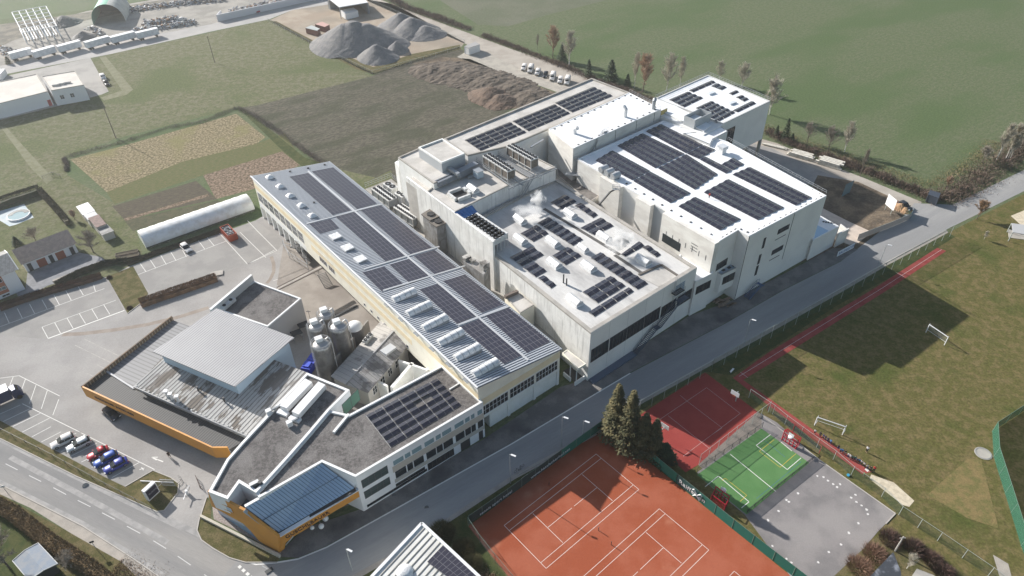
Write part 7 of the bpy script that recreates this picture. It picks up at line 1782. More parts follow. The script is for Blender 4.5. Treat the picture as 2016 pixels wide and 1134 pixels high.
A,B=P(1045,948),P(1103,904);ob=thing("fence_banner","white web address lettering on the dark fence by the clay court","banner",tuple(A))
lettering("www.hasslacherhof.net",A,B,0.0,.8,1.05,mat("letter_dim",(0.55,0.60,0.62),rough=.8),ob,P(1100,1000)-P(1050,940),.05)
A,B=P(945,1020),P(1010,972);ob=thing("fence_banner","second faint lettering on the dark fence near the ribbed roof","banner",tuple(A))
lettering("tennis sport hotel",A,B,0.0,.8,1.0,mat("letter_dim",(0.55,0.60,0.62)),ob,P(1100,1000)-P(1050,940),.05)
ob=thing("score_board","small white score board with four dark figures on the dark court fence","score board",tuple(P(1030,955)))
mb=MB();a,b=P(1026,957),P(1039,947.5);mb.quad(*[v+Vector((0,-.12,0))for v in(a+Vector((0,0,.9)),b+Vector((0,0,.9)),b+Vector((0,0,2.5)),a+Vector((0,0,2.5)))]);mb.build("board",WHITEM,ob)
mb=MB();e_=(b-a)
for i in(0.3,.62):
 for h_ in(1.25,1.85):p=a+e_*i+Vector((0,-.14,h_));mb.bar(p,p+e_.normalized()*.3,.04,.38)
mb.build("figure",DARK,ob)
fence("green mesh fence between running track and play yard",[(1474,783),(1521,815),(1545,835),(1640,905),(1675,936),(1735,978),(1769,1014),(1845,1065),(1945,1134),(2020,1190)],2.6,NET_G,FPALE,4.2)
fence("high silver railing between red court and terrace",[(1512,812),(1447,860),(1376,915)],3.2,NET_GREY,FPALE,2.6)
fence("low dark railing along the green pitch",[(1500,842),(1440,884),(1372,930)],1.6,NET_GREY,DARK,2.4)
fence("dark slatted barrier between green pitch and play yard",[(1600,905),(1530,960),(1470,1010)],1.1,netmat("slat_dark",(0.06,0.06,0.07),.4),DARK,2.0)
fence("thin red frame fence between green pitch and running track",[(1510,808),(1560,850),(1612,893)],2.2,NET_GREY,mat("frame_red_thin",(0.36,0.03,0.04),rough=.5),4.5)
fence("green netting fence climbing the right edge of the sports lawn",[(2030,800),(1953,850),(1956,900),(1990,1010),(2010,1075),(2040,1160)],3.0,netmat("net_green_dense",(0.035,0.14,0.085),.5),FPOST,5)
fence("wire fence on the far side of the gravel yard",[(728,5),(915,86)],1.8,NET_GREY,FPALE,7)
fence("wire fence between meadow and gravel yard",[(528,42),(620,92),(733,146),(905,98)],1.5,NET_GREY,FPALE,6)
fence("low chain fence along the verge of the main road",[(0,847),(105,900),(208,956),(300,1004)],1.0,NET_GREY,DARK,4)
fence("low hedge-side railing between garden lawn and meadow",[t(5,340,275),t(5,420,245),t(5,480,265)],1.2,NET_GREY,DARK,3)
# ================================================================ SPORTS EQUIPMENT
def goal(label,a,b,depth_dir,h=2.44,dep=1.6,net=.18,grp="football goals"):
 A,B=P(*a),P(*b);r=thing("football_goal",label,"goal",tuple(A),0,grp);d=Vector(depth_dir).normalized()*dep;up=Vector((0,0,h))
 for p in(A,B):mb=MB();mb.bar(p,p+up,.13);mb.build("goal_post",WHITEM,r)
 mb=MB();mb.bar(A+up,B+up,.13);mb.build("crossbar",WHITEM,r)
 mb=MB()
 for p in(A,B):mb.bar(p+up,p+d*.35+up,.06);mb.bar(p+d*.35+up,p+d,.06);mb.bar(p,p+d,.06)
 mb.bar(A+d,B+d,.06);mb.build("net_frame",WHITEM,r)
 mb=MB();mb.quad(A+d,B+d,B+d*.35+up,A+d*.35+up);mb.build("net",netmat("net_white",(0.6,0.6,0.6),net),r)
 return r
goal("white football goal at the lower touchline beside the children",t(12,365,1075),t(12,583,1150),P(1632,820)-P(1615,845))
goal("white football goal in the middle of the lawn near the big shadow",t(12,1240,345),t(12,1385,445),P(*t(12,1270,300))-P(*t(12,1240,345)),dep=1.2)
def hoop(label,base,hoop_px,face,h=3.0,grp="basketball hoops"):
 b=P(*base);r=thing("basketball_hoop",label,"basketball hoop",tuple(b),0,grp);f=Vector(face).normalized();sd=Vector((-f.y,f.x,0));c=b+f*1.3
 mb=MB();mb.bar(b,b+Vector((0,0,h)),.18);mb.bar(b+Vector((0,0,h)),c+Vector((0,0,h+.2)),.14);mb.build("post",FPALE,r)
 mb=MB();mb.bar(c-sd*.95+Vector((0,0,h+.35)),c+sd*.95+Vector((0,0,h+.35)),.06,1.15);mb.build("backboard",WHITEM,r)
 mb=MB();q=c+f*.35+Vector((0,0,h))
 for k in range(12):a1,a2=k*.5236,(k+1)*.5236;mb.bar(q+Vector((.23*math.cos(a1),.23*math.sin(a1),0)),q+Vector((.23*math.cos(a2),.23*math.sin(a2),0)),.03)
 mb.build("rim",mat("hoop_orange",(0.6,.15,.03)),r);return r
fc=P(1372,850)-P(1450,775)
hoop("white basketball board at the upper corner of the red court",(1448,790),None,fc)
hoop("white basketball board beside the spruces on the red court",(1297,868),None,-fc)
RF=mat("frame_red",(0.40,0.02,0.035),rough=.45)
def redgoal(label,a,b,back):
 A,B=P(*a),P(*b);d=Vector(back).normalized()*1.4;r=thing("ball_goal_frame",label,"goal frame",tuple(A),0,"red goal frames");e=(B-A).normalized();L_=(B-A).length
 mb=MB()
 for k in range(5):p=A+e*L_*k/4;mb.bar(p,p+Vector((0,0,3.0 if k in(0,2,4)else 2.1)),.14)
 for h_ in(.15,1.1,2.1,3.0):mb.bar(A+Vector((0,0,h_)),B+Vector((0,0,h_)),.13)
 mb.build("front_frame",RF,r);mb=MB()
 for k in range(13):p=A+d+e*L_*k/12;mb.bar(p,p+Vector((0,0,2.1)),.06)
 for p in(A,B):mb.bar(p+Vector((0,0,2.1)),p+d+Vector((0,0,2.1)),.12);mb.bar(p+d,p+d+Vector((0,0,2.1)),.12);mb.bar(p,p+d,.1)
 mb.bar(A+d+Vector((0,0,2.1)),B+d+Vector((0,0,2.1)),.12);mb.build("cage",RF,r)
 mb=MB();c=A+e*L_/2-d*.25+Vector((0,0,3.15));mb.bar(c-e*.55-Vector((0,0,.1)),c+e*.55-Vector((0,0,.1)),.06,.9);mb.build("backboard",WHITEM,r)
 mb=MB();mb.dome(c-d*.2-Vector((0,0,.3)),.45,.08,16,2);mb.build("hoop_ring",WHITEM,r)
redgoal("red steel goal frame with a white hoop at the running track side",k7(1210,590),k7(1320,665),P(*k7(1290,560))-P(*k7(1250,610)))
redgoal("red steel goal frame with a white hoop at the clay court side",k7(665,1040),k7(770,1120),P(*k7(640,1090))-P(*k7(690,1000)))
# concrete throwing circle, long-jump board
r=thing("throwing_circle","pale concrete throwing circle near the right edge of the sports lawn","throwing circle",tuple(P(1935.5,893)))
mb=MB();mb.tube((0,0,.01),(0,0,.08),1.55,n=28);part0(mb,"slab",CONC,r);mb=MB()
for k in range(24):a1,a2=k*math.pi/12,(k+1)*math.pi/12;mb.bar((1.35*math.cos(a1),1.35*math.sin(a1),.10),(1.35*math.cos(a2),1.35*math.sin(a2),.10),.06)
part0(mb,"steel_ring",STEEL,r)
tag(sheet("take_off_board",[(1702,924),(1706,921),(1712,926),(1708,929)],WHITE_LINE,9),kind="structure")
mb=MB();mb.tube(P(1670,935,.0),P(1670,935,.35),.28,n=10);tag(mb.build("sports_bag",mat("bag_cyan",(0.05,0.35,0.55),rough=.7)),"bright blue bag on the grass beside the track","bag")
mb=MB();p=P(1935,882);mb.box((0,0,0),(0,0,0))if False else None
r=thing("long_bench","long white bar bench on the grass by the upper end of the red court","bench",tuple(P(*t(11,1730,640))))
mb=MB();a,b=P(*t(11,1718,655),.45),P(*t(11,1742,628),.45);mb.bar(a,b,.4,.08);mb.build("seat",WHITEM,r)
for f in(.15,.85):mb=MB();p=a.lerp(b,f);mb.bar(Vector((p.x,p.y,0)),Vector((p.x,p.y,.42)),.1);mb.build("leg",WHITEM,r)
# tennis nets and debris lines
for i,O in enumerate((A0,B2-ux*23.77)):
 nm=("on the partly shaded clay court","on the fully sunlit clay court")[i]
 n1=O+ux*11.885-uy*.9;n2=O+ux*11.885+uy*11.87;r=thing("tennis_net_posts","pair of short net posts without a net "+nm,"net posts",tuple(n1),0,"net posts of the clay courts")
 for p in(n1,n2):mb=MB();mb.bar(p,p+Vector((0,0,1.05)),.1);mb.build("post",DARK,r)
 # lamps
def lamp(label,base,h,arm=(1.2,-.4),grp="street lamps along the side street",sun_=1):
 b=P(*base);r=thing("street_lamp",label,"street lamp",tuple(b),math.atan2(arm[1],arm[0]),grp)
 mb=MB();mb.tube((0,0,0),(0,0,h),.09,.05,8);mb.bar((0,0,h),(.5,0,h+.1),.07);part0(mb,"pole",mat("lamp_pole",(0.42,0.44,0.45),rough=.5,metal=.3),r)
 mb=MB();mb.box((.75,0,h+.05),(.95,.32,.13));part0(mb,"lamp_head",WHITEM,r);return r
lamp("street lamp before the clay court, left of the two in the shade",(1005,952),8.7,(.8,-.4))
lamp("street lamp nearest the spruces",(1104.5,879),8.8,(.8,-.4))
lamp("street lamp at the edge of the tall hall's shadow",(1730,522),6.5,(.8,-.4))
lamp("street lamp beside the ribbed roof at the lower edge",(694,1124),6.8,(.8,-.4))
lamp("short lamp on the red court side of the street",(1146,868),6.0,(.8,-.4))
lamp("street lamp opposite the white factory wing",t(11,1820,450),8.0,(.8,-.4))
def pole(label,base,top,M=None,r_=.13,cat="utility pole",grp="wooden poles on the meadow"):
 b=P(*base);h=hz(base,top);r=thing("utility_pole",label,cat,tuple(b),0,grp);mb=MB();mb.tube((0,0,0),(0,0,h),r_*1.2,r_*.8,7);part0(mb,"mast",M or BARK,r);mb=MB();mb.bar((-.5,0,h-.4),(.5,0,h-.4),.1);part0(mb,"crossarm",M or BARK,r);return r
pole("dark wooden pole in the middle of the upper meadow",(423,123.5),(409,71));pole("dark wooden pole by the hedge corner above the stubble field",(228.5,272),(203,213))
pole("slim mast beside the timber stacks on the back road",t(8,720,250),t(8,765,40),BARK,.1,grp=None)
pole("pale wooden pole at the pavilion",(1762,1085),(1778,1056),mat("pole_pale",(0.40,0.38,0.35),rough=.9),.14,grp=None)
pole("thin aerial mast at the silos",(621,668),(600,612),DARK,.05,"mast",None)
# ================================================================ SIGN, GATE, BARRIER, STREET THINGS
cs=crop(260,920,12.6)
sg=thing("company_sign","large slanted sign block with a dark face and white frame by the entrance","sign",tuple(P(*cs(400,800))))
a,b=P(*cs(430,850)),P(*cs(700,600));dv=(b-a).normalized();nb=Vector((-dv.y,dv.x,0))
if nb.dot(Vector((-1,1,0)))<0:nb=-nb
hs=2.9;mb=MB();mb.prism([v[:2]for v in(a,b,b+nb*.8,a+nb*.8)],0,hs);mb.build("sign_block",mat("sign_white",(0.66,0.66,0.66),rough=.5),sg)
mb=MB();q0,q1=a.lerp(b,.07)-nb*.04,a.lerp(b,.93)-nb*.04;mb.prism([v[:2]for v in(q0,q1,q1+nb*.03,q0+nb*.03)],.35,hs-.25);mb.build("sign_face",mat("sign_navy",(0.03,0.03,0.05),rough=.4),sg)
lettering("GUSCHLBAUER",q0,q1,.25,1.4,.48,mat("sign_text",(0.35,0.33,0.36),rough=.6),sg,-nb,.03)
gt=thing("sliding_gate","long dark sliding gate with a white top bar beside the sign","gate",tuple(P(*cs(250,350))))
a,b=P(*cs(260,430)),P(*cs(1080,470));mb=MB();mb.bar(a+Vector((0,0,1.2)),b+Vector((0,0,1.2)),.12,.14);mb.build("top_bar",WHITEM,gt)
mb=MB();mb.quad(a+Vector((0,0,.15)),b+Vector((0,0,.15)),b+Vector((0,0,1.2)),a+Vector((0,0,1.2)));mb.build("gate_mesh",netmat("gate_mesh_mat",(0.08,0.08,0.085),.5),gt)
mb=MB()
for k in range(11):p=a.lerp(b,.62+k*.038);mb.bar(p,p+Vector((0,0,2.0)),.07)
for h_ in(.2,1.0,1.9):mb.bar(a.lerp(b,.62)+Vector((0,0,h_)),b+Vector((0,0,h_)),.06)
mb.build("guide_cage",STEEL,gt)
mb=MB();c=P(*cs(1140,400))
for k in range(14):
 a1,a2=-1.6+k*.23,-1.6+(k+1)*.23
 for h_ in(.1,.6,1.1):mb.bar(c+Vector((.9*math.cos(a1),.9*math.sin(a1),h_)),c+Vector((.9*math.cos(a2),.9*math.sin(a2),h_)),.05)
tag(mb.build("curved_railing",DARK),"small curved dark railing at the end of the sliding gate","railing")
br=thing("road_barrier","white raised arm barrier on the entrance lane","barrier",tuple(P(*cs(1380,690))));mb=MB();p=P(*cs(1385,660));mb.box((p.x,p.y,0),(.45,.45,1.1),.3);mb.build("barrier_post",WHITEM,br);mb=MB();mb.bar(p+Vector((0,0,1)),P(*cs(1420,450),1.6),.12);mb.bar(p+Vector((0,0,.9)),P(*cs(1275,800),.9),.12);mb.build("barrier_arm",WHITEM,br)
rk=thing("bike_rack","small dark steel rack at the corner of the office wing","rack",tuple(P(*cs(1700,480))));mb=MB();a,b=P(*cs(1600,270)),P(*cs(1700,520))
for h_ in(.1,.9):mb.bar(a+Vector((0,0,h_)),b+Vector((0,0,h_)),.08);mb.bar(b+Vector((0,0,h_)),P(*cs(1764,560))+Vector((0,0,h_)),.08)
for k in range(4):p=a.lerp(b,k/3);mb.bar(p,p+Vector((0,0,.9)),.08)
mb.build("frame",mat("rack_rust",(0.10,0.07,0.06),rough=.7),rk)
wl=thing("garden_wall","low cream wall between lawn wedge and the orange front","wall",tuple(P(396,1019)));mb=MB();a,b=P(396,1018),P(552,1097);mb.bar(a+Vector((0,0,.3)),b+Vector((0,0,.3)),.45,.6);mb.build("wall_body",mat("wall_cream",(0.50,0.46,0.38),rough=.9),wl)
kb=thing("information_board","small dark board lying by the kerb below the lawn wedge","board",tuple(P(528,1125)));mb=MB();a=P(530,1124);mb.box((a.x,a.y,.1),(1.3,.7,.08),.7);mb.build("board_face",DARK,kb);mb=MB();mb.bar(P(516,1114,.05),P(527,1121,.1),.08);mb.build("post",STEEL,kb)
for i,(x,y)in enumerate(((16,972),(190,1081))):
 r=thing("sign_post","small roadside sign post on the footpath, %s"%("at the left edge" if i==0 else "near the lower hedge end"),"sign post",tuple(P(x,y)),.4,"roadside sign posts");mb=MB();mb.bar((0,0,0),(0,0,2.4),.07);part0(mb,"post",STEEL,r);mb=MB();mb.box((0,0,2.0),(.7,.05,.5));part0(mb,"sign_plate",WHITEM if i==0 else DARK,r)
 # manhole covers
for i,(x,y)in enumerate(((169,957),(776,976),(877,921),(965,863),(840,1000))):
 mb=MB();mb.tube(P(x,y,.03),P(x,y,.045),.42 if i else.6,n=16);tag(mb.build("manhole_cover",mat("manhole",(0.10,0.10,0.10),rough=.7)if i else CONC),("pale round manhole cover in the main road","dark manhole cover before the office, nearest the orange canopy","dark manhole cover before the dark ground-floor windows","dark manhole cover at the right end of the office","dark manhole cover in the middle of the side street")[i],"manhole cover","manhole covers")
 # bicycle against the court fence
def bicycle(label,x,y,rz):
 r=thing("bicycle",label,"bicycle",tuple(P(x,y)),rz,"bicycles at the court fence");M_=mat("bike_pale",(0.45,0.42,0.42),rough=.4)
 for xx in(-.52,.52):
  mb=MB()
  for k in range(14):a1,a2=k*.4488,(k+1)*.4488;mb.bar((xx+.33*math.cos(a1),0,.34+.33*math.sin(a1)),(xx+.33*math.cos(a2),0,.34+.33*math.sin(a2)),.035)
  part0(mb,"wheel",TYRE,r)
 mb=MB()
 for a,b in(((-.52,0,.34),(-.1,0,.3)),((-.1,0,.3),(-.2,0,.85)),((-.1,0,.3),(.38,0,.75)),((-.18,0,.75),(.38,0,.8)),((.36,0,.95),(.52,0,.34)),((-.52,0,.34),(-.18,0,.75))):mb.bar(a,b,.045)
 part0(mb,"frame",M_,r);mb=MB();mb.bar((.34,-.28,1.0),(.34,.28,1.0),.04);part0(mb,"handlebar",M_,r);mb=MB();mb.box((-.22,0,.88),(.26,.14,.06));part0(mb,"saddle",BLACK,r)
bicycle("bicycle leaning by the dark court fence, left one",1019,928,.6);bicycle("bicycle leaning by the dark court fence, right one",1026,922,.8)
# ================================================================ NEIGHBOUR: RIBBED ROOF AT THE LOWER EDGE
zn=7.5
nr=thing("ribbed_roof_building","building with a cream ribbed roof and solar modules at the lower edge","building",tuple(P(850,1200)))
n0,n1,n2=P(830.5,1031,zn),P(705,1165,zn),P(985,1175,zn);n3=n1+(n2-n0)
corrugated(nr,[n1,n3,n2,n0][::-1]if False else[n2,n3,n1,n0],mat("roof_cream_sheet",(0.62,0.61,0.57),rough=.6),pitch=1.0,h=.10,w=.18,name="roof",RM=mat("rib_dark",(0.16,0.16,0.15),rough=.7))if False else None
mb=MB();ns=[n0,n1,n3,n2];mb.prism([v[:2]for v in ns],zn-.3,zn);mb.build("roof",mat("roof_cream_sheet",(0.66,0.65,0.61),c2=(0.58,0.57,0.53),scale=.3,rough=.6),nr)
mb=MB();dL=(n1-n0);dR=(n2-n0);LR=dR.length;k=int(LR/.95)
for i in range(1,k):p=n0+dR*(i/k)+Vector((0,0,.04));mb.bar(p,p+dL,.16,.09)
mb.build("roof_rib",mat("rib_dark",(0.15,0.15,0.14),rough=.7),nr)
mb=MB();mb.bar(n0+Vector((0,0,.12)),n1+Vector((0,0,.12)),.5,.25);mb.bar(n0+Vector((0,0,.12)),n2+Vector((0,0,.12)),.5,.25);mb.build("edge_trim",WHITEM,nr)
mb=MB();mb.prism(inset([v[:2]for v in ns],.4),0,zn-.3);mb.build("wall",W_WHITE,nr)
solar("array on the cream ribbed roof at the lower edge, four rows",roofq([t(14,1470,895),t(14,1760,1150),t(14,1620,1230),t(14,1345,1025)],zn+.05),nu=10,nv=3,kind='flush',lift=.15,group="solar arrays on the neighbour roof")
c=P(*t(14,1170,1105),zn);mb=MB();mb.dome((c.x,c.y,zn),1.4,.9,18,5);tag(mb.build("dome_skylight",SKY_W),"white dome skylight on the cream ribbed roof","skylight")
# slatted pavilion, lower right
pv_=thing("pavilion","low dark-roofed pavilion half cut off at the lower right","pavilion",tuple(P(1755,1150)));zp=3.6
pq=[P(*t(16,985,945),zp),P(*t(16,780,1180),zp),P(*t(16,1120,1260),zp)];pq.append(pq[2]+(pq[0]-pq[1])*.3)
mb=MB();mb.prism([v[:2]for v in(P(*t(16,985,945),zp),P(*t(16,750,1190),zp),P(*t(16,1060,1250),zp),P(*t(16,1045,1100),zp))],zp-.15,zp);mb.build("roof",mat("pavilion_dark",(0.05,0.055,0.065),c2=(0.22,0.23,0.26),scale=.4,th=(.5,.65),fine=.2,rough=.6),pv_)
mb=MB();mb.prism(inset([v[:2]for v in(P(*t(16,985,945),zp),P(*t(16,750,1190),zp),P(*t(16,1060,1250),zp),P(*t(16,1045,1100),zp))],.5),0,zp-.16);mb.build("wall",W_CONC,pv_)
s2=thing("play_shed","small pale roof of a hut at the lower edge right of the pavilion","hut",tuple(P(*t(16,1200,1140))));mb=MB();q=[P(*t(16,*v),2.6)for v in((1170,1075),(1310,1130),(1270,1200),(1120,1150))];mb.prism([v[:2]for v in q],2.4,2.6);mb.build("roof",CONC,s2);mb=MB();mb.prism(inset([v[:2]for v in q],.3),0,2.4);mb.build("wall",W_CONC,s2)
# wooden shelter and climbing frame, right edge
sp=thing("garden_shelter","grey open shelter at the right edge of the lawn","shelter",tuple(P(2000,460)));q=[P(*t(8,*v),3.0)for v in((1915,620),(2080,640),(2080,720),(1925,690))]
mb=MB();mb.prism([v[:2]for v in q],2.85,3.0);mb.build("roof",mat("shelter_grey",(0.42,0.42,0.42),rough=.8),sp)
for v in q:mb=MB();mb.bar(Vector((v.x,v.y,0)),v-Vector((0,0,.15)),.16);mb.build("post",FPALE,sp)
mb=MB();mb.prism([P(*t(8,*v),0)[:2]for v in((1885,670),(2080,700),(2080,760),(1890,735))],.02,.12);mb.build("base_slab",CONC,sp)
# ================================================================ LEFT: HOUSE, GARAGES, GARDEN
c8l=crop(0,460,8.1)
R_TILE=mat("roof_tile_grey",(0.30,0.295,0.285),c2=(0.23,0.225,0.215),scale=1.2,fine=.12,fscale=6,rough=.9,stripe=(.9,R(20),.12,(0.22,0.215,0.21)))
R_TILE2=mat("roof_tile_dark",(0.135,0.12,0.115),c2=(0.18,0.155,0.145),scale=1.0,fine=.2,fscale=6,rough=.9)
hs_=thing("white_house","white house with a grey tiled roof and reddish window panels at the left edge","house",tuple(P(0,560)))
zh=7.2;wq=[P(*c8l(210,525),zh),P(-60,530,zh),P(-80,490,zh),P(8,478,zh)]
hp=[P(*c8l(210,525),zh)];d1=(P(50,569.9,0)-P(-30,603,0)).normalized();d2=Vector((-d1.y,d1.x,0));c0=P(50,569.5,0)
foot=[c0,c0-d1*16,c0-d1*16+d2*10,c0+d2*10]
mb=MB();mb.prism([v[:2]for v in foot],0,6.6);mb.build("wall",mat("house_white",(0.74,0.73,0.74),rough=.9),hs_)
ro=[foot[0]+d1*.8-d2*.9,foot[1]-d2*.9,foot[2]+d2*.9,foot[3]+d1*.8+d2*.9];rz0,rz1=6.5,8.6
ra,rb=(ro[0]+ro[3])/2,(ro[1]+ro[2])/2
mb=MB()
lift=lambda v,z:Vector((v.x,v.y,z))
mb.quad(lift(ro[0],rz0),lift(ra,rz1),lift(rb,rz1),lift(ro[1],rz0));mb.quad(lift(ro[3],rz0),lift(ro[2],rz0),lift(rb,rz1),lift(ra,rz1))
mb.tri(lift(ro[0],rz0),lift(ro[3],rz0),lift(ra,rz1));mb.tri(lift(ro[1],rz0),lift(rb,rz1),lift(ro[2],rz0));mb.quad(*[lift(v,rz0-.02)for v in ro[::-1]]);mb.build("roof",R_TILE,hs_)
mb=MB();mb.bar(lift(ro[0],rz0),lift(ra,rz1+.05),.2,.2);mb.bar(lift(ra,rz1+.05),lift(ro[3],rz0),.2,.2);mb.build("verge_board",WHITEM,hs_)
hc_=(foot[0]+foot[2])/2
for s0,s1,M_ in((3.2,6.6,None),):
 A,B=foot[0],foot[1]
 band(hs_,A,B,hc_,s0,s1,1.2,6.2,mat("panel_terracotta",(0.40,0.16,0.10),rough=.8),o=.04,name="facade_panel")
 window(hs_,A,B,hc_,s0+.2,s1-.2,4.4,5.6,nx=3,proud=.1);window(hs_,A,B,hc_,s0+.2,s1-.2,2.2,3.2,nx=3,G=PALEW,proud=.1)
window(hs_,foot[0],foot[1],hc_,3.4,5.2,.3,.9,nx=2)
band(hs_,foot[0],foot[1],hc_,9.5,13,1.2,6.2,mat("panel_terracotta",(0.40,0.16,0.10)),o=.04,name="facade_panel")
# garage row
ga=thing("garage_building","long low garage row with dark tiled roof, white wall and brown doors","garage",tuple(P(100,540)))
g0,g1=P(54.5,536,0),P(154.9,496.5,0);dg=(g1-g0).normalized();ng=Vector((-dg.y,dg.x,0));Lg=(g1-g0).length;zg_=3.0
fp=[g0,g1,g1+ng*7,g0+ng*7];mb=MB();mb.prism([v[:2]for v in fp],0,zg_);mb.build("wall",mat("house_white",(0.74,0.73,0.74)),ga)
e0_,e1_=g0-ng*.6-dg*.5,g1-ng*.6+dg*.5;m0,m1=g0+ng*5.0-dg*.5,g1+ng*5.0+dg*.5;b0_,b1_=g0+ng*7.6-dg*.5,g1+ng*7.6+dg*.5
mb=MB();mb.quad(lift(e0_,zg_),lift(e1_,zg_),lift(m1,5.0),lift(m0,5.0));mb.tri(lift(e0_,zg_),lift(m0,5),lift(b0_,zg_+.5));mb.build("roof",R_TILE2,ga)
mb=MB();mb.quad(lift(m0,5.0),lift(m1,5.0),lift(b1_,zg_+.5),lift(b0_,zg_+.5));mb.tri(lift(e1_,zg_),lift(b1_,zg_+.5),lift(m1,5));mb.build("roof",mat("roof_pale_strip",(0.42,0.38,0.33),rough=.9),ga)
gc_=(fp[0]+fp[2])/2
for s0,s1,k_ in((1.0,2.6,0),(4.8,8.3,1),(9.6,11.2,0),(12.4,15.9,1),(18.2,19.8,0)):
 f=Lg/21.0;band(ga,g0,g1,gc_,s0*f,s1*f,.0,2.3,mat("door_brown",(0.30,0.10,0.06),rough=.7)if k_ else DARK,o=.06,name="garage_door" if k_ else "doorway")
tag(sheet("garage_court",[(30,575),(50,570),(54,537),(155,497),(200,506),(215,520),(150,545),(95,562),(40,590)],mat("court_paving",(0.25,0.25,0.26),c2=(0.20,0.20,0.21),scale=.5,rough=.95),8),kind="structure")
tag(sheet("court_path",[t(5,410,1068),t(5,780,920),t(5,830,945),t(5,760,985),t(5,440,1100)],G_PAVE,9),kind="structure")
# pool
pl=thing("garden_pool","round raised pool with a half-open dark cover on a pale deck","pool",tuple(P(*t(5,150,560))));dk_=[P(*t(5,*v))for v in((0,525),(190,470),(265,575),(125,640),(-60,700),(-60,545))]
tag(sheet("pool_deck",[t(5,*v)for v in((-60,545),(0,525),(190,470),(265,575),(125,632),(75,645),(0,600),(-60,610))],mat("deck_pale_blue",(0.38,0.45,0.48),c2=(0.46,0.50,0.50),scale=.4,rough=.8),7),kind="structure")
c=P(*t(5,150,565));mb=MB();mb.tube(Vector((0,0,0)),Vector((0,0,.55)),3.1,n=28);part0(mb,"pool_wall",WHITEM,pl);mb=MB();mb.tube((0,0,.551),(0,0,.57),2.85,n=28);part0(mb,"water",mat("pool_water",(0.25,0.38,0.42),rough=.08),pl)
mb=MB()
for k in range(9):a1,a2=.5+k*.33,.5+(k+1)*.33;mb.quad((3*math.cos(a1),3*math.sin(a1),.6),(3*math.cos(a2),3*math.sin(a2),.6),(1.6*math.cos(a2),1.6*math.sin(a2),.62),(1.6*math.cos(a1),1.6*math.sin(a1),.62))
part0(mb,"cover",mat("cover_dark",(0.035,0.045,0.05),rough=.6),pl);pl.location=c
# garden trailer / shack
tr_=thing("garden_shack","narrow garden shack with a white front roof and a reddish tiled part","shack",tuple(P(190,440)))
cx=t
for nm,q,z_,M_ in(("front_roof",[(597,490),(690,455),(745,520),(650,555)],2.5,WHITEM),("middle_roof",[(655,555),(745,525),(775,560),(690,595)],2.8,mat("shack_grey",(0.42,0.43,0.44),rough=.6)),("tiled_roof",[(690,580),(775,550),(835,625),(755,655)],3.0,mat("shack_tile",(0.27,0.19,0.17),c2=(0.2,.15,.13),scale=1,rough=.9)),("rear_roof",[(750,650),(840,625),(895,680),(800,715)],2.3,mat("shack_dull",(0.35,0.34,0.32),c2=(0.22,0.21,0.2),scale=.6,rough=.8))):
 pts=[P(*t(5,*v),z_)for v in q];mb=MB();mb.prism([v[:2]for v in pts],z_-.15,z_);mb.build(nm,M_,tr_);mb=MB();mb.prism(inset([v[:2]for v in pts],.2),0,z_-.15);mb.build("wall",mat("shack_wall",(0.46,0.44,0.41),rough=.9),tr_)
 # tunnel greenhouse
tg=thing("tunnel_greenhouse","long white plastic tunnel greenhouse beside the parking bays","greenhouse",tuple(P(380,450)))
a0,a1=P(289,490.5),P(503,414.5);da=(a1-a0).normalized();na=Vector((-da.y,da.x,0));na=na if na.y>0 else-na
wt,ht=7.4,3.6;Lt=(a1-a0).length
PLA=mat("tunnel_plastic",(0.76,0.76,0.75),c2=(0.66,0.64,0.61),scale=.5,rough=.35,spec=.5,fine=.03)
mb=MB();n=14;m_=26;random.seed(4)
for j in range(m_+1):
 for i in range(n+1):
  an=math.pi*i/n;rr=1+(.015 if j%2 else-.01);y=wt/2-wt/2*math.cos(an)*rr;z=ht*math.sin(an)**.75*rr
  p=a0+da*(Lt*j/m_)+na*y;mb.v.append(Vector((p.x,p.y,z)))
for j in range(m_):
 for i in range(n):mb.f.append((j*(n+1)+i,(j+1)*(n+1)+i,(j+1)*(n+1)+i+1,j*(n+1)+i+1));mb.m.append(0)
mb.build("plastic_cover",PLA,tg,smooth=True)
for j in(0,m_):
 mb=MB();pts=[]
 for i in range(n+1):an=math.pi*i/n;y=wt/2-wt/2*math.cos(an);p=a0+da*(Lt*j/m_)+na*y;pts.append(Vector((p.x,p.y,ht*math.sin(an)**.75)))
 mb.poly(pts if j else pts[::-1]);mb.build("end_wall",mat("tunnel_end",(0.62,0.64,0.60),rough=.5),tg)
mb=MB();mb.bar(a0+Vector((0,0,.3))-na*.06,a1+Vector((0,0,.3))-na*.06,.05,.5);mb.build("base_strip",mat("strip_green",(0.12,0.13,0.09),rough=.9),tg)
# flat white building at the left edge
fb=thing("flat_white_building","flat white building with cream roofs at the upper left edge","building",tuple(P(80,190)))
zf=6.2
bld(fb,[P(100,178,zf),P(165,166.6,zf),P(148,139,zf),P(81.4,150,zf)],zf,mat("fb_white",(0.74,0.74,0.75),rough=.9),mat("fb_roof",(0.62,0.58,0.52),c2=(0.55,0.51,0.46),scale=.15,rough=.9),par=.25,pw=.3,parM=CONC)
zf2=5.6;bld(fb,[P(-60,214,zf2),P(0,203,zf2),P(94,179.5,zf2),P(72.6,145,zf2),P(0,160,zf2),P(-90,178,zf2)],zf2,mat("fb_white",(0.74,0.74,0.75)),mat("fb_roof",(0.62,0.58,0.52)),par=.25,pw=.4,parM=CONC)
fA,fB=P(100,178,zf),P(165,166.6,zf)
for s0 in(2.0,5.5):window(fb,fA,fB,P(120,150,3),s0,s0+1.4,2.2,3.8,nx=2,ny=2)
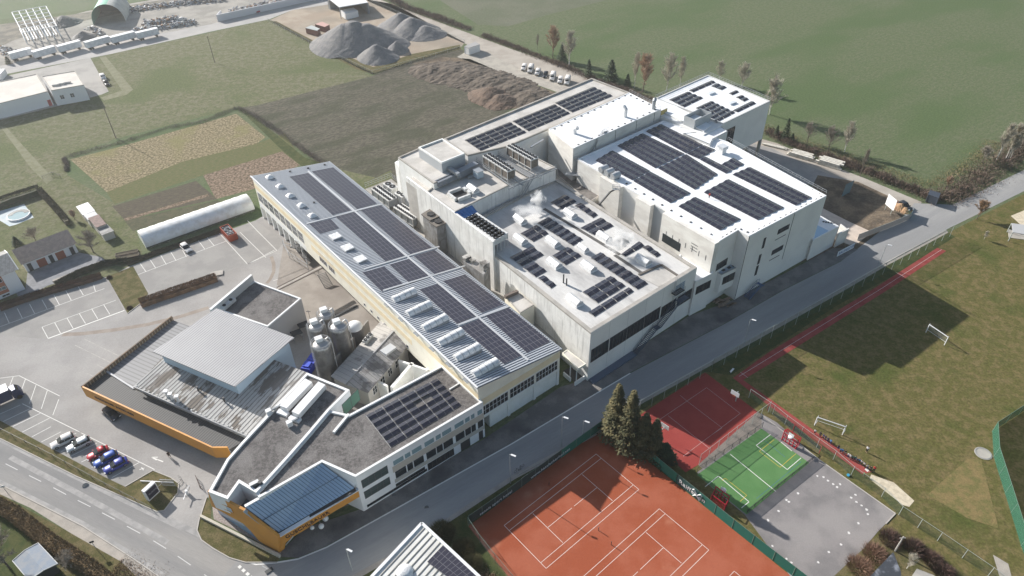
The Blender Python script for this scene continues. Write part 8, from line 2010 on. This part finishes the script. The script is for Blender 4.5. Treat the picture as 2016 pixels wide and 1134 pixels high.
band(fb,P(-60,214,zf2),P(94,179.5,zf2),P(20,170,3),0,0.01,0,.01,DARK)if False else band(fb,P(0,203,zf2),P(94,179.5,zf2),P(20,170,3),(P(94,179.5,zf2)-P(0,203,zf2)).length-1.6,(P(94,179.5,zf2)-P(0,203,zf2)).length-.4,0,2.4,mat("door_red",(0.40,0.06,0.06),rough=.6),o=.05,name="door")
for k in range(3):
 p=P(*t(1,440+k*45,672-k*10),zf);mb=MB();mb.tube(p-Vector((1.2,.3,.0)),p+Vector((1.2,.3,.1)),.5,n=10);mb.box((p.x,p.y,p.z-.3),(1.6,1.0,.5),.2);tag(mb.build("roof_ventilator",mat("vent_tan",(0.50,0.47,0.43),rough=.5)),"round tan ventilator on the flat white building, %s of three"%ordn[k],"ventilator","ventilators on the flat white building")
mb=MB();p=P(3,153);mb.box((p.x,p.y,0),(3,6,2.6),.2);tag(mb.build("storage_box",WHITEM),"white box container behind the flat white building","container")
# ================================================================ INDUSTRIAL ESTATE (upper left)
th_=thing("green_tent_hall","rounded green and pale fabric tent hall open at the front","tent hall",tuple(P(205,40)))
f0,f1=P(*t(1,735,195)),P(*t(1,990,170));dfr=(f1-f0);wth=dfr.length;dfr.normalize();nbk=Vector((-dfr.y,dfr.x,0));nbk=nbk if nbk.y>0 else-nbk;bk=P(*t(1,672,150))-f0;LB_=abs(bk.dot(nbk))+10
hgt_t=9.0
mb=MB();n=16
for j in range(9):
 for i in range(n+1):
  an=math.pi*i/n;y=wth/2-wth/2*math.cos(an);p=f0+dfr*y+nbk*(LB_*j/8);mb.v.append(Vector((p.x,p.y,hgt_t*math.sin(an)**.8)))
for j in range(8):
 for i in range(n):mb.f.append((j*(n+1)+i,j*(n+1)+i+1,(j+1)*(n+1)+i+1,(j+1)*(n+1)+i));mb.m.append(0 if i<9 else 1)
mb.build("fabric_cover",[mat("tent_green",(0.16,0.42,0.30),rough=.7),mat("tent_pale",(0.50,0.50,0.46),c2=(0.42,0.42,0.39),scale=.3,rough=.8)],th_,smooth=True)
mb=MB();mb.poly([Vector((v.x,v.y,v.z))+nbk*(LB_-.1)for v in[f0+dfr*(wth/2-wth/2*math.cos(math.pi*i/n))+Vector((0,0,hgt_t*math.sin(math.pi*i/n)**.8))for i in range(n+1)]]);mb.build("back_wall",DARK,th_)
# steel skeleton hall
sk_=thing("steel_frame_hall","white steel skeleton of an unfinished hall on the industrial yard","steel frame",tuple(P(80,70)))
zz=5.0;s0_,s1_,s2_,s3_=P(*t(1,215,345)),P(*t(1,480,290)),P(*t(1,395,130)),P(*t(1,130,180));s0_,s1_,s2_,s3_=[Vector((v.x,v.y,0))for v in(s0_,s1_,s2_,s3_)]
FW=mat("frame_white_steel",(0.70,0.71,0.72),rough=.5)
for u in range(6):
 a=s0_.lerp(s1_,u/5);b=s3_.lerp(s2_,u/5)
 for v in(a,b):mb=MB();mb.bar(v,v+Vector((0,0,zz)),.35);mb.build("column",FW,sk_)
 mb=MB();mb.bar(a+Vector((0,0,zz)),b+Vector((0,0,zz)),.35,.4);mb.build("roof_beam",FW,sk_)
for v_ in range(7):
 mb=MB();mb.bar(s0_.lerp(s3_,v_/6)+Vector((0,0,zz+.2)),s1_.lerp(s2_,v_/6)+Vector((0,0,zz+.2)),.25);mb.build("purlin",FW,sk_)
mb=MB()
for u in range(13):mb.bar(s0_.lerp(s1_,u/12)+(s3_-s0_)*.1+Vector((0,0,.4)),s0_.lerp(s1_,u/12)+(s3_-s0_)*.65+Vector((0,0,.4)),.5,.2)
mb.build("floor_grid",FW,sk_)
# flatbed trailers along the estate road
def trailer(label,a,b,h=2.9):
 A,B=P(*a),P(*b);d=B-A;r=thing("box_trailer",label,"trailer",tuple((A+B)/2),math.atan2(d.y,d.x),"white trailers along the estate road");L_=d.length
 mb=MB();mb.box((0,0,1.1),(L_,2.5,h-1.1));part0(mb,"body",mat("trailer_pale",(0.64,0.66,0.68),c2=(0.52,0.54,0.57),scale=.8,rough=.5),r)
 mb=MB();mb.box((0,0,h),(L_*1.01,2.6,.14));part0(mb,"roof",WHITEM,r)
 mb=MB();mb.box((0,0,.8),(L_*.96,1.2,.3));part0(mb,"chassis",DARK,r)
 for x in(-L_*.38,-L_*.28,L_*.36):
  for s in(-1,1):mb=MB();mb.tube((x,s*.85,.48),(x,s*1.2,.48),.48,n=10);part0(mb,"wheel",TYRE,r)
 return r
TRL=[((24,121),(66,110),"leftmost of six"),((70,118),(112,106),"second of six"),((118,107),(162,95),"third of six"),((172,99),(218,86),"fourth of six, below the green tent hall"),((222,89),(268,77),"fifth of six"),((272,80),(314,70),"rightmost of six")]
for a,b,lab in TRL:trailer("white box trailer on the estate road, "+lab,a,b,3.6)
# scrap and goods: countable small clutter as individual crates / bales
random.seed(31)
SCM=[mat("scrap_a",(0.50,0.50,0.50),rough=.6),mat("scrap_b",(0.14,0.14,0.15),rough=.7),mat("scrap_c",(0.30,0.31,0.34),rough=.6),mat("scrap_d",(0.36,0.22,0.14),rough=.8),mat("scrap_e",(0.62,0.62,0.60),rough=.6)]
def pile(label,poly_px,n,hmax,cat="scrap pile",seed=1):
 random.seed(seed);mb=MB();(xa,ya),(xb,yb),wd=poly_px;A,B=P(xa,ya),P(xb,yb);d=(B-A);L_=d.length;d.normalize();nn=Vector((-d.y,d.x,0))
 for k in range(n):
  u=random.random();g=max(-1,min(1,random.gauss(0,.4)));p=A+d*u*L_+nn*g*wd/2;z=hmax*(1-abs(g))*random.uniform(0,.8)
  mb.cm=random.choice((0,1,1,2,2,2,3,4));s=random.uniform(.4,1.7);c=Vector((p.x,p.y,z));a=Vector((random.uniform(-1,1),random.uniform(-1,1),random.uniform(-.5,.5))).normalized()*s;mb.bar(c,c+a,random.uniform(.2,.9),random.uniform(.15,.7))
 mb.cm=0;o=mb.build("scrap_heap",SCM);return tag(o,label,cat,"scrap heaps on the industrial yard","stuff")
pile("large grey scrap heap in the middle of the yard",((285,52),(352,42),14),700,3.5,seed=1);pile("scrap row above the trailers",((262,63),(385,46),7),420,2.2,seed=2);pile("scrap row at the upper rim of the yard",((250,22),(390,4),10),420,2.4,seed=3);pile("pale goods stacks behind the tent hall",((245,25),(290,14),8),160,2,seed=4);pile("stones and boxes beside the tent hall",((180,55),(200,72),5),110,1.6,seed=5);pile("clutter at the left edge of the yard",((-5,95),(35,112),8),140,2,seed=6);pile("brown bales at the top rim",((375,6),(440,0),9),200,3,seed=7);pile("goods behind the long wall",((455,25),(560,2),8),260,2.4,seed=8)
lw2=thing("long_boundary_wall","long white boundary wall along the estate road","wall",tuple(P(430,35)));mb=MB();mb.bar(P(428,36,1.6),P(645,-12,1.6),.5,3.2);mb.build("wall_body",mat("wall_whitewash",(0.58,0.58,0.60),rough=.9),lw2);mb=MB();mb.bar(P(428,36,1.6),P(436,27,1.6),.5,3.2);mb.build("wall_return",mat("wall_whitewash",(0.58,0.58,0.60)),lw2)
# white shed by the gravel yard
ws=thing("open_shed","white flat-roofed open shed with a white container in front","shed",tuple(P(690,25)));q=[P(*t(2,*v),5.5)for v in((655,55),(880,18),(800,-60),(560,-20))]
mb=MB();mb.prism([v[:2]for v in q],5.2,5.5);mb.build("roof",WHITEM,ws)
for v in q:mb=MB();mb.bar(Vector((v.x,v.y,0)),Vector((v.x,v.y,5.2)),.3);mb.build("column",STEEL,ws)
mb=MB();mb.prism([v[:2]for v in(q[3].lerp(q[2],.0),q[2],q[2]+(q[1]-q[2])*.1,q[3]+(q[0]-q[3])*.1)],0,5.2);mb.prism([v[:2]for v in(q[1],q[2],q[2].lerp(q[3],.05),q[1].lerp(q[0],.05))],0,5.2);mb.build("wall",mat("shed_dark_wall",(0.20,0.21,0.22),rough=.8),ws)
def container(label,q,z_,Mw,Mr,cat="container",grp=None,ridges=True):
 pts=[P(*v,z_)for v in q];c=sum(pts,Vector())/4;r=thing("storage_container",label,cat,(c.x,c.y,0),0,grp)
 mb=MB();mb.prism([v[:2]for v in pts],.15,z_-.05);mb.build("body",Mw,r);mb=MB();mb.prism(inset([v[:2]for v in pts],-.05),z_-.05,z_+.08);mb.build("roof",Mr,r)
 mb=MB()
 for i in range(4):
  a,b=pts[i],pts[(i+1)%4];mb.bar(Vector((a.x,a.y,.1)),Vector((a.x,a.y,z_)),.16)
 mb.build("corner_post",Mw,r);return r
container("white container in front of the open shed",[t(2,*v)for v in((705,110),(800,85),(765,60),(665,82))],3.0,WHITEM,mat("cont_roof",(0.55,0.55,0.54),rough=.7))
BRW=mat("container_brown",(0.20,0.09,0.07),rough=.7)
container("brown container with a grey roof in the tan yard",[t(2,*v)for v in((390,220),(480,250-8),(500,225),(435,200))],2.7,BRW,mat("cont_grey",(0.40,0.42,0.41),rough=.7),grp="brown containers in the yard")
container("brown container with a pinkish roof in the tan yard",[t(2,*v)for v in((465,190),(540,212),(575,195),(520,172))],2.7,BRW,mat("cont_pink",(0.50,0.30,0.26),rough=.7),grp="brown containers in the yard")
container("white box cabin beside the back road",[t(2,*v)for v in((1637,365),(1672,378),(1758,350),(1725,328))],3.2,WHITEM,mat("cabin_roof",(0.34,0.33,0.32),rough=.8),"cabin")
container("dark container trailer with a white end at the road junction",[t(8,*v)for v in((1275,362),(1262,395),(1340,425),(1355,385))],2.6,mat("cont_dark",(0.05,0.06,0.08),rough=.5),mat("cont_dark",(0.05,0.06,0.08)),"container")
# timber stacks
def timber(label,a,b,wd,h,seed):
 random.seed(seed);A,B=P(*a),P(*b);d=B-A;L_=d.length;r=thing("timber_stack",label,"timber stack",tuple((A+B)/2),math.atan2(d.y,d.x),"white timber stacks on the back road");TM=mat("timber_wrapped",(0.70,0.66,0.58),c2=(0.58,0.53,0.45),scale=1,rough=.8)
 for k in range(4):
  mb=MB();y=-wd/2+wd*(k+.5)/4
  for j in range(3):mb.box((random.uniform(-.6,.6),y,.15+j*h/3),(L_*random.uniform(.75,1),wd/4*.8,h/3*.8),random.uniform(-.02,.02))
  part0(mb,"board_pack",TM,r)
 mb=MB()
 for k in range(4):mb.box((-L_*.4+k*L_*.26,0,0),(.15,wd,.15))
 part0(mb,"bearer",BARK,r)
timber("stack of pale wrapped timber, longer one on the left",t(8,165,70),t(8,360,125),3.5,1.2,1);timber("stack of pale wrapped timber, taller one on the right",t(8,390,135),t(8,575,190),3.8,1.7,2);timber("low bundle of poles left of the timber stacks",t(8,-40,0),t(8,150,45),1.4,.4,3)
# construction corner
bs=thing("site_billboard","large white tilted site billboard on posts at the building site","billboard",tuple(P(1755,410)));ab=crop(1720,340,8.1)
b0_,b1_=P(*ab(245,700)),P(*ab(330,690));a=P(*ab(190,480),2.0);b=P(*ab(320,590),2.0);a.z=b.z=1.6
mb=MB();mb.quad(a,b,b+Vector((0,0,3.4)),a+Vector((0,0,3.4)));mb.quad(*[v+Vector((.06,.06,0))for v in(b,a,a+Vector((0,0,3.4)),b+Vector((0,0,3.4)))]);mb.build("board",mat("billboard_white",(0.82,0.82,0.80),rough=.5),bs)
mb=MB();
for v in(a.lerp(b,.15),a.lerp(b,.85)):mb.bar(Vector((v.x+.1,v.y+.1,0)),Vector((v.x+.1,v.y+.1,4.8)),.12)
mb.build("post",FPALE,bs)
fence("site fence with torn pinkish and green banners along the street",[t(8,700,755),t(8,960,655),t(8,1110,590)],2.0,netmat("banner_pink",(0.44,0.38,0.35),.85),FPALE,3.4)
fence("turquoise end panel of the site fence at the junction",[t(8,1110,590),t(8,1132,545)],2.2,netmat("banner_cyan",(0.08,0.36,0.38),.9),FPALE,3)
bn=thing("construction_banner","white banner with dark lettering on the site fence beside the annex","banner",tuple(P(1650,505)));A,B=P(*t(8,540,885)),P(*t(8,672,815))
mb=MB();mb.quad(A,B,B+Vector((0,0,1.7)),A+Vector((0,0,1.7)));mb.quad(*[v+Vector((-.05,.05,0))for v in(B,A,A+Vector((0,0,1.7)),B+Vector((0,0,1.7)))]);mb.build("banner_sheet",mat("banner_white",(0.74,0.77,0.82),rough=.7),bn)
lettering("BAUMEISTER",A,B,.5,.45,1.15,mat("banner_blue",(0.12,0.18,0.36),rough=.7),bn,Vector((1,-1,0)),.03)
rs=thing("climbing_panel","tall leaning dark glass panel on the building site","panel",tuple(P(1665,380)));mb=MB();a,b=P(*t(8,575,415)),P(*t(8,640,380));mb.quad(a,b,b+Vector((.6,.6,4)),a+Vector((.6,.6,4)));mb.quad(*[v+Vector((.06,.06,0))for v in(b,a,a+Vector((.6,.6,4)),b+Vector((.6,.6,4)))]);mb.build("panel_sheet",GLASSB,rs)
pl2=thing("pallet_stack","stack of brown pallets and planks at the foot of the link building","pallet stack",tuple(P(1425,597)));random.seed(8);mb=MB()
c=P(1424,598)
for k in range(16):mb.box((c.x+random.uniform(-2,2),c.y+random.uniform(-1.2,1.2),.05+.12*(k%6)),(random.uniform(1.2,3.2),random.uniform(.3,1.2),.1),.6+random.uniform(-.2,.2))
mb.build("pallet",mat("pallet_wood",(0.30,0.22,0.16),c2=(0.2,.15,.11),scale=1.5,rough=.9),pl2)
# boom lift beside the concrete wall
bo=thing("boom_lift","dark boom lift with a basket at the concrete wall of the tall hall","boom lift",tuple(P(1182,402)))
pb0,pb1,pb2_=P(1181,401,14.6),P(1201,378,17),P(1213,372,18.4);mb=MB();mb.bar(Vector((pb0.x,pb0.y,.5))+Vector((-.5,-.5,0)),pb0,.4,.5);mb.bar(pb0,pb1,.35,.45);mb.bar(pb1,pb2_,.3,.35);mb.build("boom_arm",DARK,bo)
mb=MB();
for h_ in(0,.55,1.1):
 for(x0,y0),(x1,y1)in(((-.9,-.5),(.9,-.5)),((.9,-.5),(.9,.5)),((.9,.5),(-.9,.5)),((-.9,.5),(-.9,-.5))):mb.bar(pb2_+Vector((x0,y0,h_)),pb2_+Vector((x1,y1,h_)),.06)
for x0,y0 in((-.9,-.5),(.9,-.5),(.9,.5),(-.9,.5)):mb.bar(pb2_+Vector((x0,y0,0)),pb2_+Vector((x0,y0,1.1)),.06)
mb.quad(*[pb2_+Vector((x,y,.02))for x,y in((-.9,-.5),(.9,-.5),(.9,.5),(-.9,.5))]);mb.build("basket",STEEL,bo)
mb=MB();mb.box((pb0.x-.5,pb0.y-.5,0),(2.2,4,1.4),.6);mb.build("chassis",mat("lift_orange",(0.5,.2,.04)),bo)
person((1210,371),'grey','navy','stand',"worker in dark clothes standing in the boom lift basket",None,2.0,18.45,1.75)if False else None
# steel escape platform beside the tall hall
stair("platform_stair","grey steel stair and landing between plant block and tall hall",[tuple(P(1150,347,14.4)),tuple(P(1136,316,18.6)),tuple(P(1130,314,18.6))],1.5,(.85,-.5,0),M=STEEL)
stair("platform_stair","upper grey steel walkway crossing the dark gap",[tuple(P(1112,345,14.4)),tuple(P(1150,347,14.4))],1.6,(.3,.9,0),M=STEEL)
stair("deck_stair","grey steel stair down from the chiller deck to the wing roof",[tuple(P(1023,390,14.2)),tuple(P(1045,352,18.2)),tuple(P(1052,348,18.2))],1.0,(.8,.5,0),M=STEEL)
ck=thing("chiller_deck","grey steel deck rails and pipes round the two long roof chillers","steel deck",tuple(P(1010,350,ZC)))
mb=MB()
for a,b in(((938,318),(1012,370)),((1000,372),(1096,332)),((970,300),(1066,352)),((948,310),(1030,365))):
 A,B=P(*a,ZC+.5),P(*b,ZC+.5);mb.bar(A,B,.22,.3)
 for h_ in(.7,1.2):mb.bar(A+Vector((0,0,h_)),B+Vector((0,0,h_)),.06)
 for k in range(9):p=A.lerp(B,k/8);mb.bar(p,p+Vector((0,0,1.2)),.06)
mb.build("railing",STEEL,ck);mb=MB()
for o in(0,.8,1.5):mb.bar(P(965+o*3,305-o*2,ZC+.4),P(1045+o*3,350-o*2,ZC+.4),.3)
mb.bar(P(1045,290,ZC+1.5),P(1070,275,ZC+2.2),.4);mb.build("pipe",mat("pipe_silver",(0.45,0.46,0.47),rough=.35,metal=.5),ck)
dg2=thing("gap_building","low dark-roofed link in the shaded gap below the white raised roof","link building",tuple(P(1090,320)));bld(dg2,[P(1098,345,12),P(1160,398,12),P(1180,385,12),P(1125,322,12),P(1095,320,12)],12,W_CONC,mat("roof_gap",(0.20,0.18,0.165),c2=(0.13,0.12,0.11),scale=.5,rough=.9),par=.2,pw=.25,parM=CONC)
# grey shed, lower left garden
gs=thing("garden_shed","garden shed with a blue-grey sheet roof in the lower left garden","shed",tuple(P(70,1110)));zs2=2.9
cq_=crop(0,960,6.515);R_SH=mat("shed_roof_blue",(0.21,0.25,0.31),c2=(0.26,0.28,0.31),scale=.8,rough=.55,fine=.05)
q=[P(*cq_(*v),zz_)for v,zz_ in(((160,940),2.6),((320,800),3.3),((490,710),2.6),((740,975),2.6),((560,1060),3.3),((370,1190),2.6))]
mb=MB();mb.quad(q[0],q[5],q[4],q[1]);mb.quad(q[1],q[4],q[3],q[2]);mb.build("roof",R_SH,gs)
mb=MB()
for a,b in((0,1),(1,2),(2,3),(3,4),(4,5),(5,0)):mb.bar(q[a],q[b],.12,.14)
mb.build("verge_trim",mat("trim_grey",(0.42,0.43,0.43),rough=.6),gs)
mb=MB();mb.prism(inset([v[:2]for v in(q[0],q[2],q[3],q[5])],.35),0,2.5);mb.build("wall",DARK,gs)
lf_=brush("dry_leaves",[(225,1118),(270,1134),(300,1160)],mat("leaf_litter",(0.34,0.24,0.15),c2=(0.24,0.17,0.11),scale=1.5,rough=1),3000,.5,3.5,60,bl=.09)
lf2=brush("dry_leaves",[(930,1128),(960,1136),(975,1150)],mat("leaf_litter",(0.34,0.24,0.15)),2000,.5,1.6,61,bl=.08)
# compost beds by the tunnel
for i,(X,Y)in enumerate(((1000,862),(1010,890))):
 r=thing("garden_bed","low wooden garden bed below the tunnel greenhouse, %s"%("upper" if i==0 else "lower"),"garden bed",tuple(P(*t(5,X,Y))),.35,"garden beds");mb=MB();mb.box((0,0,0),(5.5,1.3,.4));part0(mb,"soil",G_SOIL,r)
 mb=MB()
 for s in(-1,1):mb.box((0,s*.7,0),(5.7,.12,.5));mb.box((s*2.8,0,0),(.12,1.4,.5))
 part0(mb,"board_edge",BARK,r)
mb=MB();p=P(*t(5,1705,1020));mb.box((p.x,p.y,.05),(3.2,2.0,.25),.3);tag(mb.build("hedge_end_slab",CONC),"pale stone slab with a tap at the end of the brown hedge","slab")
# steam plumes
def steam(label,x,y,z,sz,dens,seed):
 c=P(x,y,z);M_=bpy.data.materials.new("steam_vapour");M_.use_nodes=True;t_=M_.node_tree;t_.nodes.remove(t_.nodes["Principled BSDF"]);v=t_.nodes.new("ShaderNodeVolumePrincipled");v.inputs["Color"].default_value=(1,1,1,1);v.inputs["Anisotropy"].default_value=.1
 tc=t_.nodes.new("ShaderNodeTexCoord");nz=t_.nodes.new("ShaderNodeTexNoise");nz.noise_dimensions='4D';nz.inputs["W"].default_value=seed;nz.inputs["Scale"].default_value=1.9;nz.inputs["Detail"].default_value=5;t_.links.new(tc.outputs["Object"],nz.inputs["Vector"])
 ln=t_.nodes.new("ShaderNodeVectorMath");ln.operation='LENGTH';t_.links.new(tc.outputs["Object"],ln.inputs[0])
 a=t_.nodes.new("ShaderNodeMath");a.operation='MULTIPLY_ADD';a.inputs[1].default_value=-1.0;a.inputs[2].default_value=.42;t_.links.new(ln.outputs["Value"],a.inputs[0])
 b=t_.nodes.new("ShaderNodeMath");b.operation='MULTIPLY_ADD';b.inputs[1].default_value=2.2;b.inputs[2].default_value=-.95;t_.links.new(nz.outputs[0],b.inputs[0])
 s_=t_.nodes.new("ShaderNodeMath");s_.operation='ADD';t_.links.new(a.outputs[0],s_.inputs[0]);t_.links.new(b.outputs[0],s_.inputs[1])
 mr=t_.nodes.new("ShaderNodeMapRange");mr.inputs[1].default_value=0;mr.inputs[2].default_value=.35;mr.inputs[4].default_value=dens;t_.links.new(s_.outputs[0],mr.inputs[0]);t_.links.new(mr.outputs[0],v.inputs["Density"]);t_.links.new(v.outputs[0],t_.nodes["Material Output"].inputs["Volume"])
 bm=bmesh.new();bmesh.ops.create_icosphere(bm,subdivisions=3,radius=1.0);me=bpy.data.meshes.new("steam");bm.to_mesh(me);bm.free();me.materials.append(M_)
 o=bpy.data.objects.new("steam",me);COL.objects.link(o);o.location=c;o.scale=sz;tag(o,label,None,"steam plumes","stuff");return o
steam("dense white steam puff over the wing roof",1058,392,ZW+3.6,(2.6,2.6,3.8),7.0,1.0)
steam("thin spreading steam",1040,416,ZW+2.2,(5.5,4.5,2.1),.9,2.0)
steam("dense white steam cloud over the wing roof",1224,470,ZW+3.2,(4.4,3.6,3.1),7.0,3.0)
steam("thin trailing steam",1210,486,ZW+2.0,(4.0,3.5,1.9),.9,4.0)
# ================================================================ HAZE
hb=MB();hb.prism([(-1600,-300),(1600,-300),(1600,1900),(-1600,1900)],-1.5,116)
HM=bpy.data.materials.new("haze_air");HM.use_nodes=True
hn=HM.node_tree;hn.nodes.remove(hn.nodes["Principled BSDF"])
pv=hn.nodes.new("ShaderNodeVolumePrincipled");pv.inputs["Color"].default_value=(.95,.97,1,1);pv.inputs["Density"].default_value=.00018;pv.inputs["Anisotropy"].default_value=.6
hn.links.new(pv.outputs[0],hn.nodes["Material Output"].inputs["Volume"])
tag(hb.build("haze",HM),kind="stuff")
